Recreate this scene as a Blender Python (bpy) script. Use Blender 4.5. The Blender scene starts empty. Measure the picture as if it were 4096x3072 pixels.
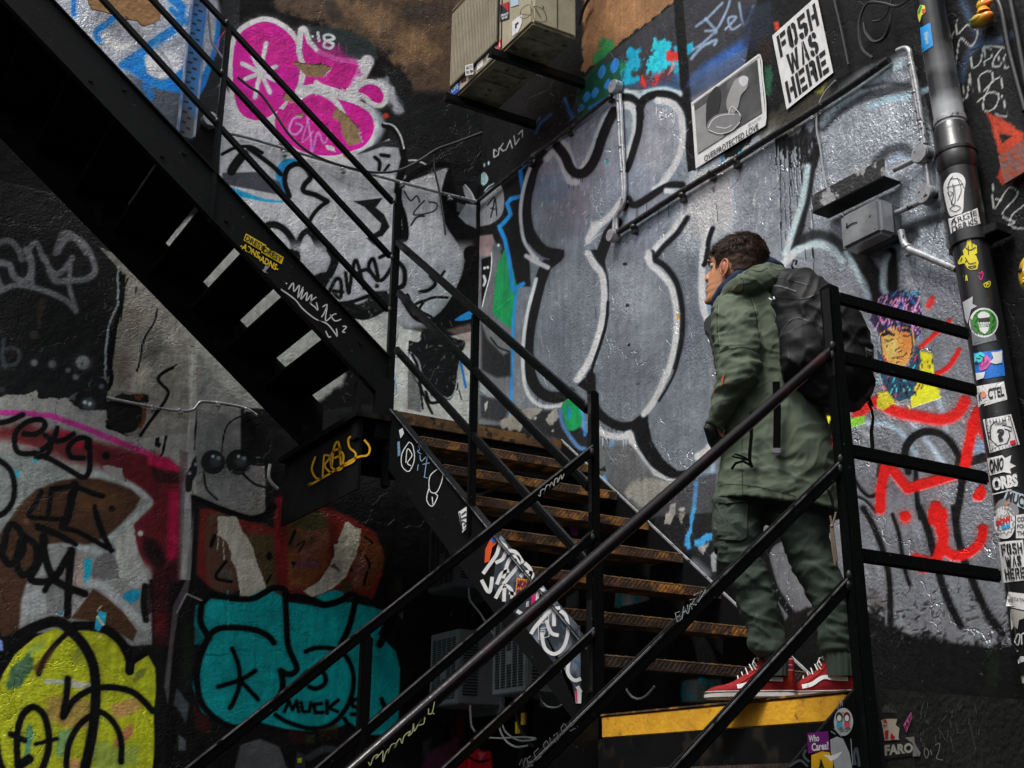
import bpy, bmesh, math, random
import numpy as np
from mathutils import Vector, Matrix
random.seed(7); RNG = np.random.default_rng(7)
S = bpy.context.scene
COL = S.collection
# ---------------------------------------------------------------- camera, sky, sun, exposure
ZC = 1.6                                   # eye height above the alley floor
FPX, CX, CY = 5082.0, 2048.0, 1536.0
PITCH, ROLL, YAW = .32513, .012859, .528525
_F = np.array([math.sin(YAW)*math.cos(PITCH), math.cos(YAW)*math.cos(PITCH), math.sin(PITCH)])
_R = np.array([math.cos(YAW), -math.sin(YAW), 0.]); _U = np.cross(_R, _F)
_R, _U = math.cos(ROLL)*_R+math.sin(ROLL)*_U, -math.sin(ROLL)*_R+math.cos(ROLL)*_U
CAM = np.array([0, 0, ZC])
cd = bpy.data.cameras.new('camera'); cam = bpy.data.objects.new('camera', cd); COL.objects.link(cam)
cam.matrix_world = Matrix(((_R[0], _U[0], -_F[0], 0), (_R[1], _U[1], -_F[1], 0), (_R[2], _U[2], -_F[2], ZC), (0, 0, 0, 1)))
cd.sensor_width = 36; cd.lens = 36*FPX/4096; cd.clip_start = .05; cd.clip_end = 500
S.camera = cam
W = bpy.data.worlds.new('World'); S.world = W; W.use_nodes = True
SUN_EL, SUN_AZ = math.radians(62), math.radians(-112)      # azimuth from +Y toward +X
_n = W.node_tree; _sky = _n.nodes.new('ShaderNodeTexSky'); _sky.sky_type = 'NISHITA'; _sky.sun_disc = False
_sky.sun_elevation = SUN_EL; _sky.sun_rotation = SUN_AZ
_sky.air_density = 1.0; _sky.dust_density = 5.0; _sky.ozone_density = 2.5
_hs = _n.nodes.new('ShaderNodeHueSaturation'); _hs.inputs['Saturation'].default_value = .2
_n.links.new(_sky.outputs[0], _hs.inputs['Color']); _n.links.new(_hs.outputs[0], _n.nodes['Background'].inputs[0])
_n.nodes['Background'].inputs[1].default_value = .092
sd = bpy.data.lights.new('sun', 'SUN'); sun = bpy.data.objects.new('sun', sd); COL.objects.link(sun)
sd.energy = 1.5; sd.angle = math.radians(16); sd.color = (1, .96, .9)
_sv = Vector((math.sin(SUN_AZ)*math.cos(SUN_EL), math.cos(SUN_AZ)*math.cos(SUN_EL), math.sin(SUN_EL)))
sun.rotation_euler = _sv.to_track_quat('Z', 'Y').to_euler()
S.view_settings.view_transform = 'Standard'; S.view_settings.look = 'None'
S.view_settings.exposure = .88; S.view_settings.gamma = 1
S.cycles.max_bounces = 5; S.cycles.diffuse_bounces = 3; S.cycles.glossy_bounces = 3
S.cycles.use_denoising = True

# ---------------------------------------------------------------- image <-> world helpers
RG = {1: (0, 0), 2: (1000, 0), 3: (2000, 0), 4: (2996, 0), 5: (0, 1024), 6: (1000, 1024), 7: (2000, 1024), 8: (2996, 1024),
      9: (0, 2048), 10: (1000, 2048), 11: (2000, 2048), 12: (2996, 2048), 0: (0, 0)}
SC = 1100/1782
SCL = {0: 4096/2212}
RG.update(A=(2750, 900), B=(2750, 1600), C=(2800, 2100), L=(0, 1500), T=(700, 1900), V=(1500, 2000))
SCL.update(A=750/1555, B=750/1555, C=700/1613, L=1000/2074, T=1000/1416, V=1200/1857)
def px(k, x, y):                            # a point read off sheet k of the survey -> pixel of the survey photo
    o = RG[k]; s = SCL.get(k, SC)
    return (o[0]+x*s, o[1]+y*s)
def ray(x, y): return _F*FPX+_R*(x-CX)+_U*(CY-y)
def on(k, x, y, ax, v):                     # point of plane axis=v seen at that pixel
    q = px(k, x, y); r = ray(*q); t = (v-CAM[ax])/r[ax]
    return CAM+r*t
def proj(P):
    d = P-CAM; z = d@_F
    return CX+FPX*(d@_R)/z, CY-FPX*(d@_U)/z
def lin(c):
    c = np.asarray(c, float)/255
    return np.where(c <= .04045, c/12.92, ((c+.055)/1.055)**2.4)

# ---------------------------------------------------------------- object helpers
WM = {}                                     # world matrices of the empties (parts are modelled in world coordinates)
def tag(o, label=None, cat=None, group=None, kind=None):
    if label: o['label'] = label
    if cat: o['category'] = cat
    if group: o['group'] = group
    if kind: o['kind'] = kind
    return o
def empty(name, loc, label, cat, group=None):
    o = bpy.data.objects.new(name, None); COL.objects.link(o); o.location = loc; o.empty_display_size = .1; WM[o] = Matrix.Translation(loc)
    return tag(o, label, cat, group)
def link(name, me, mat=None, parent=None):
    o = bpy.data.objects.new(name, me); COL.objects.link(o)
    if mat is not None and not me.materials: me.materials.append(mat)
    if parent is not None:
        o.parent = parent
        if parent in WM: o.matrix_parent_inverse = WM[parent].inverted()
    return o
class MB:
    """collects shapes given in world coordinates and links them as one mesh"""
    def __init__(s): s.b = bmesh.new()
    def face(s, pts):
        try: return s.b.faces.new([s.b.verts.new(tuple(p)) for p in pts])
        except ValueError: return None
    def hexa(s, P):                         # 8 points, bottom 4 then top 4
        v = [s.b.verts.new(tuple(p)) for p in P]
        for f in ((3, 2, 1, 0), (4, 5, 6, 7), (0, 1, 5, 4), (1, 2, 6, 5), (2, 3, 7, 6), (3, 0, 4, 7)): s.b.faces.new([v[i] for i in f])
        return s
    def box(s, a, b):
        x0, y0, z0 = a; x1, y1, z1 = b
        return s.hexa([(x0, y0, z0), (x1, y0, z0), (x1, y1, z0), (x0, y1, z0), (x0, y0, z1), (x1, y0, z1), (x1, y1, z1), (x0, y1, z1)])
    def bar(s, p, q, w, h, up=(0, 0, 1)):   # rectangular bar from p to q: w sideways, h along up
        p, q, up = Vector(p), Vector(q), Vector(up); d = (q-p).normalized(); sd_ = d.cross(up).normalized(); u = sd_.cross(d)
        a, b = sd_*w/2, u*h/2
        return s.hexa([p-a-b, p+a-b, q+a-b, q-a-b, p-a+b, p+a+b, q+a+b, q-a+b])
    def tube(s, pts, r, n=10, caps=True):
        pts = [Vector(p) for p in pts]; rs = r if isinstance(r, (list, tuple)) else [r]*len(pts)
        rings = []; prev = None
        for i, p in enumerate(pts):
            d = (pts[min(i+1, len(pts)-1)]-pts[max(i-1, 0)])
            d = d.normalized() if d.length > 1e-9 else Vector((0, 0, 1))
            if prev is None:
                a = d.orthogonal().normalized()
            else:
                a = prev-d*prev.dot(d); a = a.normalized() if a.length > 1e-6 else d.orthogonal().normalized()
            prev = a; b = d.cross(a)
            rings.append([s.b.verts.new(p+(a*math.cos(2*math.pi*k/n)+b*math.sin(2*math.pi*k/n))*rs[i]) for k in range(n)])
        for A_, B_ in zip(rings, rings[1:]):
            for k in range(n): s.b.faces.new((A_[k], A_[(k+1) % n], B_[(k+1) % n], B_[k]))
        if caps and n > 2:
            s.b.faces.new(rings[0][::-1]); s.b.faces.new(rings[-1])
        return s
    def prism(s, poly, d):                  # polygon (3D points) thickened along vector d
        d = Vector(d); a = [s.b.verts.new(Vector(p)) for p in poly]; b = [s.b.verts.new(Vector(p)+d) for p in poly]
        n = len(a); s.b.faces.new(a[::-1]); s.b.faces.new(b)
        for i in range(n): s.b.faces.new((a[i], a[(i+1) % n], b[(i+1) % n], b[i]))
        return s
    def ball(s, c, r, seg=12, sc=(1, 1, 1)):
        m = Matrix.Translation(c) @ Matrix.Diagonal((*[r*k for k in sc], 1))
        bmesh.ops.create_uvsphere(s.b, u_segments=seg, v_segments=max(6, seg//2+2), radius=1, matrix=m); return s
    def disc(s, c, nrm, r, t, seg=20):      # short cylinder centred c, axis nrm
        nrm = Vector(nrm).normalized(); s.tube([Vector(c)-nrm*t/2, Vector(c)+nrm*t/2], r, seg); return s
    def make(s, name, mat=None, parent=None, bevel=0, smooth=False):
        bmesh.ops.recalc_face_normals(s.b, faces=s.b.faces)
        if bevel:
            bmesh.ops.bevel(s.b, geom=[e for e in s.b.edges if e.calc_face_angle(0) > .5], offset=bevel, segments=2, affect='EDGES', clamp_overlap=True)
        me = bpy.data.meshes.new(name); s.b.to_mesh(me); s.b.free()
        if smooth:
            me.polygons.foreach_set('use_smooth', [True]*len(me.polygons))
            me.set_sharp_from_angle(angle=math.radians(smooth if smooth > 1 else 40))
        return link(name, me, mat, parent)
def catmull(P, n=8, closed=False):
    P = [np.asarray(p, float) for p in P]
    if len(P) < 3: return P
    out = []; N = len(P)
    rng = range(N) if closed else range(N-1)
    for i in rng:
        if closed: a, b, c, d = P[(i-1) % N], P[i], P[(i+1) % N], P[(i+2) % N]
        else: a, b, c, d = P[max(i-1, 0)], P[i], P[i+1], P[min(i+2, N-1)]
        for t in np.arange(n)/n:
            out.append(.5*((2*b)+(-a+c)*t+(2*a-5*b+4*c-d)*t*t+(-a+3*b-3*c+d)*t**3))
    if not closed: out.append(P[-1])
    return out

# ---------------------------------------------------------------- materials
def mat(name, col, rough=.6, metal=0., spec=.5, noise=None, bump=None, c2=None, scale=6., detail=6, fac=(.35, .65), c3=None, scale3=40, fac3=(.62, .7)):
    m = bpy.data.materials.new(name); m.use_nodes = True; nt = m.node_tree; N, L = nt.nodes, nt.links
    b = N['Principled BSDF']; b.inputs['Roughness'].default_value = rough; b.inputs['Metallic'].default_value = metal
    b.inputs['Specular IOR Level'].default_value = spec
    tc = N.new('ShaderNodeTexCoord')
    c2 = c2 if c2 is not None else tuple(v*.7 for v in col)
    no = N.new('ShaderNodeTexNoise'); no.inputs['Scale'].default_value = scale; no.inputs['Detail'].default_value = detail; no.inputs['Roughness'].default_value = .62
    L.new(tc.outputs['Object'], no.inputs['Vector'])
    mr = N.new('ShaderNodeMapRange'); mr.inputs[1].default_value, mr.inputs[2].default_value = fac; L.new(no.outputs[0], mr.inputs[0])
    mx = N.new('ShaderNodeMix'); mx.data_type = 'RGBA'; L.new(mr.outputs[0], mx.inputs[0])
    mx.inputs[6].default_value = (*col, 1); mx.inputs[7].default_value = (*c2, 1); out = mx.outputs[2]
    if c3 is not None:
        n3 = N.new('ShaderNodeTexNoise'); n3.inputs['Scale'].default_value = scale3; n3.inputs['Detail'].default_value = 4; L.new(tc.outputs['Object'], n3.inputs['Vector'])
        m3 = N.new('ShaderNodeMapRange'); m3.inputs[1].default_value, m3.inputs[2].default_value = fac3; L.new(n3.outputs[0], m3.inputs[0])
        x3 = N.new('ShaderNodeMix'); x3.data_type = 'RGBA'; L.new(m3.outputs[0], x3.inputs[0]); L.new(out, x3.inputs[6]); x3.inputs[7].default_value = (*c3, 1); out = x3.outputs[2]
    L.new(out, b.inputs['Base Color'])
    rr = N.new('ShaderNodeMapRange'); rr.inputs[3].default_value, rr.inputs[4].default_value = max(.05, rough-.12), min(1, rough+.15); L.new(no.outputs[0], rr.inputs[0]); L.new(rr.outputs[0], b.inputs['Roughness'])
    if bump:
        bs, bd, bst = bump
        bn = N.new('ShaderNodeTexNoise'); bn.inputs['Scale'].default_value = bs; bn.inputs['Detail'].default_value = 5; L.new(tc.outputs['Object'], bn.inputs['Vector'])
        bp = N.new('ShaderNodeBump'); bp.inputs['Distance'].default_value = bd; bp.inputs['Strength'].default_value = bst
        L.new(bn.outputs[0], bp.inputs['Height']); L.new(bp.outputs[0], b.inputs['Normal'])
    return m
M = {}
M['steel'] = mat('black_steel', (.0065, .007, .0078), .42, .0, .13, scale=5, c2=(.0045, .005, .0055), bump=(45, .004, .35), c3=(.05, .05, .05), scale3=55, fac3=(.68, .74))
M['rail'] = mat('rail_paint', (.0035, .004, .0045), .27, 0, .19, scale=9, c2=(.0025, .003, .003), bump=(60, .002, .3), c3=(.09, .085, .08), scale3=70, fac3=(.7, .76))
M['handrail'] = mat('handrail_paint', (.004, .0025, .0032), .17, 0, .32, scale=9, c2=(.02, .004, .007), fac=(.52, .66), bump=(60, .002, .3), c3=(.05, .015, .02), scale3=40, fac3=(.70, .76))
M['rust'] = mat('rusty_steel', (.12, .068, .036), .62, .1, .4, scale=9, c2=(.03, .02, .014), bump=(70, .006, .8), c3=(.42, .19, .04), scale3=10, fac3=(.52, .66))
M['rustlow'] = mat('brown_worn_steel', (.085, .058, .045), .55, .1, .4, scale=9, c2=(.028, .021, .018), bump=(70, .006, .8), c3=(.3, .11, .02), scale3=11, fac3=(.66, .75))
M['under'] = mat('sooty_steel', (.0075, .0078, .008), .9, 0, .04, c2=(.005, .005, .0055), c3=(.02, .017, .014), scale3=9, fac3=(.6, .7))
M['tan'] = mat('worn_tan_highlight', (.30, .19, .09), .5, .1, .4, scale=9, c2=(.12, .08, .05), fac=(.45, .6), c3=(.45, .26, .05), scale3=14, fac3=(.62, .72))  # worn tan, also used as a painted highlight on the tread lips
M['weld'] = mat('painted_weld', (.01, .01, .011), .35, 0, .3, c2=(.05, .05, .05), scale=40)
M['edge'] = mat('edge_highlight_paint', (.30, .30, .31), .35, .5, .5, scale=4, c2=(.02, .02, .021), fac=(.45, .6), bump=(60, .002, .3), c3=(.01, .01, .01), scale3=22, fac3=(.55, .66))  # pale colour standing in for the highlight on top edges of bars
M['yellow'] = mat('chipped_yellow_paint', (.80, .42, .03), .55, 0, .4, scale=5, c2=(.52, .24, .02), bump=(60, .004, .6), c3=(.10, .05, .022), scale3=13, fac3=(.58, .68))
M['ledge'] = mat('rusted_board', (.17, .085, .025), .7, 0, .3, scale=7, c2=(.04, .025, .015), bump=(50, .006, .8), c3=(.02, .014, .01), scale3=18, fac3=(.54, .62))
M['chrome'] = mat('silver_painted_metal', (.52, .53, .55), .3, .35, .6, scale=18, c2=(.26, .26, .28), bump=(60, .003, .5), c3=(.02, .02, .02), scale3=30, fac3=(.6, .66))
M['darkpipe'] = mat('dark_pipe', (.05, .05, .052), .38, .3, .5, scale=20, c2=(.016, .016, .017), bump=(60, .003, .5), c3=(.3, .3, .31), scale3=36, fac3=(.64, .7))
M['pipe'] = mat('black_pipe', (.014, .014, .016), .3, 0, .6, scale=6, c2=(.008, .008, .009), bump=(25, .003, .3), c3=(.09, .09, .1), scale3=40, fac3=(.7, .75))
M['cable'] = mat('cable_rubber', (.035, .035, .037), .5)
M['whitecable'] = mat('pale_cable', (.4, .41, .42), .5)
M['concrete'] = mat('sooty_concrete', (.022, .022, .021), .7, 0, .4, scale=5, c2=(.010, .0105, .010), bump=(40, .008, .8), c3=(.10, .10, .09), scale3=60, fac3=(.7, .75))
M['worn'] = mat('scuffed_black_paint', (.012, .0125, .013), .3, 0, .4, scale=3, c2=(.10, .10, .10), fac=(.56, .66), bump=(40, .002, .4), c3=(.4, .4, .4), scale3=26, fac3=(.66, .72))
# ---------------------------------------------------------------- spray paint: colours laid on the fine grid of a real wall
def vnoise(x, y, s, seed):                  # smooth value noise in [-1, 1]
    r = np.random.default_rng(seed).random((64, 64))*2-1
    x = x/s; y = y/s; i = np.floor(x).astype(int); j = np.floor(y).astype(int); fx = x-i; fy = y-j
    fx = fx*fx*(3-2*fx); fy = fy*fy*(3-2*fy); g = lambda a, b: r[a % 64, b % 64]
    return (g(i, j)*(1-fx)+g(i+1, j)*fx)*(1-fy)+(g(i, j+1)*(1-fx)+g(i+1, j+1)*fx)*fy
class Wall:
    def __init__(s, ax, val, a0, a1, z0, z1, da, dz, seed):
        s.na = int((a1-a0)/da)+1; s.nz = int((z1-z0)/dz)+1
        A_, Z_ = np.meshgrid(np.linspace(a0, a1, s.na), np.linspace(z0, z1, s.nz)); A_, Z_ = A_.ravel(), Z_.ravel()
        s.P = np.zeros((A_.size, 3)); s.P[:, 1-ax] = A_; s.P[:, ax] = val; s.P[:, 2] = Z_; s.ax = ax
        d = s.P-CAM; w = np.maximum(d@_F, .5); s.X = CX+FPX*(d@_R)/w; s.Y = CY-FPX*(d@_U)/w
        s.n1 = (vnoise(A_, Z_, .012, seed), vnoise(A_, Z_, .012, seed+1)); s.n2 = (vnoise(A_, Z_, .05, seed+2), vnoise(A_, Z_, .05, seed+3))
        s.n3 = vnoise(A_, Z_, .11, seed+4)*.6+vnoise(A_, Z_, .03, seed+5)*.4
        s.streak = vnoise(A_, Z_, .02, seed+6)*.5+.5; s.streak *= 1
        s.vs = vnoise(A_*6, Z_, .1, seed+7)
        s.C = np.zeros((A_.size, 3))+18.; s.G = np.zeros(A_.size); s.H = np.zeros(A_.size); s.k = 0
    def _sel(s, pts, pad):
        p = np.array([px(s.k, *q) for q in pts]); lo = p.min(0)-pad; hi = p.max(0)+pad
        return p, np.nonzero((s.X > lo[0]) & (s.X < hi[0]) & (s.Y > lo[1]) & (s.Y < hi[1]))[0]
    def _xy(s, I, rag):
        x, y = s.X[I], s.Y[I]
        if rag: x = x+rag*(s.n1[0][I]*.5+s.n2[0][I]); y = y+rag*(s.n1[1][I]*.5+s.n2[1][I])
        return x, y
    def _put(s, I, a, col, g, h=0):
        col = np.asarray(col, float); a1 = a[:, None]; s.C[I] = s.C[I]*(1-a1)+col*a1
        if g is not None: s.G[I] = s.G[I]*(1-a)+g*a
        if h: s.H[I] += h*a
    def _dist(s, x, y, p, closed=False):
        d = np.full(x.size, 1e9); n = len(p)
        for i in range(n if closed else n-1):
            a, b = p[i], p[(i+1) % n]; e = b-a; L = e@e
            if L < 1e-9: continue
            t = np.clip(((x-a[0])*e[0]+(y-a[1])*e[1])/L, 0, 1)
            d = np.minimum(d, (x-a[0]-t*e[0])**2+(y-a[1]-t*e[1])**2)
        return np.sqrt(d)
    def S(s, col, w, pts, soft=5, op=1, sm=True, rag=0, g=.25, h=0, w2=None):      # a stroke; w, soft in sheet pixels
        sc = SCL.get(s.k, SC); w, soft = w*sc/2, soft*sc
        pp = catmull(pts, 7) if sm and len(pts) > 2 else pts
        if len(pp) == 1: pp = [pp[0], (pp[0][0]+.5, pp[0][1])]
        p, I = s._sel(pp, w*(2.4 if w > 7 else 1)+soft+rag+4)
        if not I.size: return
        x, y = s._xy(I, rag); d = s._dist(x, y, p)
        if w > 7 and op > .8:                 # overspray round a can stroke
            m = .30*np.exp(-np.maximum(d-w, 0)/(w*.42))*(d < w*2.3)*(.55+.9*np.clip(s.n1[0][I]+.2, 0, 1)); s._put(I, np.clip(m, 0, .34), col, None)
        a = np.clip((w+soft/2-d)/max(soft, 1.2), 0, 1); a = a*a*(3-2*a)*op; s._put(I, a, col, g, h)
    def F(s, col, pts, soft=4, op=1, sm=False, rag=0, g=.25, h=0, tex=0):          # a filled shape
        sc = SCL.get(s.k, SC); soft = soft*sc
        pp = catmull(pts, 7, True) if sm else pts
        p, I = s._sel(pp, soft+rag+4)
        if not I.size: return
        x, y = s._xy(I, rag); ins = np.zeros(x.size, bool); n = len(p)
        for i in range(n):
            (x0, y0), (x1, y1) = p[i], p[(i+1) % n]
            if y0 == y1: continue
            c = ((y0 > y) != (y1 > y)) & (x < (x1-x0)*(y-y0)/(y1-y0)+x0); ins ^= c
        d = s._dist(x, y, p, True); d = np.where(ins, d, -d)
        a = np.clip(d/max(soft, 1.2)+.5, 0, 1); a = a*a*(3-2*a)*op
        if tex: a = a*np.clip(.5+tex*s.n3[I]+.5*(1-tex*.5), 0, 1)
        s._put(I, a, col, g, h)
    def D(s, col, r, pts, soft=4, **k):
        for q in pts: s.S(col, 2*r, [q, (q[0]+.6, q[1])], soft, sm=False, **k)
    def drips(s, col, x0, x1, y0, n, ln, w=4, seed=0, **k):
        rr = random.Random(seed)
        for i in range(n):
            x = x0+(x1-x0)*(i+rr.random())/n; L = ln*(.25+rr.random()); s.S(col, w*(.6+.7*rr.random()), [(x, y0+rr.uniform(-8, 8)), (x+L*.02, y0+L)], 2.5, sm=False, **k)
    def scuffs(s, col, k, box, n, ln, w, seed, ang=(0, 6.28), op=.7, g=.1):
        s.k = k; rr = random.Random(seed)
        for i in range(n):
            x = rr.uniform(box[0], box[2]); y = rr.uniform(box[1], box[3]); a = rr.uniform(*ang); L = ln*rr.uniform(.2, 1)
            s.S(col, w*rr.uniform(.5, 1.3), [(x, y), (x+L*math.cos(a)*.5+rr.uniform(-3, 3), y+L*math.sin(a)*.5), (x+L*math.cos(a), y+L*math.sin(a))], 3, op=op*rr.uniform(.5, 1), g=g)
    def build(s, name, gain, material, relief=.0015):
        c = lin(np.clip(s.C*(1+(.07*s.n3+.05*s.vs+.04*s.n2[0])[:, None]), 0, 255))*gain*(1+.38*s.G[:, None]); c = np.clip(c*np.clip((s.C.mean(1)[:, None]-8)/26, .35, 1), .002, .82)
        P = s.P.copy(); P[:, s.ax] += -(s.n2[0]*.35+s.n1[0]*.2)*relief*2-s.H*.001
        me = bpy.data.meshes.new(name); n = len(P); q = np.arange(n).reshape(s.nz, s.na)
        f = np.stack([q[:-1, :-1], q[:-1, 1:], q[1:, 1:], q[1:, :-1]], -1).reshape(-1, 4)
        if s.ax == 0: f = f[:, ::-1]
        me.vertices.add(n); me.vertices.foreach_set('co', P.astype(np.float32).ravel())
        me.loops.add(f.size); me.loops.foreach_set('vertex_index', f.astype(np.int32).ravel())
        me.polygons.add(len(f)); me.polygons.foreach_set('loop_start', (np.arange(len(f))*4).astype(np.int32))
        me.polygons.foreach_set('use_smooth', np.ones(len(f), bool)); me.update(calc_edges=True)
        at = me.color_attributes.new('paint', 'FLOAT_COLOR', 'POINT')
        at.data.foreach_set('color', np.concatenate([c, s.G[:, None]], 1).astype(np.float32).ravel())
        return link(name, me, material)
def wallmat(name, crumple, fine):
    m = bpy.data.materials.new(name); m.use_nodes = True; nt = m.node_tree; N, L = nt.nodes, nt.links; b = N['Principled BSDF']
    at = N.new('ShaderNodeAttribute'); at.attribute_name = 'paint'; tc = N.new('ShaderNodeTexCoord')
    def noise(sc, det, ro=.6, vec=None):
        n = N.new('ShaderNodeTexNoise'); n.inputs['Scale'].default_value = sc; n.inputs['Detail'].default_value = det; n.inputs['Roughness'].default_value = ro
        L.new(vec or tc.outputs['Object'], n.inputs['Vector']); return n.outputs[0]
    def mr(i, a, b_, c, d):
        n = N.new('ShaderNodeMapRange'); n.inputs[1].default_value, n.inputs[2].default_value, n.inputs[3].default_value, n.inputs[4].default_value = a, b_, c, d
        L.new(i, n.inputs[0]); return n.outputs[0]
    def math_(op, a, b_):
        n = N.new('ShaderNodeMath'); n.operation = op
        for i, v in ((0, a), (1, b_)):
            if isinstance(v, (int, float)): n.inputs[i].default_value = v
            else: L.new(v, n.inputs[i])
        return n.outputs[0]
    big = mr(noise(2.2, 8, .65), .3, .7, .78, 1.22); fin = mr(noise(90, 3), .3, .7, .86, 1.14)
    mp = N.new('ShaderNodeMapping'); mp.inputs['Scale'].default_value = (14, 14, 1.6); L.new(tc.outputs['Object'], mp.inputs[0])
    stk = mr(noise(1.6, 5, .6, mp.outputs[0]), .35, .7, .9, 1.12)
    f = math_('MULTIPLY', math_('MULTIPLY', big, fin), stk)
    sc = N.new('ShaderNodeVectorMath'); sc.operation = 'SCALE'; L.new(at.outputs['Color'], sc.inputs[0]); L.new(f, sc.inputs['Scale'])
    L.new(sc.outputs[0], b.inputs['Base Color'])
    gl = at.outputs['Alpha']
    L.new(math_('MULTIPLY', gl, .55), b.inputs['Metallic'])
    L.new(math_('ADD', mr(gl, 0, 1, .62, .31), mr(noise(35, 3), .3, .7, -.08, .1)), b.inputs['Roughness'])
    L.new(mr(gl, .05, .6, .12, .6), b.inputs['Specular IOR Level'])
    msk = mr(noise(1.7, 4), .38, .62, .2, 1.05)
    h = math_('MULTIPLY', math_('ADD', math_('MULTIPLY', noise(62, 3, .5), crumple*.8), math_('MULTIPLY', noise(150, 2, .6), fine)), msk)
    h = math_('ADD', h, math_('MULTIPLY', noise(7, 3), .8*crumple))
    vo = N.new('ShaderNodeTexVoronoi'); vo.feature = 'DISTANCE_TO_EDGE'; vo.inputs['Scale'].default_value = 1.3
    wv = N.new('ShaderNodeVectorMath'); wv.operation = 'SCALE'; wn = N.new('ShaderNodeTexNoise'); wn.inputs['Scale'].default_value = 4; wn.inputs['Detail'].default_value = 5; L.new(tc.outputs['Object'], wn.inputs['Vector']); L.new(wn.outputs['Color'], wv.inputs[0]); wv.inputs['Scale'].default_value = .5
    wa = N.new('ShaderNodeVectorMath'); L.new(tc.outputs['Object'], wa.inputs[0]); L.new(wv.outputs[0], wa.inputs[1]); L.new(wa.outputs[0], vo.inputs['Vector'])
    h = math_('ADD', h, mr(vo.outputs['Distance'], 0, .006, -.5, 0))
    bp = N.new('ShaderNodeBump'); bp.inputs['Distance'].default_value = .012; bp.inputs['Strength'].default_value = .9
    L.new(math_('MULTIPLY', h, mr(gl, 0, 1, .55, 1.15)), bp.inputs['Height']); L.new(bp.outputs[0], b.inputs['Normal'])
    return m
# ================================================================ WALL A (behind the upper flight)
YA, XB = 8.44, 4.6
DET = 1.0
A = Wall(1, YA, .3, XB, ZC-.05, ZC+7.3, .0075/DET, .0068/DET, 11)
BLK, SIL, BLU = (17, 19, 21), (128, 130, 135), (12, 92, 165)
# sheet 1: silver and blue piece, upper left
A.k = 1
A.F((122, 125, 133), [(200, -40), (1400, -40), (1440, 120), (1420, 330), (1290, 620), (1180, 760), (1000, 740), (780, 520), (500, 250)], 40, g=.5)
A.F((50, 54, 62), [(820, 470), (1000, 540), (1250, 520), (1330, 500), (1250, 900), (1100, 900), (950, 720)], 60, .9)
A.S(BLU, 30, [(480, -20), (478, 60), (482, 95)], 8); A.S(BLU, 38, [(760, 90), (700, 150), (625, 205), (640, 260)], 8)
A.S((160, 162, 170), 60, [(690, 240), (760, 300), (850, 300)], 40, .7, g=.5)
A.S(BLU, 55, [(800, 420), (900, 355), (1040, 250), (1150, 170), (1180, 60), (1110, -10)], 10)
A.F(BLU, [(780, 420), (900, 360), (960, 400), (950, 470), (1060, 520), (1180, 440), (1240, 340), (1300, 500), (1230, 600), (1100, 590), (980, 560), (850, 470)], 22, sm=True)
A.S((14, 80, 140), 50, [(940, 560), (980, 620), (960, 640)], 20, .8)
A.F((150, 150, 158), [(940, 390), (1030, 330), (1120, 330), (1180, 390), (1150, 460), (1060, 500), (980, 480)], 20, sm=True, g=.5)
A.S((90, 92, 98), 18, [(1000, 300), (1080, 380), (1120, 470)], 14, .6); A.S((70, 72, 78), 6, [(940, 455), (1040, 462), (1110, 455)], 4, .8)
A.S(BLU, 46, [(1430, 120), (1400, 330), (1340, 480), (1290, 620)], 14); A.S(BLU, 30, [(1110, 60), (1180, 130), (1240, 160)], 12)
A.scuffs((78, 82, 92), 1, (480, 0, 1300, 460), 110, 70, 14, 3, op=.5, g=.4); A.scuffs((185, 187, 195), 1, (480, 0, 1300, 420), 40, 50, 8, 4, op=.5, g=.5)
A.k = 1
A.F((24, 25, 27), [(1440, -40), (1560, -40), (1540, 400), (1480, 760), (1330, 780), (1250, 900), (1120, 900), (1330, 560), (1420, 300)], 12)
A.D((150, 155, 155), 9, [(1460, 254)]); A.F((120, 140, 138), [(1405, 566), (1462, 505), (1440, 540)], 3)
A.S((190, 40, 90), 5, [(1480, 170), (1420, 260), (1390, 370)], 3)
A.D((150, 152, 154), 5, [(697, 829)]); A.S((20, 100, 180), 5, [(728, 765), (712, 800)], 3)
A.S((46, 40, 28), 8, [(655, 905), (620, 970), (580, 1040), (530, 1130)], 8, .6)
# sheet 2: brown wall, magenta piece, lower silver piece
A.k = 2
A.F((62, 48, 36), [(120, -60), (1500, -60), (1500, 560), (1290, 640), (1060, 620), (1010, 470), (890, 350), (700, 240), (420, 130), (180, 90)], 60, rag=20)
for q in ((820, 120, 120), (700, 60, 70), (1050, 250, 90), (560, 20, 60), (1120, 330, 110), (980, 380, 70)):
    A.F((112, 86, 60), [(q[0]-q[2], q[1]), (q[0], q[1]-q[2]*.7), (q[0]+q[2], q[1]), (q[0], q[1]+q[2]*.8)], 90, .6, sm=True, rag=14)
A.F((30, 25, 22), [(480, 0), (560, 20), (590, 130), (520, 120)], 50, .7, sm=True); A.F((30, 25, 22), [(1000, 40), (1290, 20), (1290, 120), (1060, 160)], 70, .6, sm=True)
A.S((120, 84, 60), 4, [(770, 250), (900, 262), (1000, 300), (1080, 370), (1230, 470)], 4, .7); A.F((14, 13, 12), [(893, 318), (912, 322), (908, 352), (895, 350)], 3)
A.scuffs((120, 95, 70), 2, (560, 20, 1280, 480), 40, 40, 8, 8, op=.35)
A.k = 2
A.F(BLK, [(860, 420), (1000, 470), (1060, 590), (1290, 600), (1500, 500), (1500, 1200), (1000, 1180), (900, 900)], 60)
A.F((26, 34, 34), [(360, 180), (560, 180), (760, 260), (830, 380), (720, 400), (560, 370), (440, 330), (370, 260)], 30, sm=True)
WH = (188, 178, 186); MG = (172, 22, 112); MG2 = (136, 18, 96)
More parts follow.
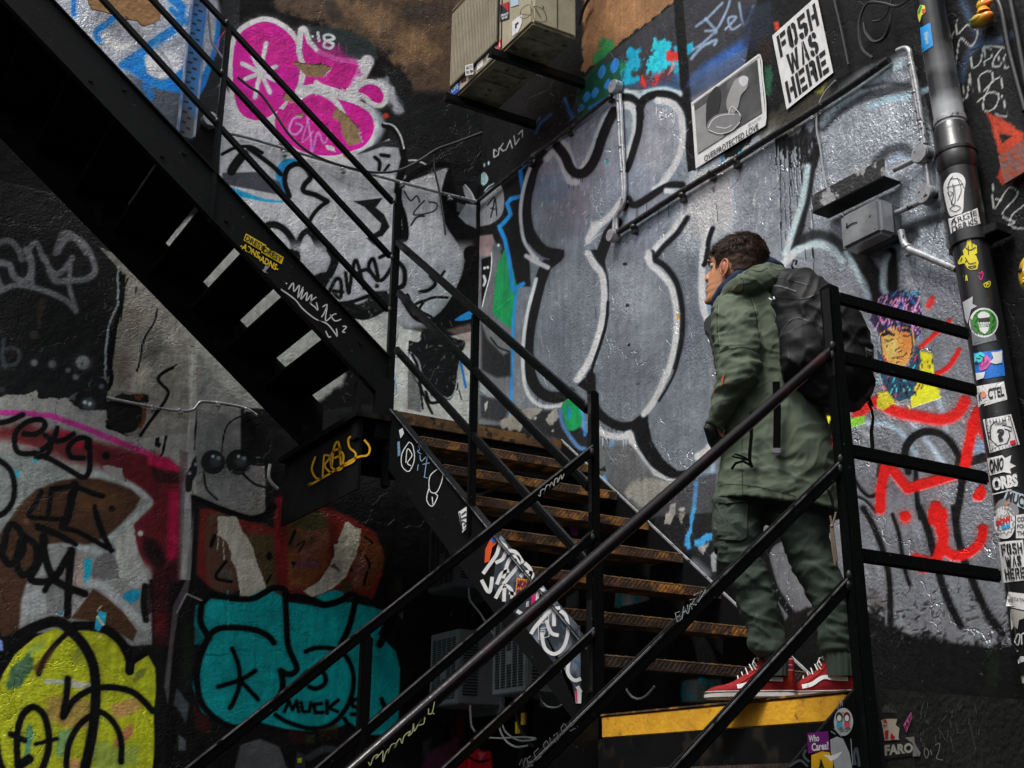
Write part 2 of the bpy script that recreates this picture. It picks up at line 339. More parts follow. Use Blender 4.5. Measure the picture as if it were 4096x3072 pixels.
A.F((138, 139, 142), [(-160, 560), (-40, 760), (160, 800), (200, 980), (560, 1040), (720, 990), (900, 900), (960, 960), (1020, 1180), (1290, 1080), (1320, 1240), (1280, 1420), (1480, 1700), (-20, 1700), (-200, 1200), (-190, 800)], 14, g=.35)
sh = [[(-112, 500), (-85, 250), (60, 145), (180, 165), (285, 260), (325, 400), (300, 580), (200, 700), (60, 780), (-70, 720)],
      [(345, 200), (370, 280), (440, 350), (560, 400), (705, 420), (620, 600), (420, 540), (330, 560), (330, 400)],
      [(200, 690), (330, 610), (420, 600), (560, 640), (690, 680), (780, 740), (803, 840), (745, 940), (640, 985), (500, 1010), (330, 980), (200, 880), (160, 790)],
      [(700, 592), (760, 547), (830, 562), (868, 620), (845, 668), (795, 655), (750, 615)]]
for i, p in enumerate(sh): A.S(WH, 64, p+[p[0]], 14, .95, sm=(i != 1)); 
A.S(WH, 90, [(760, 400), (720, 480), (670, 590)], 16, .8); A.S((150, 152, 158), 70, [(860, 540), (920, 640), (950, 700)], 40, .8, rag=10); A.S((140, 150, 160), 60, [(760, 700), (840, 780), (830, 860), (740, 980)], 40, .8)
for i, p in enumerate(sh): A.F(MG, p, 5, sm=(i != 1), g=.1)
for p in ([(420, 250), (700, 430), (560, 600)], [(30, 180), (250, 300), (200, 420), (60, 330)], [(350, 620), (600, 740), (590, 900), (400, 960), (200, 800)], [(640, 720), (740, 800), (700, 940)]): A.F(MG2, p, 50, .75, sm=True, rag=12)
A.S(WH, 34, [(330, 200), (318, 330), (345, 440), (330, 540), (290, 640)], 8, sm=True); A.S(WH, 26, [(318, 640), (420, 590), (540, 640), (610, 740)], 8)
A.S((205, 195, 200), 20, [(330, 620), (420, 600), (530, 650), (600, 730)], 6, .6)
A.S(WH, 30, [(430, 535), (470, 560), (600, 605), (700, 640)], 6); A.drips(WH, 425, 640, 575, 22, 40, 5, 1)
for a, b in (((105, 280), (32, 632)), ((18, 365), (130, 600)), ((-50, 412), (160, 520)), ((-28, 512), (168, 432))): A.S((206, 196, 205), 25, [a, b], 6)
A.S((150, 176, 172), 18, [(440, 212), (447, 262)], 5); A.D((150, 176, 172), 8, [(405, 236)])
A.S((150, 176, 172), 17, [(495, 262), (545, 250), (520, 225), (480, 232), (490, 262), (540, 285), (520, 312), (478, 300), (490, 268)], 5)
TORN = (104, 86, 62)
for p in ([(262, 395), (350, 408), (440, 410), (530, 440), (500, 470), (480, 500), (430, 500), (370, 490), (330, 450)], [(212, 640), (225, 605), (270, 600), (330, 670), (250, 665)],
          [(560, 700), (640, 760), (690, 820), (725, 850), (705, 870), (735, 925), (690, 940), (640, 930), (600, 870), (570, 790), (530, 750)], [(290, 735), (340, 730), (345, 760), (310, 758)]):
    A.F(TORN, p, 3, rag=6, g=0); A.S((20, 14, 14), 5, p[:4], 3, .8, sm=False, rag=6); A.S((230, 130, 190), 5, p[3:6], 3, .8, sm=False, rag=6)
A.F((205, 196, 196), [(190, 700), (235, 655), (248, 665), (215, 712)], 3)
A.S((215, 120, 180), 14, [(330, 760), (280, 770), (255, 850), (300, 870), (340, 820), (300, 800)], 6, .8)
A.S((215, 120, 180), 14, [(370, 760), (395, 900), (400, 990), (440, 860), (480, 930), (520, 850)], 6, .7); A.S((215, 120, 180), 12, [(380, 770), (340, 920), (410, 850)], 6, .6)
A.F((180, 170, 176), [(480, 945), (540, 950), (560, 985), (500, 975)], 3, rag=5); A.F((150, 60, 30), [(600, 1000), (640, 985), (640, 1030)], 3, rag=5); A.D((160, 45, 30), 16, [(880, 750)], 18)
A.scuffs((220, 60, 150), 2, (-60, 250, 760, 980), 26, 60, 8, 5, op=.35)
# silver field, lines
A.k = 2
A.scuffs((175, 177, 180), 2, (0, 1080, 1350, 1650), 90, 40, 8, 9, op=.4, g=.6); A.scuffs((85, 88, 94), 2, (0, 1080, 1350, 1650), 60, 50, 9, 10, op=.35, g=.3)
A.k = 2
K = lambda w, p, **k: A.S((13, 14, 16), w, p, k.pop('soft', 5), g=.05, **k)
A.F((118, 120, 124), [(700, 990), (860, 950), (960, 960), (1000, 1150), (700, 1090)], 12, g=.3); A.F((28, 28, 32), [(690, 1000), (760, 960), (850, 920), (960, 900), (1000, 960), (860, 950), (760, 985)], 12)
A.F((14, 115, 175), [(290, 1030), (215, 1040), (170, 1100), (175, 1180), (232, 1290), (110, 1292), (-20, 1250), (-200, 1190), (-200, 1240), (120, 1310), (250, 1290), (240, 1170), (230, 1090), (300, 1060)], 10, sm=True)
A.F((45, 47, 52), [(-180, 1120), (60, 1115), (190, 1180), (230, 1270), (40, 1235), (-180, 1190)], 14)
K(34, [(255, 1270), (226, 1180), (244, 1095), (310, 1062), (370, 1098), (392, 1150), (352, 1200), (350, 1240), (420, 1262), (500, 1305)]); K(26, [(505, 1305), (450, 1345), (405, 1400), (385, 1450), (390, 1520)])
K(44, [(70, 1480), (150, 1455), (225, 1490), (280, 1570), (295, 1680)]); K(36, [(395, 1485), (340, 1520), (300, 1610)]); K(50, [(400, 1500), (450, 1590), (520, 1680)]); K(30, [(-10, 960), (60, 1010), (150, 1080), (200, 1130)])
K(22, [(-180, 1000), (-100, 960), (0, 950), (80, 990)]); K(60, [(-40, 1000), (-90, 1060), (-120, 1110)])
A.F((13, 14, 16), [(668, 1305), (862, 1282), (815, 1345), (870, 1390), (905, 1470), (860, 1530), (800, 1545), (900, 1660), (790, 1580), (755, 1545), (840, 1490), (850, 1450), (790, 1390), (740, 1340)], 5)
K(34, [(868, 812), (925, 835), (975, 900), (1000, 985), (985, 1070), (962, 1160), (950, 1240)]); K(40, [(990, 980), (1000, 1080), (970, 1180), (965, 1300), (1000, 1420), (1010, 1530), (985, 1542), (955, 1430)])
A.S((165, 172, 175), 10, [(868, 798), (930, 815), (975, 880), (998, 960)], 5); A.S((150, 158, 160), 10, [(1030, 1040), (1080, 1040), (1150, 1070)], 5)
K(36, [(1010, 1175), (1090, 1115), (1190, 1070), (1310, 1075)]); K(90, [(1330, 1100), (1295, 1200), (1280, 1320), (1310, 1440), (1380, 1550), (1450, 1680)])
A.F((13, 14, 16), [(1300, 1060), (1470, 1050), (1470, 1300), (1360, 1290), (1320, 1200)], 10); A.F((110, 112, 116), [(1380, 1200), (1440, 1260), (1450, 1320), (1400, 1290), (1385, 1240)], 6); A.F((60, 62, 66), [(1340, 1310), (1390, 1330), (1380, 1380), (1340, 1370)], 8)
A.F((105, 108, 112), [(1400, 1320), (1465, 1330), (1465, 1480), (1400, 1450), (1350, 1400)], 8); A.S((150, 150, 152), 10, [(1395, 1200), (1435, 1250), (1455, 1300)], 4)
K(10, [(1000, 1240), (1040, 1300), (1080, 1270), (1100, 1310)]); K(9, [(1160, 1310), (1210, 1320), (1190, 1370), (1060, 1390), (1130, 1300)]); K(12, [(1130, 1400), (1080, 1410), (1045, 1460)]); K(24, [(810, 1020), (840, 1050), (838, 1100)]); K(24, [(850, 1005), (900, 1012)]); K(18, [(900, 1070), (870, 1110)])
K(14, [(0, 1040), (30, 1050)]); A.S((60, 60, 62), 3, [(500, 1120), (620, 1190), (760, 1230)], 3, .7)
A.S((14, 115, 175), 0.1, [(0, 0), (1, 1)])
A.F((185, 187, 190), [(500, 1390), (520, 1300), (560, 1340), (570, 1440), (530, 1470)], 20, .4, sm=True, rag=14, g=.7)
# sheet 6: lower right of the silver piece, pale plaster, black hole
A.k = 6
A.F((130, 132, 135), [(230, -70), (1420, -70), (1390, 200), (1230, 440), (1000, 480), (930, 400), (560, 330), (380, 160)], 110, g=.4); A.F((118, 120, 124), [(280, 30), (1400, 30), (1370, 180), (1200, 430), (1000, 460), (900, 380), (560, 320), (400, 160)], 50, g=.45)
A.F((146, 148, 144), [(560, 345), (700, 380), (900, 370), (1000, 470), (1105, 490), (1300, 520), (1470, 480), (1470, 1180), (900, 1080), (900, 660), (830, 640)], 14, g=.1)
A.F((104, 106, 106), [(830, 380), (960, 400), (970, 460), (900, 640)], 30, .4)
K(50, [(270, -20), (300, 20), (300, -10)]); K(52, [(520, -40), (550, 20), (525, 100), (470, 190), (480, 270), (560, 330)]); K(70, [(480, 140), (400, 170), (350, 200)]); K(24, [(530, 310), (650, 300), (800, 250), (880, 240)]); K(90, [(640, 345), (740, 370), (850, 320), (900, 290)])
A.F((13, 14, 16), [(600, 340), (700, 370), (850, 360), (900, 330), (900, 260), (800, 230), (740, 300)], 12, sm=True); K(10, [(600, 380), (650, 375), (700, 400), (850, 370)]); K(26, [(640, 320), (700, 350), (730, 370), (800, 345)])
K(30, [(960, 40), (1000, 90), (1000, 180), (960, 210)]); K(24, [(1170, 130), (1200, 180), (1160, 220), (1100, 235)]); K(18, [(1240, 130), (1260, 100)])
K(90, [(1430, -20), (1425, 100), (1360, 260), (1270, 390), (1190, 450)]); K(30, [(1190, 455), (1130, 430), (1060, 390), (1000, 300)]); A.F((13, 14, 16), [(1100, 470), (1200, 480), (1350, 540), (1400, 570), (1300, 560), (1230, 520)], 8)
for p in ([(510, 240), (560, 150), (590, 170), (585, 270), (540, 230), (600, 235)], [(620, 110), (640, 240), (660, 120), (690, 30), (740, 210)], [(690, 120), (760, 90), (830, 160), (800, 20), (770, 80), (850, 160), (930, 40), (900, -10), (840, 10)]): K(24, p, soft=4)
A.D((13, 14, 16), 14, [(822, 195)])
for p in ([(970, 240), (1000, 310), (1020, 250), (1050, 330), (1045, 380)], [(1060, 320), (1130, 290), (1100, 350), (1180, 400), (1140, 420), (1090, 370)], [(1110, 300), (1190, 270), (1280, 270)]): K(18, p, soft=4)
A.F((14, 15, 17), [(1030, 550), (1090, 556), (1105, 545), (1112, 488), (1200, 500), (1300, 530), (1390, 545), (1395, 590), (1360, 640), (1340, 760), (1350, 860), (1290, 935), (1170, 905), (1110, 760), (1060, 660), (1025, 625)], 5, rag=3)
A.S((105, 110, 112), 11, [(1040, 625), (1090, 680), (1110, 760), (1135, 830)], 5); K(18, [(1050, 640), (1085, 720), (1110, 860), (1180, 1020)]); K(14, [(1050, 760), (1100, 860), (1120, 990)]); K(20, [(1140, 880), (1170, 950), (1240, 940)])
A.S((120, 126, 128), 9, [(1240, 905), (1290, 920), (1330, 870), (1350, 740), (1360, 680)], 4); A.S((14, 95, 165), 16, [(1365, 690), (1380, 760), (1398, 850)], 5); K(8, [(1355, 870), (1370, 930)])
A.F((66, 68, 68), [(1025, 630), (1050, 720), (1100, 860), (1110, 1010), (1020, 990)], 8, .8); A.F((14, 100, 165), [(1330, 410), (1440, 350), (1440, 400), (1370, 420)], 8, sm=True)
A.F((120, 98, 92), [(1280, 480), (1420, 440), (1470, 470), (1470, 620), (1400, 560)], 30, .5); A.S((60, 62, 62), 6, [(960, 510), (945, 560)], 4); A.S((14, 95, 165), 8, [(935, 760), (945, 840), (950, 890)], 8, .4); K(8, [(945, 655), (1010, 660)])
A.scuffs((120, 122, 118), 6, (600, 420, 1420, 1000), 60, 40, 7, 11, op=.4); A.scuffs((175, 176, 174), 6, (900, 460, 1440, 1000), 30, 40, 7, 12, op=.4); A.scuffs((160, 162, 165), 6, (300, 0, 1400, 400), 90, 30, 6, 13, op=.35, g=.6)
# below the middle landing: black
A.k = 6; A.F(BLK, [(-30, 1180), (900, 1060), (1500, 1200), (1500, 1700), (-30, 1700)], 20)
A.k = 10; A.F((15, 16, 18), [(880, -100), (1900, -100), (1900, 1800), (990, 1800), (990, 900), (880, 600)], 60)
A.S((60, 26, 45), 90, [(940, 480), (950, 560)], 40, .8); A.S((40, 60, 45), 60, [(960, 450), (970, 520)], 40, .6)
# sheets L, 5, 9: left foot of wall A
A.k = 5
A.F(BLK, [(-60, -500), (790, -300), (760, 75), (755, 320), (700, 480), (690, 700), (690, 960), (-60, 960)], 6)
PL = (104, 102, 96)
A.F(PL, [(640, -60), (900, 50), (1600, 930), (1710, 1080), (1720, 1700), (1190, 1700), (1190, 1420), (600, 1000), (715, 760), (730, 560), (770, 330), (795, 110)], 6)
for q, c in (((850, 450, 110), (88, 84, 76)), ((800, 720, 90), (84, 76, 66)), ((1000, 560, 80), (78, 77, 74)), ((980, 640, 60), (70, 70, 68)), ((1120, 500, 60), (128, 126, 120)), ((900, 780, 80), (126, 122, 112)), ((1450, 860, 90), (58, 58, 57)), ((1400, 800, 60), (66, 66, 65))):
    A.F(c, [(q[0]-q[2], q[1]), (q[0], q[1]-q[2]*1.2), (q[0]+q[2], q[1]), (q[0], q[1]+q[2]*1.2)], 80, .7, sm=True, rag=10)
A.scuffs((52, 50, 47), 5, (740, 300, 1240, 860), 90, 22, 4, 21, ang=(1.3, 1.8), op=.6); A.scuffs((140, 136, 128), 5, (740, 300, 1240, 1100), 50, 22, 5, 22, op=.35)
A.k = 5
A.S((108, 118, 120), 13, [(765, 75), (762, 200), (765, 310), (735, 380), (712, 440), (695, 540), (682, 680), (684, 800)], 3, rag=3)
k5 = lambda w, p, **k: A.S((16, 17, 19), w, p, 4, g=.05, **k)
k5(30, [(800, 130), (790, 300), (750, 450), (735, 560), (715, 700), (722, 800), (700, 860)]); k5(10, [(828, 150), (800, 240), (785, 420)]); k5(9, [(885, 200), (880, 240)])
k5(13, [(1022, 345), (1000, 430), (945, 520), (918, 600), (905, 690), (888, 745)]); k5(22, [(1120, 725), (1060, 755), (1025, 795), (1050, 835), (1088, 875), (1075, 930), (1020, 1010), (960, 1090), (910, 1165)]); k5(12, [(1145, 705), (1100, 735)])
# silver tag on black
TG = (92, 93, 96)
for w, p in ((40, [(-20, 40), (60, 60), (90, 130), (150, 165), (200, 120), (200, 20), (170, -40)]), (38, [(200, 110), (205, 180)]), (34, [(290, 10), (320, 80), (370, 120), (430, 70), (470, 10)]), (36, [(320, 100), (360, 160), (450, 160), (560, 150), (615, 100), (600, 20), (560, -60), (500, -110), (450, -120), (410, -90), (380, -30)]), (28, [(455, 60), (450, 200), (480, 300), (490, 360)]), (34, [(0, 230), (100, 190), (220, 205), (330, 240), (430, 290), (490, 350)]), (30, [(-10, 150), (10, 200)])):
    A.S(TG, w, p, 16, .85, g=.4)
A.k = 1
for w, p in ((40, [(-20, 1580), (60, 1560), (120, 1620), (140, 1680)]), (36, [(180, 1680), (200, 1600), (240, 1580), (280, 1680)]), (40, [(360, 1640), (400, 1530), (440, 1510), (500, 1550), (560, 1640)])): A.S((84, 85, 88), w, p, 16, .8, g=.4)
A.k = 5
A.S((48, 54, 57), 26, [(25, 540), (15, 640), (30, 720)], 10, .8); A.S((48, 54, 57), 24, [(20, 610), (90, 595), (130, 640), (100, 700), (20, 710)], 10, .8)
for x, y, r, c in ((220, 692, 20, 78), (338, 702, 24, 64), (440, 740, 14, 74), (490, 783, 18, 84), (537, 690, 44, 98)): A.D((c, c+5, c+5), r, [(x, y)], 18, g=.3)
A.D((60, 62, 62), 8, [(532, 698)], 6); A.D((38, 40, 41), 18, [(12, 865)], 14)
A.F((40, 32, 22), [(245, 280), (300, 270), (290, 330), (270, 400), (260, 480), (245, 460)], 8, .8, rag=5); A.F((50, 42, 30), [(195, 495), (240, 480), (255, 530), (200, 530)], 4, .7, rag=5)
# light plaster
A.k = 'L'
LP = (118, 119, 115)
A.F(LP, [(-40, 195), (60, 160), (180, 150), (318, 140), (318, 200), (560, 195), (620, 260), (700, 290), (880, 295), (880, 450), (960, 480), (1150, 520), (1580, 480), (1560, 1700), (-40, 1700)], 4, rag=6)
A.F((80, 82, 82), [(560, 195), (620, 150), (730, 120), (700, 170), (640, 220)], 12, .8); A.S((92, 102, 104), 14, [(740, 95), (760, 50), (820, 25), (880, 20)], 6)
A.D((12, 14, 16), 80, [(700, 210), (820, 100)], 6); A.F((14, 16, 18), [(620, 200), (700, 130), (890, 100), (885, 290), (700, 290)], 6)
A.D((50, 58, 62), 50, [(735, 240)], 40); A.D((150, 160, 165), 15, [(705, 226), (745, 238)], 9); A.D((56, 64, 68), 20, [(840, 95)], 16)
A.scuffs((40, 40, 40), 'L', (0, 150, 330, 300), 40, 26, 5, 31, op=.6); A.scuffs((48, 47, 45), 'L', (420, 200, 860, 500), 40, 30, 5, 32, ang=(1.2, 1.9), op=.5)
A.k = 'L'
A.F((84, 82, 76), [(920, 120), (1240, 160), (1232, 240), (920, 200)], 5); A.F((16, 15, 15), [(1010, 150), (1230, 168), (1228, 230), (960, 215), (960, 170)], 5, rag=4); A.F((74, 30, 10), [(1120, 168), (1190, 160), (1160, 215), (1130, 200)], 6, rag=5)
A.F((15, 16, 17), [(895, 215), (1000, 220), (1140, 245), (1190, 300), (1170, 400), (1120, 460), (1020, 475), (930, 440), (890, 370), (885, 270)], 5, sm=True, rag=3)
A.F((84, 36, 14), [(1170, 250), (1215, 270), (1212, 340), (1180, 440), (1150, 430), (1180, 330)], 6, rag=5); A.scuffs((45, 44, 42), 'L', (870, 420, 1230, 560), 30, 34, 5, 33, op=.7)
A.k = 'L'
A.F((62, 60, 58), [(1280, 500), (1320, 490), (1330, 560), (1345, 590), (1300, 610), (1280, 560)], 3, .0); A.F((16, 17, 18), [(1290, 520), (1325, 515), (1325, 560), (1345, 575), (1320, 605), (1285, 590)], 3); k_L = lambda w, p, **k: A.S((16, 17, 19), w, p, k.pop('soft', 6), g=.08, **k)
k_L(22, [(1378, 510), (1365, 570), (1350, 640), (1320, 690)]); A.F((124, 112, 106), [(1270, 625), (1330, 600), (1335, 650), (1300, 695), (1258, 680)], 3, rag=3)
# red, magenta
A.F((84, 26, 28), [(-40, 440), (200, 400), (500, 470), (800, 560), (1150, 640), (1280, 660), (1480, 760), (1530, 830), (1480, 1700), (1150, 1560), (1050, 1300), (1250, 1040), (1000, 860), (850, 780), (500, 680), (140, 560), (-40, 520)], 110, rag=10)
A.F((72, 14, 20), [(700, 560), (1150, 660), (1500, 830), (1520, 1000), (1480, 1640), (1200, 1500), (1090, 1290), (1230, 1100), (1180, 960), (1000, 860), (850, 760)], 110, rag=12)
A.F((140, 8, 38), [(480, 470), (600, 480), (700, 590), (640, 600), (560, 560)], 50, .8, sm=True); A.F((150, 12, 62), [(1220, 660), (1400, 690), (1490, 770), (1490, 805), (1330, 770), (1230, 740)], 34, .9)
A.F((140, 8, 52), [(1400, 960), (1490, 960), (1480, 1500), (1380, 1560), (1390, 1300)], 50, .85); A.F((24, 8, 12), [(1180, 1330), (1300, 1370), (1400, 1560), (1300, 1640), (1200, 1500)], 70, .8); A.F((30, 10, 12), [(1250, 760), (1330, 800), (1530, 835), (1530, 900), (1300, 900)], 30, .6); A.S((24, 14, 14), 7, [(1250, 765), (1320, 795), (1430, 805), (1530, 830)], 4)
A.S((148, 44, 112), 44, [(-30, 312), (120, 312), (420, 340), (560, 385), (700, 435), (840, 495), (960, 545)], 6, rag=3, sm=False); A.S((150, 26, 90), 40, [(960, 545), (1100, 600), (1240, 655)], 16, .85, sm=False)
# white cloud with brown inside
A.F((108, 114, 112), [(-40, 640), (120, 640), (420, 700), (620, 850), (780, 800), (1000, 850), (1190, 960), (1265, 1050), (1180, 1160), (1060, 1280), (1090, 1400), (1150, 1480), (1160, 1700), (-40, 1700)], 26)
A.S((136, 144, 142), 46, [(440, 980), (560, 870), (720, 830), (900, 830), (1060, 900), (1180, 980), (1245, 1060), (1150, 1160), (1000, 1290), (900, 1360)], 36, .9)
A.F((52, 33, 19), [(-60, 1400), (60, 1230), (160, 1080), (300, 950), (480, 880), (640, 850), (820, 860), (960, 900), (1090, 950), (1168, 1020), (1120, 1110), (1000, 1240), (870, 1350), (700, 1420), (500, 1390), (380, 1410), (300, 1700), (-60, 1700)], 30)
A.F((70, 46, 26), [(600, 950), (900, 940), (1040, 1030), (900, 1160), (680, 1100)], 90, .6, sm=True); A.D((20, 16, 14), 26, [(928, 1110)], 14); A.D((96, 70, 56), 24, [(220, 1215)], 26, op=.7)
A.F((120, 118, 114), [(865, 760), (1015, 765), (1040, 880), (1000, 870), (870, 830)], 3, rag=5); A.S((60, 12, 14), 10, [(1010, 770), (1030, 830), (1045, 880)], 4, rag=6); A.D((150, 146, 140), 22, [(1165, 1313)], 6)
# black tag over it
for w, p in ((46, [(-20, 400), (80, 380), (190, 330)]), (46, [(200, 490), (300, 490), (370, 430), (350, 375), (250, 380), (150, 450), (120, 540), (150, 640), (280, 650), (380, 600), (450, 520), (475, 440)]), (44, [(375, 500), (440, 545), (530, 540), (610, 490)]), (46, [(720, 600), (720, 530), (640, 530), (570, 600), (590, 680), (690, 690)]), (46, [(740, 540), (745, 660), (740, 790), (690, 850), (560, 780), (420, 700), (300, 660)]), (40, [(300, 690), (400, 650), (430, 560)])): k_L(w, p)
k_L(60, [(880, 670), (882, 672)]); A.S((120, 116, 112), 26, [(180, 590), (260, 600), (320, 620)], 10, .6)
k_L(46, [(-20, 700), (80, 780), (118, 900), (110, 1030), (60, 1120), (-20, 1180)], soft=8)
for w, p in ((40, [(345, 970), (300, 1060), (240, 1170), (340, 1190), (520, 1200)]), (40, [(430, 960), (410, 1060), (400, 1150)]), (70, [(620, 910), (590, 1050), (560, 1180), (520, 1260)]), (46, [(430, 950), (620, 930), (760, 980), (850, 1005)]), (42, [(510, 1270), (640, 1300), (790, 1380), (950, 1470)]), (40, [(310, 1270), (450, 1320), (620, 1410)]), (40, [(785, 1090), (810, 1210), (850, 1320), (890, 1400)])): k_L(w, p)
A.D((20, 130, 150), 16, [(292, 715)], 6, rag=4); A.F((20, 130, 150), [(130, 790), (165, 795), (150, 850), (132, 845)], 4); A.S((40, 38, 36), 5, [(170, 905), (200, 885), (225, 905)], 3)
# sheet 9
A.k = 9
A.F((112, 114, 113), [(310, 210), (380, 205), (480, 205), (740, 260), (860, 60), (880, 180), (900, 260), (960, 400), (985, 600), (985, 860), (860, 870), (720, 800), (110, 780), (150, 430), (230, 400)], 14)
A.F((132, 134, 130), [(740, 180), (850, 60), (885, 220), (905, 300), (970, 460), (900, 500), (830, 470), (775, 420)], 6, rag=5)
A.F((84, 84, 84), [(640, 270), (740, 270), (775, 420), (700, 440), (600, 460), (590, 380)], 8, rag=5); A.F((126, 112, 106), [(480, 260), (530, 280), (545, 500), (440, 520), (400, 380)], 10, .8); A.F((86, 88, 88), [(300, 400), (400, 440), (400, 650), (300, 660)], 8, .8)
A.F((118, 122, 122), [(130, 430), (180, 420), (300, 470), (300, 640), (120, 740)], 8); A.S((140, 148, 150), 46, [(470, 215), (560, 240), (640, 265)], 30, .8)
A.F((18, 128, 160), [(545, 305), (600, 300), (590, 400), (570, 480), (545, 470)], 4); A.F((18, 118, 150), [(790, 540), (830, 510), (905, 500), (905, 560), (850, 595), (810, 575)], 6); A.F((18, 118, 150), [(385, 660), (405, 630), (410, 670)], 3)
A.F((56, 36, 22), [(560, 560), (605, 495), (700, 560), (800, 650), (890, 770), (860, 840), (780, 790), (560, 700), (460, 690)], 14); A.F((50, 32, 20), [(-40, 300), (110, 330), (190, 400), (140, 560), (120, 780), (-40, 830)], 30)
A.S((140, 144, 144), 50, [(580, 460), (650, 470), (760, 560), (860, 660), (940, 740)], 30, .85)
A.F((20, 10, 14), [(930, 480), (985, 460), (990, 640), (950, 690), (925, 600)], 20, .8); A.F((48, 10, 18), [(985, 380), (1180, 300), (1130, 1000), (1000, 900), (985, 640)], 40); A.F((84, 10, 14), [(1000, 670), (1080, 650), (1070, 780), (1010, 800)], 40, .6)
A.F((12, 8, 10), [(1100, 460), (1190, 460), (1180, 1700), (1010, 1700), (1010, 900), (1100, 860)], 50, .85); A.S((16, 16, 18), 40, [(940, 480), (930, 600), (945, 700)], 10)
k9 = lambda w, p, **k: A.S((16, 17, 19), w, p, k.pop('soft', 8), g=.08, **k)
k9(44, [(20, 250), (60, 90), (130, 120), (150, 250), (70, 340), (20, 290), (-20, 220)]); k9(44, [(130, 200), (110, 330), (150, 410), (230, 340), (230, 220), (160, 160)])
k9(50, [(280, 160), (290, 280), (340, 420), (420, 480), (550, 530)]); k9(46, [(290, 180), (250, 330), (200, 440), (340, 440), (420, 320), (465, 250)]); k9(50, [(465, 250), (450, 400), (440, 560), (438, 670)]); k9(36, [(290, 510), (340, 430), (400, 360)]); k9(34, [(240, 90), (350, 130), (490, 210)]); k9(36, [(620, 0), (660, 120), (720, 250)])
# yellow-green piece
YG = (138, 144, 24)
A.F(YG, [(-40, 1200), (20, 1050), (100, 920), (230, 810), (360, 750), (440, 790), (500, 770), (650, 770), (760, 850), (820, 970), (830, 1040), (880, 980), (960, 930), (1005, 1010), (1015, 1140), (995, 1300), (1000, 1500), (985, 1720), (-40, 1720)], 8)
A.F((44, 74, 62), [(40, 1130), (70, 1010), (210, 900), (210, 1010), (120, 1130), (60, 1160)], 26, .9, rag=6); A.F((104, 128, 60), [(170, 870), (300, 830), (280, 880), (200, 940)], 18, .7); A.F((150, 156, 160), [(280, 1090), (430, 1070), (590, 1110), (590, 1140), (520, 1150), (400, 1115), (285, 1120)], 8, .8, rag=5)
A.F((134, 106, 62), [(300, 1200), (460, 1190), (590, 1230), (590, 1400), (420, 1400), (300, 1330)], 46, .8); A.F((150, 104, 84), [(720, 1250), (880, 1200), (920, 1270), (840, 1320), (740, 1340)], 30, .7); A.F((146, 84, 70), [(740, 1480), (820, 1390), (870, 1380), (860, 1440), (800, 1500), (740, 1540)], 16, .8); A.F((160, 110, 80), [(440, 1620), (500, 1590), (560, 1700), (440, 1720)], 14, .8)
A.F((84, 122, 92), [(380, 1420), (460, 1400), (440, 1520), (390, 1600), (360, 1560)], 20, .8); A.F((50, 110, 110), [(170, 1400), (200, 1370), (220, 1440), (180, 1600), (160, 1580)], 16, .8); A.F((100, 86, 40), [(560, 1260), (600, 1240), (600, 1350)], 20, .6); A.F((92, 118, 80), [(600, 1480), (900, 1520), (880, 1660), (600, 1660)], 50, .5, rag=12)
A.F((74, 84, 44), [(860, 1080), (900, 1020), (950, 1010), (930, 1070), (860, 1110)], 14, .7); A.F((90, 94, 40), [(450, 980), (500, 880), (540, 900), (500, 1000)], 20, .6)
A.scuffs((110, 130, 70), 9, (30, 850, 990, 1640), 70, 60, 12, 41, op=.4); A.scuffs((165, 160, 70), 9, (30, 850, 990, 1640), 50, 50, 9, 42, op=.35); A.scuffs((60, 64, 30), 9, (30, 850, 990, 1640), 40, 24, 5, 43, op=.6)
A.k = 9
k9(70, [(-30, 1060), (20, 930), (130, 800), (300, 720), (390, 715), (450, 760)]); k9(66, [(450, 760), (540, 860), (600, 980), (620, 1120), (615, 1300), (590, 1480), (540, 1700)]); k9(60, [(480, 740), (580, 740), (700, 770), (790, 850), (840, 950), (840, 1030)])
k9(56, [(860, 960), (900, 910), (970, 900), (1030, 980), (1050, 1120)]); A.F((16, 17, 19), [(860, 870), (1040, 860), (1110, 1000), (1060, 1700), (1000, 1700), (1010, 1200), (1010, 1000), (960, 920), (890, 920), (860, 950)], 12)
k9(34, [(250, 1050), (290, 950), (360, 860), (430, 790)], soft=12); A.F((60, 30, 14), [(205, 1010), (280, 940), (380, 840), (330, 940), (260, 1060)], 20, .6)
k9(42, [(440, 1080), (430, 1200), (408, 1330), (470, 1230), (560, 1165), (640, 1140), (760, 1140), (880, 1180), (990, 1290)]); k9(40, [(430, 1700), (440, 1530), (500, 1400), (590, 1320), (660, 1300), (740, 1370), (785, 1480), (785, 1620)]); k9(44, [(120, 1700), (110, 1480), (140, 1330), (210, 1265), (280, 1310), (315, 1430), (310, 1560), (260, 1700)]); k9(26, [(230, 1505), (370, 1470)]); k9(40, [(70, 1440), (160, 1480)]); k9(60, [(130, 1640), (190, 1600)]); k9(40, [(-20, 1500), (0, 1620), (40, 1700)]); k9(50, [(-30, 780), (10, 860)]); A.F((90, 110, 160), [(-30, 800), (15, 840), (20, 900), (-30, 890)], 10)
A.F((24, 120, 170), [(620, 700), (640, 640), (690, 650), (685, 710), (640, 775), (618, 760)], 2); A.S((170, 165, 120), 14, [(630, 680), (670, 730)], 3); A.S((180, 140, 120), 8, [(630, 640), (655, 610)], 2); A.F((176, 176, 60), [(618, 800), (660, 790), (665, 825), (640, 820)], 2)
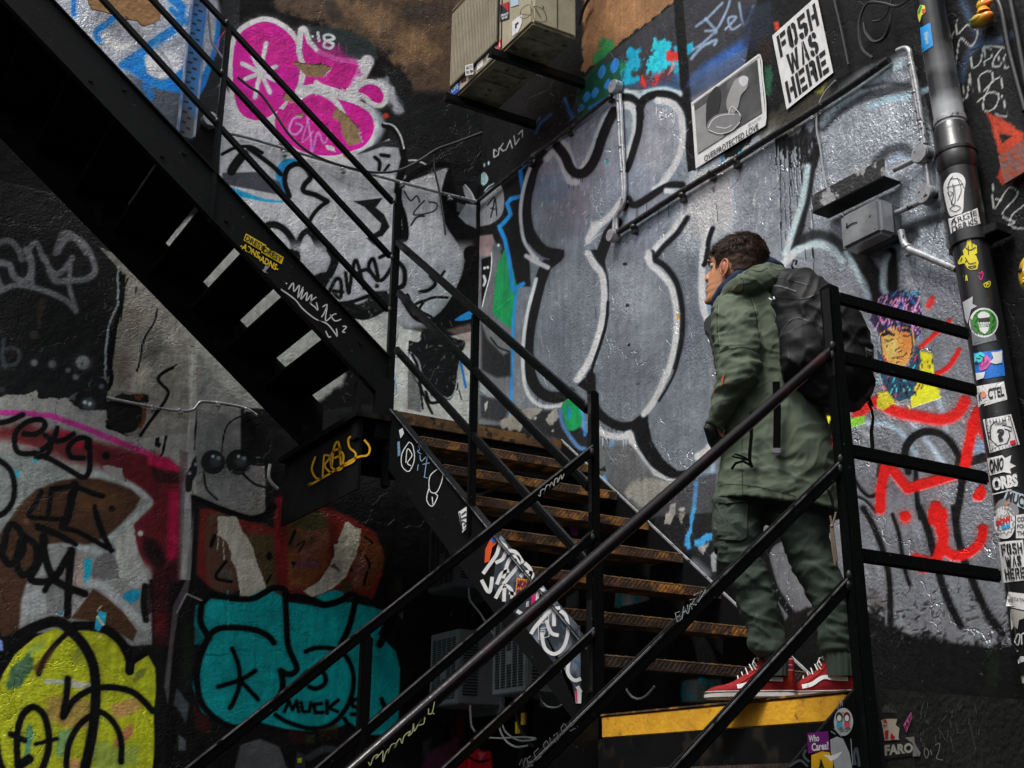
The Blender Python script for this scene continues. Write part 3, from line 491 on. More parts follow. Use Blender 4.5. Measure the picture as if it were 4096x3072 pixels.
# pilaster strip between the two panels
A.k = 'L'
A.F((118, 119, 116), [(1560, -250), (1640, -200), (1630, 400), (1610, 700), (1640, 1100), (1600, 1300), (1580, 1700), (1490, 1700), (1500, 1100), (1530, 700), (1570, 300)], 6)
A.F((140, 140, 136), [(1585, -200), (1610, -180), (1590, 320), (1560, 640), (1545, 640), (1575, 300)], 4, .8); A.F((70, 58, 62), [(1490, 620), (1560, 640), (1540, 900), (1500, 1700), (1470, 1700)], 26, .7); A.F((124, 120, 132), [(1540, 960), (1600, 1010), (1620, 1060), (1580, 1300), (1560, 1340), (1530, 1100)], 20, .5)
k_L(14, [(1635, 290), (1625, 420), (1612, 620)], soft=4); A.F((22, 22, 27), [(1600, 700), (1650, 660), (1655, 720), (1630, 820), (1600, 880), (1585, 960), (1540, 960), (1545, 830), (1580, 760)], 8, sm=True)
A.D((110, 110, 130), 14, [(1625, 740), (1572, 815)], 16); k_L(6, [(1585, 900), (1590, 950), (1610, 1000)], soft=4); A.S((120, 120, 124), 4, [(1535, 1080), (1540, 1200), (1560, 1300), (1595, 1380)], 3)
A.F((112, 80, 62), [(1625, -330), (1680, -390), (1680, -240), (1625, -190)], 3, .0)
A.k = 5; A.F((112, 84, 66), [(1272, 720), (1308, 680), (1310, 780), (1272, 812)], 3)
# right panel: plaster with black balls, dark head shape
A.k = 'L'
A.F((96, 97, 96), [(1640, -200), (1800, 0), (2140, 280), (2140, 400), (2100, 1130), (1900, 1080), (1660, 1010), (1630, 700)], 10)
A.F((62, 62, 62), [(1700, 850), (2000, 850), (2100, 960), (2000, 1100), (1800, 1030)], 80, .6, sm=True, rag=10); A.scuffs((140, 138, 132), 'L', (1650, 100, 2120, 1100), 50, 50, 9, 51, op=.3); A.scuffs((58, 58, 60), 'L', (1650, -60, 2120, 1100), 50, 40, 8, 52, ang=(1.2, 1.9), op=.45)
A.k = 'L'
k_L(14, [(2020, 335), (1940, 370), (1880, 430), (1850, 540), (1840, 640)], soft=4); k_L(10, [(1690, 800), (1700, 900), (1750, 1000)]); k_L(14, [(2000, 800), (2060, 860), (2100, 920)]); A.S((110, 110, 106), 4, [(1905, 860), (1950, 960), (1985, 1020)], 3)
A.k = 5
for x, y, rx in ((1380, 1335, 78), (1545, 1335, 82)):
    A.D((13, 15, 17), rx, [(x, y)], 6, g=.5); A.D((42, 52, 56), rx*.42, [(x+rx*.2, y-rx*.05)], rx*.7, g=.5, op=.8); A.D((120, 130, 134), 10, [(x, y-38)], 5); A.D((92, 102, 106), 12, [(x+36, y-26)], 10)
A.F((13, 15, 17), [(1590, 1260), (1640, 1160), (1720, 1110), (1900, 1120), (1900, 1360), (1640, 1360), (1600, 1320)], 8); A.F((74, 84, 90), [(1625, 1240), (1650, 1230), (1690, 1290), (1670, 1310), (1635, 1280)], 20, .8, sm=True)
A.S((46, 44, 40), 30, [(1610, 1030), (1650, 1070), (1690, 1080)], 16, .8); A.D((110, 108, 104), 16, [(1613, 1546)], 20, op=.7)
# sheet T: dark head shapes, brush marks, teal piece
A.k = 'T'
A.F((15, 15, 17), [(90, 110), (200, 150), (400, 240), (560, 200), (560, -60), (1500, -60), (1500, 1800), (-10, 1800), (30, 800), (100, 600)], 14)
A.F((82, 22, 18), [(140, 190), (230, 190), (420, 250), (560, 300), (570, 130), (700, 150), (900, 200), (1000, 240), (1140, 330), (1190, 470), (1130, 680), (1000, 700), (200, 640), (120, 560)], 30)
A.F((64, 46, 34), [(190, 230), (330, 260), (360, 640), (210, 640), (170, 440)], 26, .9, sm=True); A.F((50, 46, 24), [(400, 330), (560, 340), (590, 640), (480, 640), (420, 420)], 30, .9); A.F((86, 52, 26), [(640, 420), (860, 400), (900, 470), (760, 640), (640, 650)], 50, .9)
A.F((68, 48, 24), [(600, 180), (880, 210), (880, 420), (640, 420)], 50, .85); A.F((92, 60, 52), [(690, 330), (850, 290), (860, 400), (760, 470), (670, 440)], 40, .7, sm=True); A.F((40, 46, 24), [(640, 240), (760, 170), (860, 270), (760, 310)], 36, .8, sm=True); A.F((68, 38, 66), [(680, 490), (780, 470), (830, 520), (700, 530)], 30, .6, sm=True)
A.F((80, 46, 22), [(1050, 330), (1160, 400), (1180, 520), (1120, 640), (1010, 640), (1000, 480)], 36, .85, sm=True); A.F((88, 54, 58), [(1020, 470), (1090, 460), (1090, 560), (1040, 640), (1000, 600)], 26, .6, sm=True); A.F((38, 54, 28), [(940, 600), (1000, 600), (1010, 680), (940, 680)], 20, .7)
A.S((90, 14, 20), 60, [(600, 140), (590, 330), (600, 560), (610, 640)], 40, .8); A.S((60, 12, 14), 50, [(880, 200), (900, 380), (880, 480)], 40, .6); A.S((110, 20, 12), 26, [(1160, 560), (1130, 640), (1110, 690)], 20, .7); A.F((60, 60, 58), [(230, 560), (280, 490), (330, 560), (330, 600)], 14, .8)
kT = lambda w, p, **k: A.S((13, 14, 15), w, p, k.pop('soft', 7), g=.08, **k)
kT(22, [(225, 345), (205, 400)]); kT(18, [(290, 490), (230, 580), (320, 605)]); kT(14, [(680, 320), (650, 390)]); kT(8, [(690, 400), (735, 375), (700, 440)]); kT(26, [(535, 450), (535, 470)]); kT(14, [(545, 570), (520, 610)]); A.F((13, 14, 15), [(655, 490), (690, 490), (670, 525)], 3); kT(13, [(1080, 460), (1100, 500), (1100, 530)]); kT(14, [(1090, 550), (1070, 620)]); kT(14, [(1075, 350), (1120, 385)]); A.F((13, 14, 15), [(1000, 520), (1015, 545), (985, 545)], 3)
A.k = 5; A.F((14, 14, 16), [(1180, 1700), (1270, 1560), (1400, 1600), (1560, 1680), (1700, 1660), (1700, 1800), (1200, 1800)], 8, .0)
A.k = 'T'
A.F((92, 93, 92), [(130, 20), (520, 20), (500, 80), (450, 180), (430, 230), (330, 190), (210, 140), (150, 110)], 50); kT(12, [(165, 0), (180, 80), (240, 140)]); kT(14, [(390, 0), (450, 50), (510, 70)]); A.D((110, 108, 104), 16, [(420, 110), (330, 150)], 18, op=.6); A.scuffs((60, 60, 60), 'T', (140, -40, 500, 180), 30, 30, 8, 61, op=.5)
A.k = 'T'; kT(34, [(110, 130), (250, 190), (420, 245), (490, 240), (560, 180)])
GW = (142, 140, 128)
A.F(GW, [(243, 240), (262, 234), (345, 238), (358, 250), (382, 320), (405, 345), (440, 410), (465, 510), (500, 580), (518, 640), (430, 695), (370, 698), (360, 590), (340, 520), (315, 480), (322, 450), (300, 380), (262, 350), (240, 340)], 3, rag=3, g=.1)
A.S(GW, 5, [(243, 330), (242, 430)], 2); A.S(GW, 5, [(270, 350), (277, 450), (276, 480)], 2); A.S(GW, 8, [(290, 350), (298, 385)], 3)
A.F(GW, [(962, 268), (980, 265), (1048, 310), (1045, 400), (1000, 510), (970, 570), (900, 640), (780, 690), (725, 655), (820, 600), (870, 520), (900, 470), (905, 395), (925, 385)], 3, rag=3, g=.1); A.F((60, 30, 26), [(870, 515), (905, 500), (940, 550), (890, 530)], 3, .8, rag=4); A.scuffs((70, 60, 56), 'T', (990, 290, 1050, 500), 20, 16, 4, 62)
A.k = 'T'
TL = (6, 122, 124)
A.F(TL, [(190, 700), (370, 715), (520, 640), (600, 680), (640, 720), (790, 740), (900, 720), (1000, 720), (1160, 760), (1210, 780), (1150, 900), (1250, 1000), (1275, 1100), (1265, 1380), (1200, 1470), (1080, 1470), (990, 1400), (900, 1440), (760, 1450), (640, 1440), (480, 1400), (380, 1430), (260, 1420), (150, 1340), (100, 1200), (130, 1040), (170, 950), (110, 850), (120, 740)], 12, g=.15)
A.F((4, 82, 84), [(110, 760), (160, 740), (160, 860), (170, 960), (110, 960)], 16, .8); A.F(TL, [(440, 690), (518, 640), (560, 660), (560, 700), (480, 720)], 8); A.F(TL, [(790, 690), (900, 650), (950, 660), (960, 700), (850, 720)], 10)
A.scuffs((4, 84, 88), 'T', (160, 720, 1200, 1400), 60, 80, 10, 63, ang=(-.1, .1), op=.5); A.scuffs((20, 130, 130), 'T', (160, 700, 1200, 1380), 40, 30, 8, 64, op=.35)
A.k = 'T'
kT(36, [(150, 740), (145, 830), (180, 900), (190, 920)]); kT(34, [(160, 720), (210, 680), (330, 700), (440, 700), (510, 665), (560, 640), (620, 650), (640, 700)]); kT(36, [(640, 700), (700, 690), (780, 720), (850, 735), (930, 715), (1000, 680), (1040, 700)])
kT(34, [(625, 680), (630, 800), (640, 960), (670, 1040), (690, 1100), (650, 1130), (600, 1110)]); kT(34, [(190, 910), (250, 870), (350, 865), (460, 880), (530, 915), (560, 950)]); kT(36, [(190, 920), (140, 1040), (125, 1160), (150, 1290), (230, 1380), (330, 1430), (420, 1420)])
kT(26, [(325, 985), (360, 1080), (365, 1190), (330, 1290), (310, 1320)]); kT(26, [(245, 1200), (370, 1160), (455, 1110)]); kT(26, [(375, 1170), (470, 1270)])
kT(34, [(1020, 720), (990, 850), (940, 960)]); kT(26, [(740, 1000), (800, 980), (900, 985), (970, 1030), (1010, 1130), (1000, 1250), (950, 1350), (870, 1420), (760, 1435), (640, 1400), (570, 1360)]); kT(34, [(600, 1110), (610, 1200), (570, 1320)]); kT(26, [(700, 1170), (760, 1110), (840, 1120), (850, 1180), (800, 1210), (760, 1200)]); kT(24, [(960, 1380), (1000, 1430), (1080, 1460)])
A.S((5, 60, 60), 5, [(175, 1015), (240, 1022), (300, 1012)], 2); A.D((120, 160, 158), 4, [(446, 926)]); A.S((30, 130, 130), 3, [(298, 640), (302, 850)], 2)
for p in ([(620, 1340), (645, 1280), (665, 1330), (690, 1280), (700, 1340)], [(715, 1290), (725, 1340), (760, 1340), (770, 1290)], [(830, 1295), (785, 1300), (795, 1345), (840, 1345)], [(860, 1280), (862, 1350)], [(925, 1275), (870, 1320), (920, 1340)]): kT(20, p, sm=False, soft=5)
kT(22, [(1060, 1270), (1010, 1275), (1010, 1310), (1060, 1320), (1050, 1350), (1000, 1355)], soft=5); kT(26, [(1170, 1270), (1200, 1330), (1250, 1290)]); kT(40, [(1160, 960), (1200, 880), (1230, 790)])
A.F((50, 12, 14), [(640, 1440), (740, 1460), (740, 1520), (650, 1520)], 26, .8); A.F((44, 50, 24), [(740, 1470), (790, 1470), (790, 1520), (740, 1520)], 20, .7); A.F((60, 14, 12), [(100, 1300), (200, 1400), (200, 1480), (120, 1440)], 30, .7); A.F((46, 26, 14), [(810, 1440), (930, 1400), (930, 1500), (820, 1500)], 36, .7)
A.F((58, 60, 62), [(330, 1700), (370, 1530), (480, 1495), (590, 1540), (650, 1700)], 16, g=.4); A.S((46, 48, 50), 40, [(760, 1600), (840, 1555), (920, 1560)], 24, .8); A.F((40, 42, 42), [(690, 1560), (740, 1590), (740, 1660), (680, 1660)], 20, .7); A.F((120, 130, 30), [(692, 1605), (718, 1602), (716, 1630), (694, 1630)], 3)
A.F((40, 14, 30), [(1200, 640), (1260, 570), (1290, 620), (1240, 720)], 26, .8); A.F((24, 40, 28), [(1240, 560), (1290, 580), (1290, 680), (1250, 680)], 24, .8); A.F((60, 60, 60), [(1265, 790), (1290, 770), (1290, 820)], 3)
A.F((16, 30, 18), [(50, 800), (110, 880), (90, 1200), (40, 1160)], 20, .8); A.F((84, 84, 86), [(-60, 1200), (-10, 740), (60, 600), (90, 300), (110, 200), (90, 560), (70, 680), (20, 780), (-10, 960), (-40, 1300)], 10, .6)
A.S((120, 118, 118), 7, [(10, 780), (65, 672), (150, 710)], 3, sm=False); A.F((60, 66, 70), [(-10, 1300), (10, 1210), (80, 1300), (60, 1400), (20, 1330)], 20, .7); A.F((76, 80, 84), [(20, 1470), (60, 1500), (60, 1560), (20, 1560)], 16, .7)
A.k = 'V'
A.F((130, 12, 28), [(470, 1600), (560, 1545), (640, 1540), (740, 1560), (740, 1760), (420, 1760)], 12, rag=8); A.F((60, 8, 26), [(470, 1320), (560, 1330), (560, 1500), (480, 1500)], 30, .8); A.F((90, 34, 60), [(260, 1700), (330, 1560), (520, 1460), (520, 1620), (400, 1760)], 50, .5); A.S((14, 14, 16), 16, [(500, 1600), (560, 1580), (640, 1620), (700, 1610)], 6); A.S((14, 14, 16), 12, [(490, 1330), (500, 1440), (550, 1500)], 6); A.F((40, 40, 44), [(290, 1500), (350, 1460), (340, 1600), (290, 1600)], 20, .6); A.F((60, 30, 44), [(300, 1640), (340, 1560), (380, 1700)], 20, .5); A.F((90, 8, 16), [(490, 820), (560, 800), (580, 900), (500, 920)], 16, .8)
# pale plaster glimpsed between the treads of the upper flight
A.k = 0; A.F((118, 120, 116), [(330, 600), (345, 520), (410, 470), (470, 470), (560, 540), (760, 740), (740, 830), (640, 900), (560, 900), (480, 830), (400, 720)], 12, rag=6, g=.1)
A.k = 5; A.scuffs((100, 102, 98), 5, (560, -100, 1100, 400), 40, 40, 8, 66, op=.5); A.k = 6; A.scuffs((100, 102, 98), 6, (-200, 200, 560, 900), 60, 50, 9, 67, op=.5)
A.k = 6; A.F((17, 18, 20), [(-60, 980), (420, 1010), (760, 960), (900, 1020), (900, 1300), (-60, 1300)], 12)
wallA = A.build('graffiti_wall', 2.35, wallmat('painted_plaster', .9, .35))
tag(wallA, 'tall plaster wall behind the stairs painted with pink, silver, lime and teal graffiti', 'wall')
# ================================================================ WALL B (beside the middle flight)
B = Wall(0, XB, 2.9, YA, ZC-.2, ZC+7.3, .009/DET, .0062/DET, 91)
B.k = 3
SB = (104, 112, 121)
# brown top, dark band, colours
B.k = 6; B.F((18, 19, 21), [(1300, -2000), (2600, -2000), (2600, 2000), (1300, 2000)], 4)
B.k = 3
B.F((110, 80, 54), [(545, -80), (1400, -80), (1120, 20), (900, 190), (760, 290), (640, 390), (535, 470), (540, 200)], 10, rag=8); B.F((84, 60, 42), [(545, -60), (700, -60), (640, 200), (545, 440)], 60, .7); B.F((132, 98, 66), [(760, -40), (900, -40), (860, 180), (740, 200)], 60, .5, sm=True, rag=10)
B.scuffs((150, 112, 72), 3, (560, 0, 1000, 300), 40, 30, 6, 71, op=.4); B.scuffs((70, 50, 36), 3, (560, 0, 1100, 260), 40, 40, 7, 72, op=.4)
B.k = 3
B.F((40, 40, 44), [(1400, -80), (1782, -80), (1782, 900), (1240, 700), (1190, 620), (900, 640), (540, 760), (440, 800), (520, 520), (640, 400), (770, 300), (900, 200), (1120, 30)], 20)
for p, c in (([(640, 290), (670, 240), (690, 270), (640, 310)], (18, 96, 52)), ([(610, 350), (640, 330), (700, 260), (740, 290), (700, 350), (620, 420), (605, 400)], (26, 108, 58))): B.F(c, p, 24, .9, sm=True)
B.F((16, 64, 46), [(530, 520), (640, 420), (780, 380), (780, 560), (640, 700), (520, 800), (500, 640)], 26, rag=6); B.F((22, 100, 60), [(760, 400), (860, 400), (870, 450), (780, 470)], 24, .8)
for q in ((660, 465, 28, 44), (743, 425, 30, 50), (615, 600, 26, 36), (698, 545, 24, 34), (560, 628, 26, 36), (525, 700, 22, 30)): B.F((38, 104, 178), [(q[0]-q[2], q[1]+q[3]*.3), (q[0]+q[2]*.1, q[1]-q[3]), (q[0]+q[2], q[1]-q[3]*.3), (q[0]-q[2]*.1, q[1]+q[3])], 7, sm=True)
B.S((40, 100, 190), 22, [(580, 700), (690, 640), (740, 620)], 12, .7); B.S((30, 90, 160), 26, [(420, 640), (450, 720), (470, 760)], 26, .7); B.S((30, 80, 140), 20, [(330, 740), (260, 800), (230, 860)], 20, .7)
B.F((16, 124, 150), [(790, 480), (830, 330), (880, 290), (920, 400), (860, 470), (900, 540), (800, 540)], 16, sm=True, rag=16); B.F((30, 150, 178), [(950, 440), (1000, 300), (1060, 250), (1110, 290), (1100, 380), (1160, 400), (1050, 480), (980, 500)], 14, sm=True, rag=18); B.F((30, 150, 178), [(1130, 290), (1165, 300), (1165, 560), (1120, 460)], 14, .8, rag=8)
B.F((40, 60, 90), [(790, 560), (1000, 500), (1170, 470), (1170, 590), (960, 580)], 30, .8); B.F((90, 36, 36), [(900, 500), (1100, 440), (1150, 420), (1100, 520), (900, 560)], 30, .5, rag=12)
for p in ([(1080, 340), (1110, 325), (1160, 350), (1160, 395), (1100, 400), (1070, 370)], [(1030, 460), (1050, 470), (1010, 560), (990, 555)], [(920, 500), (945, 505), (945, 555), (920, 550)]): B.F((170, 36, 30), p, 12, .9, rag=10, sm=True)
B.F((200, 120, 120), [(1120, 400), (1145, 410), (1100, 480), (1085, 490)], 14, .6)
B.F((13, 13, 15), [(1120, -60), (1180, -60), (1240, 640), (1260, 1110), (1210, 1110), (1175, 640), (1140, 200)], 8)
B.F((34, 74, 140), [(1210, 560), (1300, 430), (1560, 260), (1782, 90), (1782, 190), (1640, 300), (1400, 440), (1240, 540)], 60, .85); B.F((60, 78, 110), [(1230, 480), (1400, 400), (1600, 320), (1620, 400), (1300, 600), (1240, 640)], 50, .7); B.F((22, 140, 170), [(1210, 290), (1250, 270), (1255, 330), (1215, 360)], 16, .9)
LW = (118, 138, 164)
for w, p in ((16, [(1270, 170), (1340, 120), (1400, 60), (1440, 20)]), (16, [(1330, 120), (1400, 200), (1380, 220), (1300, 290), (1250, 320)]), (20, [(1240, 380), (1300, 310), (1350, 280), (1400, 260), (1390, 290)]), (16, [(1330, 200), (1400, 190), (1450, 110), (1480, 40), (1490, 0)]), (14, [(1460, 190), (1500, 150), (1530, 110), (1480, 120), (1500, 190), (1560, 160)]), (14, [(1550, 20), (1570, 130), (1590, 160), (1620, 90), (1640, 40)])): B.S(LW, w, p, 14, .85)
B.F((120, 120, 126), [(1240, 640), (1330, 580), (1500, 480), (1560, 440), (1400, 620), (1250, 680)], 40, .6, g=.5)
# big silver field
B.k = 3
B.F(SB, [(200, 1000), (450, 860), (560, 760), (780, 600), (960, 580), (1170, 620), (1215, 1120), (1782, 820), (1782, 1700), (40, 1700), (130, 1300)], 10, g=.9)
B.k = 7
B.F((95, 101, 108), [(60, -60), (1960, -60), (1960, 1740), (1300, 1700), (600, 1380), (480, 1250), (100, 1040), (40, 900), (90, 300)], 130, g=.9); B.F((95, 101, 108), [(110, 60), (1960, 60), (1960, 1700), (1300, 1640), (620, 1320), (500, 1200), (130, 1010), (70, 900), (110, 300)], 30, g=.9)
B.k = 3
B.F((172, 178, 184), [(1250, 1100), (1782, 820), (1782, 1240), (1500, 1540), (1180, 1600), (1150, 1400)], 200, .75, g=1, rag=16); B.F((126, 128, 134), [(250, 1000), (700, 760), (760, 900), (600, 1400), (300, 1500)], 140, .4, g=1); B.F((86, 88, 96), [(230, 1280), (480, 1200), (600, 1400), (560, 1560), (300, 1560)], 120, .5, g=.9); B.F((142, 142, 146), [(900, 760), (1150, 720), (1150, 1000), (950, 1100)], 100, .5, sm=True, g=1)
B.F((60, 92, 120), [(240, 1180), (440, 1120), (430, 1260), (280, 1320)], 70, .3, sm=True); B.F((16, 96, 104), [(680, 1040), (700, 1030), (710, 1055), (690, 1060)], 6, .8, rag=6)
B.scuffs((196, 198, 206), 3, (240, 700, 1780, 1640), 170, 46, 6, 73, ang=(1.6, 2.7), op=.5, g=1); B.scuffs((84, 85, 92), 3, (240, 700, 1780, 1640), 120, 50, 8, 74, op=.35, g=.8)
B.scuffs((170, 172, 180), 7, (240, 0, 1400, 1300), 160, 36, 6, 75, ang=(1.6, 2.9), op=.4, g=1); B.scuffs((70, 72, 80), 7, (240, 0, 1400, 1350), 120, 50, 8, 76, op=.35, g=.8)
B.k = 7; B.F((74, 86, 108), [(330, 420), (430, 420), (440, 560), (340, 560)], 50, .35, sm=True); B.F((112, 114, 120), [(800, 300), (1100, 400), (1000, 900), (760, 800)], 120, .3, sm=True, g=1); B.F((76, 80, 90), [(1200, 300), (1330, 330), (1330, 520), (1150, 800)], 80, .5, g=1)
B.k = 7; B.F((84, 88, 96), [(250, 350), (560, 300), (560, 600), (420, 820), (280, 760)], 160, .6, g=.95, rag=14); B.F((130, 134, 140), [(700, 60), (960, 40), (1040, 300), (860, 420), (720, 340)], 140, .5, g=1, rag=14); B.F((82, 86, 92), [(700, 560), (1020, 560), (980, 860), (760, 1000), (640, 880)], 160, .5, g=.95, rag=14)  # soft patches paint darker lobes and a broad highlight into the silver
B.k = 4; B.F((170, 175, 182), [(560, 760), (800, 680), (960, 720), (900, 940), (640, 1000)], 140, .7, g=1, rag=14); B.F((150, 154, 160), [(-60, 1000), (140, 960), (160, 1300), (0, 1500), (-100, 1400)], 120, .7, g=1, rag=14)  # bright sheen between poster and pipe, laid into the paint colour
for _k, _x0, _x1, _y, _n, _l, _c, _s in ((7, 240, 420, 920, 7, 120, (15, 16, 18), 1), (7, 640, 900, 1120, 8, 110, (15, 16, 18), 2), (7, 860, 1120, 1440, 8, 120, (16, 17, 19), 3), (7, 630, 840, 1175, 6, 70, (170, 184, 194), 4), (3, 430, 560, 1150, 5, 70, (16, 17, 19), 5), (3, 850, 1100, 1320, 6, 90, (16, 17, 19), 6), (3, 1000, 1150, 700, 4, 80, (176, 190, 200), 7)): B.k = _k; B.drips(_c, _x0, _x1, _y, _n, _l, 5, _s, g=.4)
# left margin: corner strip, blue zigzag, green
B.k = 6
B.F((92, 94, 98), [(1465, -60), (1600, -60), (1700, 100), (1740, 300), (1782, 900), (1660, 1100), (1480, 1090)], 20, .8); B.F((14, 15, 17), [(1465, -1100), (1700, -1100), (1660, -240), (1600, -80), (1465, -120)], 14)
B.F((14, 15, 17), [(1600, -440), (1782, -560), (1820, 200), (1700, 200), (1640, -60)], 14)
B.F((100, 102, 106), [(1480, -330), (1540, -430), (1630, -450), (1645, -320), (1610, -240), (1500, -190), (1465, -260)], 8, sm=True); B.F((14, 15, 17), [(1465, -170), (1530, -200), (1620, -190), (1600, -130), (1500, -140)], 8, sm=True)
for p in ([(1540, -330), (1585, -380), (1560, -250)], [(1560, -310), (1600, -300)], [(1590, -370), (1600, -260)]): B.S((14, 15, 17), 9, p, 3)
B.F((120, 100, 102), [(1475, -130), (1570, -140), (1600, -60), (1560, 0), (1480, 0)], 16, .8); B.D((60, 70, 74), 30, [(1600, -50)], 20); B.D((150, 165, 170), 8, [(1610, -70)], 5)
for q in ((1515, -500, 30, 44), (1518, -590, 7, 14), (1546, -602, 7, 14)): B.F((120, 146, 152), [(q[0]-q[2], q[1]), (q[0], q[1]-q[3]), (q[0]+q[2], q[1]), (q[0], q[1]+q[3])], 5, sm=True)
B.S((110, 130, 134), 8, [(1520, -420), (1545, -450), (1580, -470)], 4)
for p in ([(1600, -680), (1580, -690), (1580, -640), (1610, -655), (1615, -700)], [(1640, -730), (1620, -700), (1640, -680), (1660, -690)], [(1665, -700), (1685, -750), (1700, -700)], [(1710, -780), (1720, -720), (1745, -760)], [(1740, -790), (1765, -815), (1765, -770)]): B.S((140, 146, 148), 6, p, 3, sm=False)
B.F((16, 112, 62), [(1585, 180), (1610, 40), (1660, -60), (1680, -20), (1730, 190), (1700, 470), (1640, 440), (1570, 370)], 6, rag=2); B.S((20, 140, 80), 4, [(1580, 360), (1680, 280), (1720, 250)], 3)
BL = (22, 108, 176)
B.S(BL, 26, [(1790, -600), (1750, -560), (1770, -420), (1765, -390), (1690, -370), (1665, -340), (1690, -270), (1650, -220), (1615, -190), (1650, -110), (1675, 0), (1690, 100), (1700, 220), (1770, 180)], 9, sm=False); B.S(BL, 22, [(1725, 230), (1710, 400), (1700, 600), (1695, 780), (1690, 1050)], 10, .85)
B.F((14, 15, 17), [(1500, 20), (1560, 0), (1570, 60), (1530, 220), (1500, 330)], 8); B.D((150, 160, 162), 9, [(1520, 78), (1540, 74)], 4); B.S((150, 154, 156), 16, [(1515, 130), (1525, 160), (1515, 190)], 6); B.S((160, 166, 170), 7, [(1565, -20), (1565, 60), (1550, 150), (1525, 240), (1505, 330)], 3)
B.F((24, 26, 28), [(1500, 440), (1540, 540), (1640, 640), (1690, 620), (1690, 780), (1600, 790), (1500, 740)], 24); B.S((13, 14, 16), 12, [(1560, 530), (1610, 590), (1680, 620)], 4); B.F((110, 116, 120), [(1490, 820), (1560, 880), (1620, 920), (1540, 915), (1490, 870)], 8); B.F((24, 26, 28), [(1490, 900), (1600, 930), (1690, 960), (1640, 1080), (1490, 1050)], 30, .9); B.F((130, 128, 124), [(1520, 960), (1545, 935), (1540, 980), (1525, 1010)], 3, rag=3)
# main letter outlines: white edge plus black shadow line
B.k = 3
WB = (176, 190, 200)
def double(k, black, white, wb=70, ww=30):
    B.k = k
    for p in white: B.S(WB, ww, p, 16, .95, g=.6)
    for p in black: B.S((14, 15, 18), wb, p, 12, g=.15)
B.k = 3
B.S((170, 192, 205), 40, [(800, 600), (870, 610), (905, 630), (960, 600), (1060, 585), (1160, 610)], 24, .9, g=.5)
B.S((14, 15, 18), 62, [(175, 1240), (195, 1180), (225, 1080), (280, 1000)], 10); B.S((14, 15, 18), 74, [(190, 1180), (165, 1320), (175, 1460), (220, 1560), (290, 1630), (380, 1650)], 10)
B.S(WB, 22, [(215, 1040), (170, 1160), (142, 1280), (133, 1400), (150, 1540), (190, 1620), (240, 1680)], 12, .95, g=.6)
B.S(WB, 36, [(300, 1030), (345, 985), (390, 1030), (420, 1100), (450, 1170), (500, 1180)], 24, .9, g=.6); B.S(WB, 30, [(400, 915), (440, 960), (470, 1050), (495, 1100), (540, 1080), (600, 960), (640, 850), (680, 760), (740, 690)], 18, .95, g=.6)
B.S((14, 15, 18), 62, [(370, 945), (420, 1010), (455, 1090), (500, 1125), (560, 1110), (620, 1020), (660, 900), (700, 800), (740, 720)], 10)
B.S((14, 15, 18), 60, [(790, 635), (850, 640), (895, 690), (905, 760)], 10); B.S(WB, 42, [(790, 680), (850, 690), (880, 750), (880, 850), (850, 960), (820, 1060)], 20, .95, g=.6)
B.S((14, 15, 18), 44, [(905, 740), (900, 850), (870, 960), (830, 1080), (800, 1120)], 10)
B.S((14, 15, 18), 54, [(905, 710), (930, 650), (1000, 615), (1090, 615), (1155, 650), (1185, 720)], 10); B.S((210, 214, 220), 34, [(1020, 650), (1090, 660), (1130, 680)], 16, .95, g=.6)
B.S(WB, 36, [(1130, 680), (1170, 740), (1185, 850), (1170, 980), (1120, 1090), (1050, 1190), (1000, 1230)], 20, .95, g=.6); 
B.S((14, 15, 18), 46, [(815, 1290), (870, 1330), (950, 1290), (1040, 1230), (1110, 1200), (1180, 1200)], 10); B.S((14, 15, 18), 60, [(830, 1300), (800, 1340), (800, 1330)], 10); B.S(WB, 28, [(1075, 1235), (1120, 1240), (1160, 1260)], 14, .9, g=.6)
B.S(WB, 34, [(790, 1290), (740, 1370), (680, 1430), (600, 1490), (570, 1560)], 20, .9, g=.6); B.F((180, 196, 206), [(590, 1440), (680, 1420), (620, 1520), (575, 1560)], 30, .8); B.S((180, 176, 176), 5, [(545, 1590), (640, 1520), (740, 1455), (770, 1420)], 3, sm=False)
B.S((14, 15, 18), 70, [(760, 1440), (700, 1520), (660, 1640), (640, 1700)], 8, sm=False)
B.S(WB, 40, [(1230, 1310), (1190, 1400), (1130, 1490), (1040, 1580), (960, 1670)], 26, .9, g=.6); B.S((14, 15, 18), 34, [(1215, 1410), (1150, 1510), (1060, 1600), (990, 1690)], 16)
B.S((200, 208, 214), 34, [(1360, 1480), (1330, 1560), (1320, 1680)], 12, g=.6); B.S((14, 15, 18), 32, [(1378, 1480), (1350, 1570), (1340, 1690)], 10); B.S((190, 200, 208), 34, [(1700, 1430), (1680, 1520)], 20, .9, g=.6)
B.S((60, 60, 70), 3, [(1160, 1500), (1240, 1420), (1270, 1410), (1285, 1500), (1200, 1600), (1230, 1640), (1250, 1460), (1170, 1560)], 2, .7, sm=False)
B.F((20, 20, 22), [(1370, 1215), (1395, 1210), (1390, 1250), (1380, 1260)], 3); B.S((20, 20, 22), 5, [(1395, 1320), (1410, 1400), (1412, 1435)], 2); B.F((190, 190, 194), [(1340, 1200), (1400, 1200), (1390, 1270), (1350, 1250)], 14, .5, rag=8, g=1)
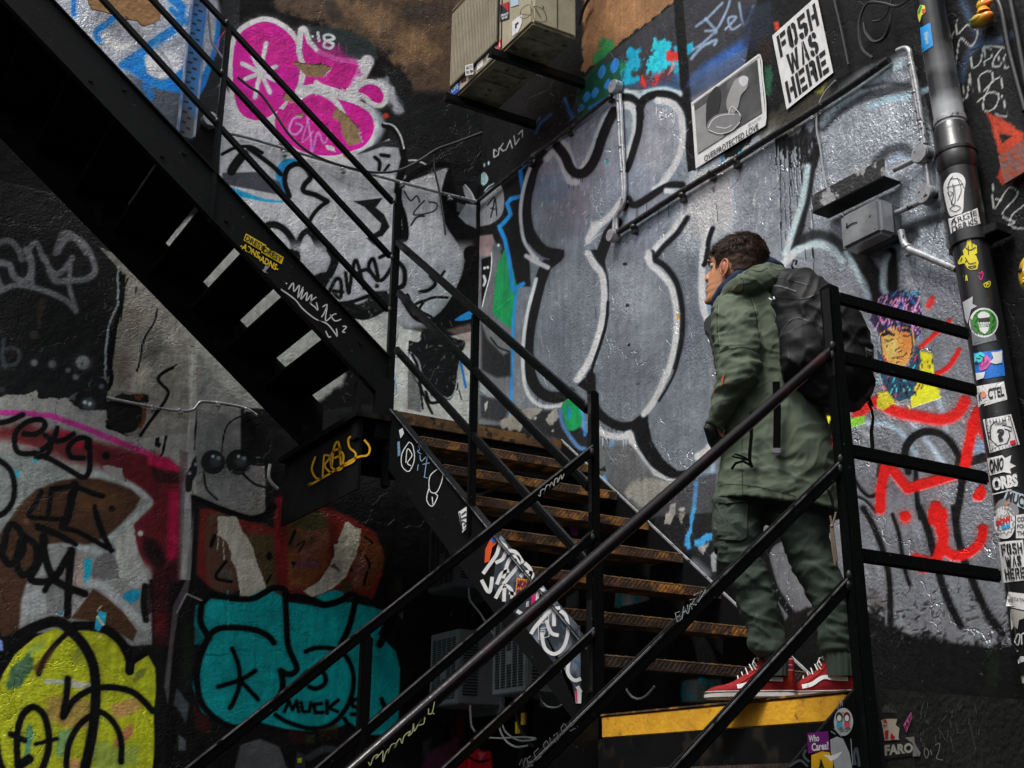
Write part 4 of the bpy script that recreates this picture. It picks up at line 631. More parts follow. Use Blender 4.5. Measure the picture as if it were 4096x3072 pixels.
B.F((12, 12, 13), [(1240, 940), (1300, 940), (1270, 1100), (1215, 1115), (1215, 960)], 5, rag=4); B.F((14, 15, 16), [(1440, 960), (1620, 850), (1640, 900), (1560, 980), (1450, 1040)], 8, rag=8); B.F((30, 90, 130), [(1430, 1000), (1450, 990), (1448, 1050), (1430, 1060)], 4, .8); B.F((20, 140, 150), [(1540, 985), (1590, 965), (1600, 975), (1550, 1000)], 4, .8, rag=5)
# sheet 7
B.k = 7
B.S((14, 15, 18), 74, [(300, 60), (260, 170), (220, 330), (190, 480), (180, 620), (195, 760), (240, 860), (310, 910), (380, 915), (450, 890)], 8); B.S(WB, 22, [(235, 150), (205, 260), (175, 380), (155, 520), (148, 680), (160, 830), (200, 920), (270, 970), (380, 970), (460, 930)], 12, .95, g=.6)
B.F((14, 15, 18), [(340, -40), (420, -40), (400, 30), (330, 85), (310, 50)], 5); B.S(WB, 26, [(170, 0), (240, 40), (310, 75)], 12, .9, g=.6)
B.F((14, 15, 18), [(560, -40), (680, -40), (680, 40), (690, 90), (706, 160), (706, 380), (690, 400), (670, 300), (660, 160), (600, 60)], 6); B.S(WB, 38, [(570, -20), (610, 50), (660, 120), (675, 230), (672, 350), (650, 480), (610, 600), (560, 710), (500, 800)], 16, .98, g=.6)
B.S((14, 15, 18), 22, [(700, 300), (690, 420), (660, 540), (620, 660), (600, 720)], 8); B.F((14, 15, 18), [(606, 700), (606, 960), (560, 880), (500, 840), (560, 780)], 6)
B.S((14, 15, 18), 60, [(590, 780), (600, 940), (660, 1040), (760, 1100), (860, 1100), (930, 1050)], 8); B.S(WB, 36, [(620, 1120), (700, 1160), (790, 1170), (840, 1150)], 20, .9, g=.6)
B.S((14, 15, 18), 40, [(985, -20), (990, 20), (1060, 60), (1130, 150), (1165, 260), (1180, 390), (1170, 560), (1130, 720)], 8); B.S(WB, 34, [(965, -20), (975, 50), (1040, 110), (1100, 180), (1130, 270), (1145, 400), (1138, 540), (1105, 700), (1050, 830), (990, 950), (930, 1025)], 16, .97, g=.6)
B.S((14, 15, 18), 18, [(1160, 640), (1130, 760), (1080, 860), (1030, 940)], 8, .9); B.F((14, 15, 18), [(930, 1060), (960, 1070), (985, 1200), (1060, 1320), (1150, 1390), (1230, 1390), (1300, 1340), (1200, 1440), (1100, 1450), (980, 1370), (890, 1240), (850, 1130), (870, 1100)], 7)
B.S(WB, 36, [(845, 1160), (870, 1240), (930, 1340), (1010, 1420), (1090, 1460), (1150, 1465)], 22, .9, g=.6); B.S(WB, 40, [(1400, 1180), (1340, 1260), (1280, 1300)], 20, .9, g=.6); B.S((130, 160, 190), 60, [(1400, 1360), (1370, 1420), (1290, 1440)], 40, .6)
B.S(WB, 40, [(1320, -40), (1308, 100), (1310, 260), (1330, 380), (1370, 420)], 16, .9, g=.6); B.S((14, 15, 18), 30, [(1345, -40), (1330, 40), (1320, 60)], 8); B.S((90, 120, 160), 30, [(1340, 300), (1370, 360), (1380, 420)], 14, .7); 
for q in ((808, 52), (825, 322), (836, 580)): B.F((20, 21, 23), [(q[0]-14, q[1]-12), (q[0]+12, q[1]-10), (q[0]+14, q[1]+10), (q[0]-12, q[1]+12)], 3, rag=3); B.D((160, 162, 168), 4, [(q[0]-12, q[1]-12)])
B.F((160, 118, 44), [(1140, 380), (1160, 376), (1162, 412), (1148, 415)], 2); B.S((20, 20, 22), 4, [(618, 340), (622, 400)], 2); B.F((60, 60, 62), [(880, 830), (910, 810), (905, 840), (890, 850)], 4, .7, rag=4)
# below the letters, green patch, camouflage, lower grey
B.k = 7
B.F((26, 27, 29), [(130, 1000), (400, 1000), (620, 1200), (620, 1400), (480, 1300), (380, 1190), (120, 1120), (0, 1100), (60, 1040)], 24); B.F((126, 122, 112), [(0, 1060), (130, 1000), (200, 980), (280, 1000), (150, 1100), (120, 1140), (0, 1110)], 12, .8, rag=8); B.F((110, 108, 102), [(310, 1020), (370, 980), (380, 1050), (320, 1100), (295, 1070)], 6, rag=6); B.D((120, 120, 116), 9, [(232, 1050), (340, 1130)], 5, rag=4)
B.F((14, 112, 62), [(400, 970), (450, 930), (510, 950), (530, 1080), (480, 1130), (430, 1110)], 10, sm=True); B.F((26, 92, 168), [(430, 980), (460, 960), (465, 1060), (440, 1050)], 8, .8, rag=8); B.S((40, 110, 176), 20, [(500, 930), (540, 1040), (550, 1160)], 10, .8); B.S((70, 110, 160), 26, [(390, 1000), (410, 1100), (500, 1230), (550, 1250)], 14, .8); B.S((60, 110, 160), 26, [(730, 1200), (700, 1340), (680, 1500)], 26, .6)
B.F((72, 73, 74), [(640, 1250), (850, 1220), (1000, 1420), (1130, 1470), (900, 1660), (640, 1400)], 20, .9, g=.4); B.F((120, 118, 110), [(950, 1440), (1140, 1480), (930, 1640), (800, 1540), (850, 1470)], 30, .8, rag=8, g=.3); B.F((26, 26, 28), [(635, 1390), (680, 1360), (690, 1400)], 4); B.S((50, 130, 200), 20, [(670, 1430), (700, 1490), (690, 1510)], 10, .8)
B.F((52, 53, 56), [(960, 1640), (1300, 1420), (1420, 1400), (1420, 1700), (960, 1700)], 30, .9, g=.5); B.S((60, 120, 170), 26, [(1270, 1470), (1260, 1600), (1245, 1700)], 14, .8); B.D((150, 150, 146), 14, [(1180, 1640)], 6, rag=4); B.F((110, 110, 106), [(1110, 1600), (1145, 1600), (1140, 1700), (1080, 1700)], 5, rag=4)
B.k = 11
B.F((26, 27, 29), [(1000, 30), (1420, 0), (1400, 500), (1440, 760), (1240, 560), (1240, 280), (1000, 200)], 20); B.F((120, 118, 112), [(1080, 0), (1140, 0), (1100, 90), (1065, 80)], 5, rag=5); B.F((110, 108, 102), [(1165, 0), (1200, 0), (1180, 80), (1160, 60)], 4, rag=4)
B.S((52, 128, 190), 24, [(1255, -20), (1240, 80), (1220, 190), (1225, 230)], 10, .9, rag=6); B.F((48, 120, 190), [(1255, 180), (1340, 140), (1385, 130), (1380, 180), (1300, 220), (1255, 215)], 10, rag=8); B.F((120, 120, 118), [(1280, 220), (1360, 200), (1320, 270), (1290, 240)], 5, rag=6); B.F((110, 114, 116), [(1370, 280), (1400, 240), (1400, 380), (1370, 390)], 8, rag=4); B.S((110, 114, 118), 60, [(1260, 330), (1330, 400)], 50, .6)
B.F((96, 98, 100), [(1430, 440), (1470, 420), (1500, 500), (1440, 480)], 5, rag=4)
# right of the person, sheets 8 and 12
B.k = 7; B.F((100, 102, 109), [(1360, 200), (1960, 100), (1960, 1760), (1420, 1760), (1400, 1400), (1370, 900)], 30, g=.95)
B.k = 11; B.F((88, 90, 95), [(1400, -60), (1960, -60), (1960, 640), (1660, 700), (1500, 420), (1420, 300)], 40, g=.9, rag=14)
B.k = 8
B.F((104, 106, 112), [(120, -40), (1380, -40), (1560, 1000), (1600, 1740), (560, 1740), (540, 600), (300, 300), (140, 100)], 12, g=.95)
B.k = 12
B.F((104, 106, 112), [(90, -40), (1600, -40), (1700, 900), (1500, 870), (1100, 820), (900, 740), (760, 640), (600, 640), (240, 720), (100, 250)], 20, g=.9)
B.scuffs((180, 182, 190), 8, (160, 0, 1460, 1640), 150, 26, 6, 77, op=.45, g=1); B.scuffs((70, 70, 76), 8, (560, 300, 1460, 1640), 90, 40, 8, 78, op=.35, g=.8); B.scuffs((190, 190, 196), 12, (130, 100, 1600, 560), 60, 14, 5, 79, op=.5, g=1)
B.k = 4
B.F((112, 117, 123), [(-90, 1060), (450, 700), (760, 450), (1020, 340), (1200, 900), (1300, 1760), (-90, 1760)], 110, g=1); B.F((112, 117, 123), [(120, 960), (450, 720), (760, 480), (1020, 370), (1190, 900), (1290, 1740), (100, 1740)], 14, .9, g=1)
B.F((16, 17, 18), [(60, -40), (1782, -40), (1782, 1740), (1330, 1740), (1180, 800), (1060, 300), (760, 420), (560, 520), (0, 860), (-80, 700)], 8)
B.F((24, 30, 44), [(-40, 60), (150, 0), (160, 200), (60, 330), (-40, 300)], 50, .8); B.F((30, 90, 60), [(80, 440), (150, 420), (150, 600), (90, 640)], 40, .6, rag=14); B.F((150, 46, 26), [(158, 145), (190, 140), (198, 190), (170, 200)], 10); B.F((40, 24, 20), [(60, 260), (140, 240), (150, 420), (60, 400)], 40, .7)
B.F((54, 50, 40), [(60, 780), (300, 620), (560, 500), (520, 620), (420, 760), (200, 880), (60, 900)], 40, .6, rag=16); B.F((110, 110, 30), [(400, 600), (500, 540), (480, 590), (420, 610)], 20, .7, rag=10)
B.scuffs((190, 192, 200), 4, (480, 640, 1100, 1200), 170, 40, 6, 80, ang=(1.7, 2.8), op=.6, g=1); B.scuffs((200, 202, 208), 4, (0, 900, 480, 1600), 120, 60, 5, 81, ang=(1.4, 1.9), op=.5, g=1); B.scuffs((60, 62, 68), 4, (450, 600, 1200, 1640), 150, 36, 7, 82, op=.45, g=.8)
B.k = 4
B.F((20, 20, 22), [(150, 900), (420, 820), (460, 700), (460, 900), (400, 1000), (370, 1200), (330, 950), (200, 1000)], 26, .9, rag=16)
B.drips((14, 14, 15), 180, 420, 930, 9, 700, 7, 5, rag=2); B.drips((18, 18, 19), 160, 460, 900, 18, 160, 12, 6, rag=4)
B.S((14, 15, 16), 5, [(290, 950), (310, 1200), (320, 1420), (400, 1500), (410, 1700)], 2); B.S((14, 15, 16), 5, [(345, 1100), (355, 1400), (365, 1700)], 2)
B.S((15, 16, 18), 60, [(440, 960), (400, 1100), (370, 1280), (320, 1500), (290, 1600)], 16, .95); B.S((150, 168, 178), 36, [(380, 1080), (350, 1280), (300, 1450), (240, 1640)], 20, .9, g=.6)
B.S((28, 30, 34), 60, [(470, 830), (560, 740), (700, 650), (860, 600), (1030, 560)], 30, .8); B.S((140, 160, 168), 44, [(470, 800), (560, 700), (700, 600), (860, 480), (1000, 400)], 40, .75, g=.6); B.S((120, 146, 158), 36, [(780, 690), (900, 640), (1050, 620), (1200, 560)], 26, .8, g=.6); B.S((22, 24, 26), 26, [(740, 570), (900, 540), (1030, 560)], 20, .6)
B.S((18, 20, 22), 60, [(820, 1060), (900, 980), (1000, 960), (1070, 1010)], 40, .7); B.S((100, 118, 140), 30, [(930, 1040), (970, 1010), (1030, 1030)], 20, .7)
B.S((18, 20, 22), 60, [(860, 1560), (1000, 1500), (1150, 1440), (1290, 1400)], 40, .8); B.S((16, 18, 20), 90, [(860, 1500), (1000, 1560), (1060, 1520)], 40, .8)
B.S((150, 172, 182), 44, [(230, 1700), (330, 1610), (440, 1580), (540, 1610), (600, 1680)], 20, .9, g=.6); B.S((20, 22, 24), 56, [(330, 1560), (440, 1520), (560, 1560), (640, 1650)], 26, .85); B.S((120, 150, 170), 40, [(870, 1700), (930, 1620), (980, 1590)], 24, .8, g=.6)
# right of the drainpipe
B.F((22, 23, 25), [(1340, 0), (1782, 0), (1782, 1740), (1500, 1740), (1380, 700)], 20); B.S((44, 60, 84), 50, [(1380, 0), (1450, 160), (1500, 260), (1420, 360), (1370, 520)], 40, .7); B.S((50, 70, 96), 40, [(1460, 290), (1600, 270), (1700, 220)], 34, .6); B.D((110, 150, 190), 14, [(1735, 225), (1675, 232)], 14)
B.F((140, 48, 30), [(1530, 720), (1620, 760), (1782, 860), (1782, 1100), (1640, 1200), (1600, 1150), (1640, 1060), (1600, 900)], 14, rag=5); B.F((24, 22, 22), [(1615, 860), (1710, 880), (1640, 930)], 8); B.F((60, 24, 16), [(1640, 1140), (1782, 1080), (1782, 1200), (1660, 1200)], 30, .7)
CK = (150, 152, 150)
for p in ([(1345, 130), (1350, 220), (1420, 160), (1480, 210), (1440, 300), (1370, 250), (1345, 380), (1330, 470)], [(1325, 210), (1300, 300), (1320, 420)],
          [(1440, 370), (1450, 440), (1500, 400), (1520, 300), (1530, 420)], [(1520, 310), (1570, 320), (1570, 370), (1520, 400)], [(1640, 310), (1590, 380), (1580, 430), (1630, 420), (1610, 360)], [(1680, 330), (1650, 380), (1660, 440), (1695, 420)], [(1530, 300), (1600, 300), (1680, 310)],
          [(1370, 690), (1390, 640), (1385, 560), (1410, 640), (1430, 500), (1450, 600), (1430, 480)], [(1390, 730), (1370, 650)], [(1500, 600), (1490, 500), (1560, 460), (1580, 520), (1520, 590), (1620, 500), (1640, 570)], [(1480, 660), (1560, 600), (1620, 620), (1590, 700), (1530, 720), (1520, 650), (1560, 560)], [(1640, 620), (1670, 750), (1600, 740)],
          [(1580, 1195), (1590, 1350), (1680, 1220), (1740, 1260), (1640, 1390), (1720, 1440), (1660, 1470)], [(1782, 1330), (1700, 1400), (1700, 1470), (1782, 1480)], [(1600, 1290), (1640, 1300)]): B.S(CK, 8, p, 3, .9)
B.k = 8; B.F((17, 18, 19), [(1600, -60), (1900, -60), (1900, 1800), (1640, 1800)], 10)
# sheet 8: blue-white spray, red and black letters, paste-up portrait
B.k = 8
B.S((15, 16, 18), 110, [(700, -40), (760, 60), (820, 160), (860, 320)], 24, .95); B.S((150, 170, 180), 34, [(630, -20), (690, 90), (740, 190), (770, 260)], 30, .75, g=.6); B.S((14, 15, 17), 70, [(920, -20), (930, 100), (930, 240)], 20); B.S((150, 172, 182), 36, [(900, -10), (870, 100), (870, 200), (890, 250)], 24, .85, g=.6)
B.S((130, 150, 166), 30, [(600, 1120), (750, 1080), (900, 1090), (1000, 1160), (1080, 1280)], 26, .85, g=.6); B.S((140, 158, 172), 34, [(960, 960), (1060, 1080), (1180, 1230), (1260, 1340)], 26, .8, g=.6); B.S((140, 160, 176), 34, [(1210, 860), (1250, 1000), (1280, 1160)], 30, .7, g=.6); B.S((90, 124, 156), 60, [(1520, 1200), (1440, 1290)], 50, .7); B.S((130, 130, 134), 30, [(690, 1080), (780, 1160)], 26, .7)
B.S((17, 17, 19), 50, [(1030, 1400), (1010, 1270), (1060, 1180), (1150, 1140), (1250, 1160), (1320, 1230), (1370, 1330), (1380, 1450), (1360, 1600), (1340, 1700)], 8); B.S((17, 17, 19), 34, [(1080, 1400), (1085, 1540), (1110, 1700)], 8); B.S((17, 17, 19), 60, [(1360, 1350), (1520, 1310)], 10, .9)
B.S((17, 17, 19), 26, [(690, 1460), (730, 1520), (780, 1560), (840, 1540), (880, 1500)], 8); B.S((17, 17, 19), 22, [(700, 1560), (760, 1590), (820, 1660)], 6); B.F((17, 17, 19), [(830, 1350), (900, 1350), (870, 1450), (820, 1440)], 10, .9)
RD = (196, 18, 16)
B.S(RD, 70, [(860, 960), (960, 1010), (1100, 1040), (1250, 1060), (1350, 1020), (1400, 940)], 24, .95); B.S(RD, 60, [(700, 1030), (800, 950), (860, 930)], 26, .9); B.S(RD, 44, [(1170, 320), (1185, 280)], 14, .8, rag=6); B.S(RD, 26, [(1080, 620), (1180, 530), (1260, 460), (1300, 420)], 12); B.S(RD, 30, [(1180, 780), (1280, 730), (1340, 650), (1360, 610)], 10)
B.S(RD, 66, [(850, 1640), (855, 1500), (890, 1350), (940, 1400), (1030, 1510), (1120, 1480), (1260, 1440), (1390, 1400), (1420, 1250), (1450, 1100), (1480, 1010)], 7, sm=False); B.S(RD, 60, [(1450, 1080), (1500, 1120), (1540, 1180)], 8, .9); B.F(RD, [(1446, 1560), (1500, 1480), (1530, 1500), (1534, 1560), (1490, 1590)], 7, sm=True); B.S(RD, 26, [(540, 1180), (548, 1220)], 8)
B.F(RD, [(1160, 1640), (1280, 1630), (1290, 1700), (1240, 1760), (1160, 1740)], 8); B.D(RD, 30, [(1010, 1690)], 8)
# portrait
SK = (196, 122, 62); DK = (20, 22, 34)
B.F((40, 34, 60), [(820, 310), (860, 260), (920, 240), (1000, 225), (1080, 260), (1120, 320), (1130, 400), (1110, 480), (1080, 560), (1000, 470), (900, 470), (850, 520), (830, 480), (780, 420)], 3, rag=6)
B.F(SK, [(850, 500), (930, 450), (1060, 470), (1075, 560), (1045, 660), (1010, 710), (940, 720), (890, 680), (855, 600)], 3)
B.F((160, 92, 42), [(985, 470), (1050, 480), (1060, 560), (1020, 660), (990, 600)], 14, .5); B.F((216, 146, 84), [(880, 540), (950, 540), (960, 640), (900, 650)], 20, .6, sm=True)
for w, p in ((16, [(866, 512), (905, 498), (938, 512)]), (16, [(982, 484), (1022, 476), (1054, 492)]), (12, [(925, 460), (910, 500), (890, 470)]), (12, [(960, 452), (975, 490)]), (10, [(1045, 480), (1062, 560), (1050, 640)]), (10, [(870, 520), (905, 505), (935, 515)]), (9, [(880, 540), (905, 552), (925, 540)]), (12, [(985, 490), (1020, 485), (1050, 500)]), (9, [(1000, 515), (1025, 520), (1045, 512)]), (6, [(975, 530), (980, 590), (950, 610), (965, 622), (990, 612)]), (7, [(930, 660), (970, 655), (1000, 648), (1020, 630)]), (5, [(950, 690), (985, 685)]), (5, [(885, 560), (900, 600)]), (4, [(935, 540), (930, 570)]), (6, [(855, 520), (860, 620), (895, 690), (940, 722)])): B.S(DK, w, p, 2, sm=True)
rr = random.Random(5)
for i in range(130):
    x = rr.uniform(830, 1115); y = rr.uniform(245, 470) if x < 1000 or rr.random() < .6 else rr.uniform(300, 540); a = rr.uniform(.6, 2.4)
    if 870 < x < 1060 and y > 450: continue
    B.S(rr.choice([DK, DK, (26, 96, 160), (214, 120, 160), (200, 110, 150)]), rr.uniform(5, 10), [(x, y), (x+22*math.cos(a), y+26), (x+40*math.cos(a), y+44)], 2)
for i in range(16): x = rr.uniform(900, 1130); B.S(rr.choice([DK, (30, 120, 180)]), 6, [(x, 260), (x+rr.uniform(-10, 30), 225+rr.uniform(-16, 14))], 2)
B.F((30, 52, 70), [(830, 600), (862, 650), (890, 715), (950, 745), (1030, 720), (1080, 590), (1120, 600), (1110, 760), (1060, 930), (960, 945), (900, 900), (840, 760)], 3, rag=4); B.F((170, 160, 30), [(1110, 615), (1180, 625), (1200, 780), (1240, 870), (1060, 970), (1070, 860), (1110, 760)], 3, rag=4)
for i in range(60):
    x = rr.uniform(845, 1100); y = rr.uniform(620, 900)
    if (x-960)**2/90**2+(y-640)**2/90**2 < 1: continue
    B.S(rr.choice([DK, DK, (180, 40, 60), (60, 160, 190)]), 7, [(x, y), (x+rr.uniform(-14, 20), y+rr.uniform(20, 44))], 2)
for i in range(16): x = rr.uniform(1100, 1190); y = rr.uniform(640, 880); B.S(DK, 5, [(x, y), (x+4, y+26)], 2)
B.F((190, 172, 34), [(1055, 910), (1235, 868), (1240, 920), (1060, 982)], 3, rag=3); B.F((170, 160, 40), [(830, 870), (900, 880), (950, 950), (860, 1000), (835, 980)], 4, rag=4); B.drips((170, 150, 30), 930, 1080, 950, 5, 60, 5, 9)
B.F((100, 190, 40), [(648, 965), (710, 915), (715, 960), (650, 1000)], 3, rag=3); B.F((110, 180, 50), [(640, 1060), (745, 1030), (750, 1085), (640, 1120)], 5, rag=3); B.F((190, 170, 30), [(500, 1040), (530, 1035), (530, 1060), (505, 1110)], 3)
# sheet 12: black drip lines, dirt band
B.k = 12
for w, p in ((40, [(740, -20), (800, 80), (850, 200), (890, 330), (910, 460), (915, 600), (915, 720)]), (28, [(930, 20), (970, 140), (990, 260), (1010, 380), (1040, 470)]), (50, [(1100, -30), (1160, 120), (1200, 280), (1240, 430), (1290, 580), (1370, 740)]), (50, [(1330, -20), (1350, 150), (1400, 330), (1470, 500), (1540, 650), (1640, 790)])): B.S((16, 16, 18), w, p, 12)
B.S((16, 16, 18), 5, [(1040, 470), (1050, 550)], 2)
B.S(RD, 80, [(1210, -30), (1230, 30), (1250, 130)], 8, sm=False); B.S(RD, 66, [(1240, 60), (1260, 160), (1235, 260), (1220, 300)], 8); B.S(RD, 62, [(1250, 220), (1330, 285), (1430, 260), (1500, 190), (1515, 110)], 8); B.S(RD, 40, [(1090, 290), (1160, 310), (1230, 310)], 16, .9); B.D(RD, 36, [(1012, 30)], 8); B.D(RD, 22, [(1075, 295)], 12); B.S((150, 16, 16), 14, [(1100, 390), (1150, 392)], 12, .8)
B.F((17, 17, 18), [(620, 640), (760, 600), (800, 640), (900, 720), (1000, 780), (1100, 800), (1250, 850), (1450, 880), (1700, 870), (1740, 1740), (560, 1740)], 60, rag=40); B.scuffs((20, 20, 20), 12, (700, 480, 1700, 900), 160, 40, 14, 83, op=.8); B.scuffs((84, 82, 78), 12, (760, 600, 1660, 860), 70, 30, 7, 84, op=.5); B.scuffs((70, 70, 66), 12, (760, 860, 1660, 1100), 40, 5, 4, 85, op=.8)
B.F((60, 56, 52), [(750, 480), (830, 490), (900, 640), (800, 640), (760, 560)], 30, .6, rag=20); B.F((20, 32, 18), [(1540, 860), (1620, 900), (1600, 1170), (1540, 1160)], 26, .6, rag=10)
# between the legs: silver with black arc
B.F((92, 93, 98), [(100, 180), (140, 140), (220, 150), (260, 300), (300, 420), (400, 520), (400, 640), (300, 660), (200, 560), (120, 340)], 10, g=.9); B.S((16, 16, 18), 50, [(230, 160), (150, 200), (110, 270), (130, 380), (170, 500), (230, 600), (290, 680)], 10); B.scuffs((180, 182, 186), 12, (140, 200, 380, 640), 40, 10, 5, 86, op=.6, g=1)
B.k = 12
B.F((20, 19, 19), [(200, 760), (300, 640), (430, 620), (560, 640), (560, 1200), (200, 1200)], 26, rag=14); B.F((70, 66, 62), [(380, 660), (430, 640), (430, 720), (390, 760)], 12, .8, rag=8); B.D((130, 128, 120), 6, [(398, 708)], 3, rag=3)
# low dark part seen through the treads
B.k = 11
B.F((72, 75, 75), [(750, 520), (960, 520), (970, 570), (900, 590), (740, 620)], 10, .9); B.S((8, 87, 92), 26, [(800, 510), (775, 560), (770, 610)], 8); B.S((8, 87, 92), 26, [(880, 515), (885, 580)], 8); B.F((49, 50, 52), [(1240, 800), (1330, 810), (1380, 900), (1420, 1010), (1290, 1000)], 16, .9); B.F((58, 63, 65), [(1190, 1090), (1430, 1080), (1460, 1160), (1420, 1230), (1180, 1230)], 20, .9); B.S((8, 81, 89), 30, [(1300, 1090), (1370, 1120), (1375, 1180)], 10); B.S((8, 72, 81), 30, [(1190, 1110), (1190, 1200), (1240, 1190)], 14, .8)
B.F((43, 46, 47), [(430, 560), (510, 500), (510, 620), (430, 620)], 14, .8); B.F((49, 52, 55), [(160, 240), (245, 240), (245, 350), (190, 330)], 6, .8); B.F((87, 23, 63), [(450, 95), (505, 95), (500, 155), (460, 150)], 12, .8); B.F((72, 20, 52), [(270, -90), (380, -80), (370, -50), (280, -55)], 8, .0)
B.k = 10
B.F((90, 8, 16), [(1330, 760), (1400, 780), (1400, 870), (1320, 870)], 16, .8)
B.k = 'V'
B.F((60, 8, 24), [(470, 1320), (560, 1330), (560, 1500), (480, 1500)], 30, .8); B.F((150, 14, 30), [(540, 1560), (620, 1540), (720, 1560), (720, 1700), (500, 1700)], 12, .95, rag=6); B.F((180, 90, 100), [(640, 1560), (690, 1565), (650, 1620)], 8, .7); B.F((110, 40, 70), [(380, 1560), (520, 1480), (520, 1620), (400, 1700)], 40, .5); B.S((14, 14, 16), 16, [(560, 1580), (640, 1620), (700, 1610)], 6); B.S((16, 60, 64), 40, [(940, 1400), (960, 1440)], 30, .7); B.F((40, 40, 44), [(290, 1500), (350, 1460), (340, 1600), (290, 1600)], 20, .5); B.S((40, 14, 34), 20, [(500, 1340), (510, 1450), (560, 1500)], 10, .6)
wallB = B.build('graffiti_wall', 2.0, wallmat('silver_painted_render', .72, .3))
tag(wallB, 'tall plaster wall beside the stairs covered in big silver bubble letters with black and white outlines', 'wall')
del A, B
# ================================================================ ground and unseen alley buildings added to block low light and darken reflections
g = MB(); g.box((-9, -9, -.12), (XB+.3, YA+.3, 0)); o = g.make('ground', M['concrete']); o['kind'] = 'structure'
M['brick'] = mat('dark_brick', (.05, .045, .042), .8, c2=(.03, .028, .027), bump=(30, .01, .6))
def building(x0, y0, x1, y1, h, label, axis):
    b = MB(); b.box((x0, y0, 0), (x1, y1, h)); o = b.make('added_brick_building', M['brick']); tag(o, label, 'building')
building(-9, -6.3, 5.2, -6.0, 7.5, 'unseen dark brick building added behind the viewer to block low light', 0)
building(-5.3, -5.98, -5.0, 9, 6.0, 'unseen dark brick building added on the left to block low light', 1)
# the two painted walls go on, plain and sooty, beyond what was photographed
SOOT = mat('sooty_plaster', (.03, .031, .031), .8, c2=(.018, .0185, .019), bump=(30, .006, .6), c3=(.08, .08, .078), scale3=12, fac3=(.66, .74))
b = MB(); b.box((XB+.004, -6, 0), (XB+.30, YA+.3, 10)); b.box((XB-.02, -6, 0), (XB+.003, 2.9, 10)); b.box((XB-.02, 2.901, ZC+7.3), (XB+.003, YA, 10)); b.make('plain_stretch', SOOT, wallB)
b = MB(); b.box((-5, YA+.004, 0), (XB, YA+.30, 10)); b.box((-5, YA-.02, 0), (.3, YA+.003, 10)); b.box((.301, YA-.02, ZC+7.3), (XB-.021, YA+.003, 10)); b.box((.301, YA-.02, 0), (XB-.021, YA+.003, ZC-.05)); b.make('plain_stretch', SOOT, wallA)
# ================================================================ the steel staircase: one welded thing
X1, X3, Y1, Y2 = 3.2, 4.45, 3.16, 4.70
YL, Y8 = 6.93, 8.3                         # middle landing front and back
def Z(z): return z+ZC
stair = empty('steel_staircase', (X1, Y1, 0), 'black steel fire staircase in three flights with rusty treads and flat bar railings', 'staircase')
def sub(name, label=None):
    o = bpy.data.objects.new(name, None); COL.objects.link(o); o.parent = stair; o.matrix_parent_inverse = Matrix.Translation(stair.location).inverted()
    o.empty_display_size = .1
    if label: o['label'] = label
    return o
def railbar(par, p, q, name='handrail', m='rail', w=.03, h=.04, bev=.008, ext=0):
    d = (Vector(q)-Vector(p)).normalized()*ext
    b = MB(); b.bar(Vector(p)-d, Vector(q)+d, w, h, (0, 0, 1)); return b.make(name, M[m], par, bev)
def post(par, x, y, z0, z1, s=.07, m='rail', top=True):
    b = MB(); b.box((x-s/2, y-s/2, Z(z0)), (x+s/2, y+s/2, Z(z1)))
    return b.make('post', M[m], par, .009)
# --- landing one (where the man stands)
low = sub('lower_landing', 'lower landing with chipped yellow edge board')
ZL = .40
b = MB(); b.box((X1+.03, Y1+.035, Z(ZL-.03)), (X3+.02, Y2+.1, Z(ZL))); b.make('deck', M['rustlow'], low, .003)
b = MB(); b.box((X1-.012, Y1+.05, Z(ZL-.095)), (X1+.028, Y2-.04, Z(ZL-.008))); b.make('edge_board', M['yellow'], low, .004)['label'] = 'chipped yellow edge board'
b = MB(); b.box((X1-.016, Y1+.045, Z(ZL-.006)), (X1+.10, Y2-.035, Z(ZL+.004))); b.make('edge_strip', M['rust'], low, .003)
# block of sooty concrete below the landing front
b = MB(); b.box((X1+.10, Y1-.005, .0), (XB, Y1+.03, Z(ZL+.012))); o = b.make('front_panel', M['concrete'], low, .004)
b = MB(); b.box((X1-.04, Y1+.04, Z(ZL-.36)), (X1-.02, Y2-.05, Z(ZL-.1))); b.make('riser_panel', M['under'], low, .003)
# guard rails of the landing front
for z, xe in ((1.85, 3.945), (1.615, 3.955), (1.262, 3.965), (.887, 3.975)):
    railbar(low, (X1+.02, Y1, Z(z-.026)), (xe, Y1, Z(z-.026)), 'guard_rail', w=.02, h=.052)
b = MB(); b.bar((X1, Y1-.036, Z(-.1)), (X1, Y1, Z(1.86)), .058, .058, (1, 0, 0)); b.bar((X1, Y1-.036, .01), (X1, Y1-.036, Z(-.1)), .058, .058, (1, 0, 0)); b.make('post', M['rail'], low, .009); post(low, X1, Y2+.02, -1.59, 1.17, .064); post(low, X1, Y2+.02, 1.17, 1.885, .046)
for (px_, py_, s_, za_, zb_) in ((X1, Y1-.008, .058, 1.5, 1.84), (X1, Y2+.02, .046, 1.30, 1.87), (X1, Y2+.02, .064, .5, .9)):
    b = MB(); b.box((px_-s_/2-.0015, py_-s_/2+.008, Z(za_)), (px_-s_/2+.001, py_+s_/2-.012, Z(zb_))); b.make('worn_face', M['worn'], low)
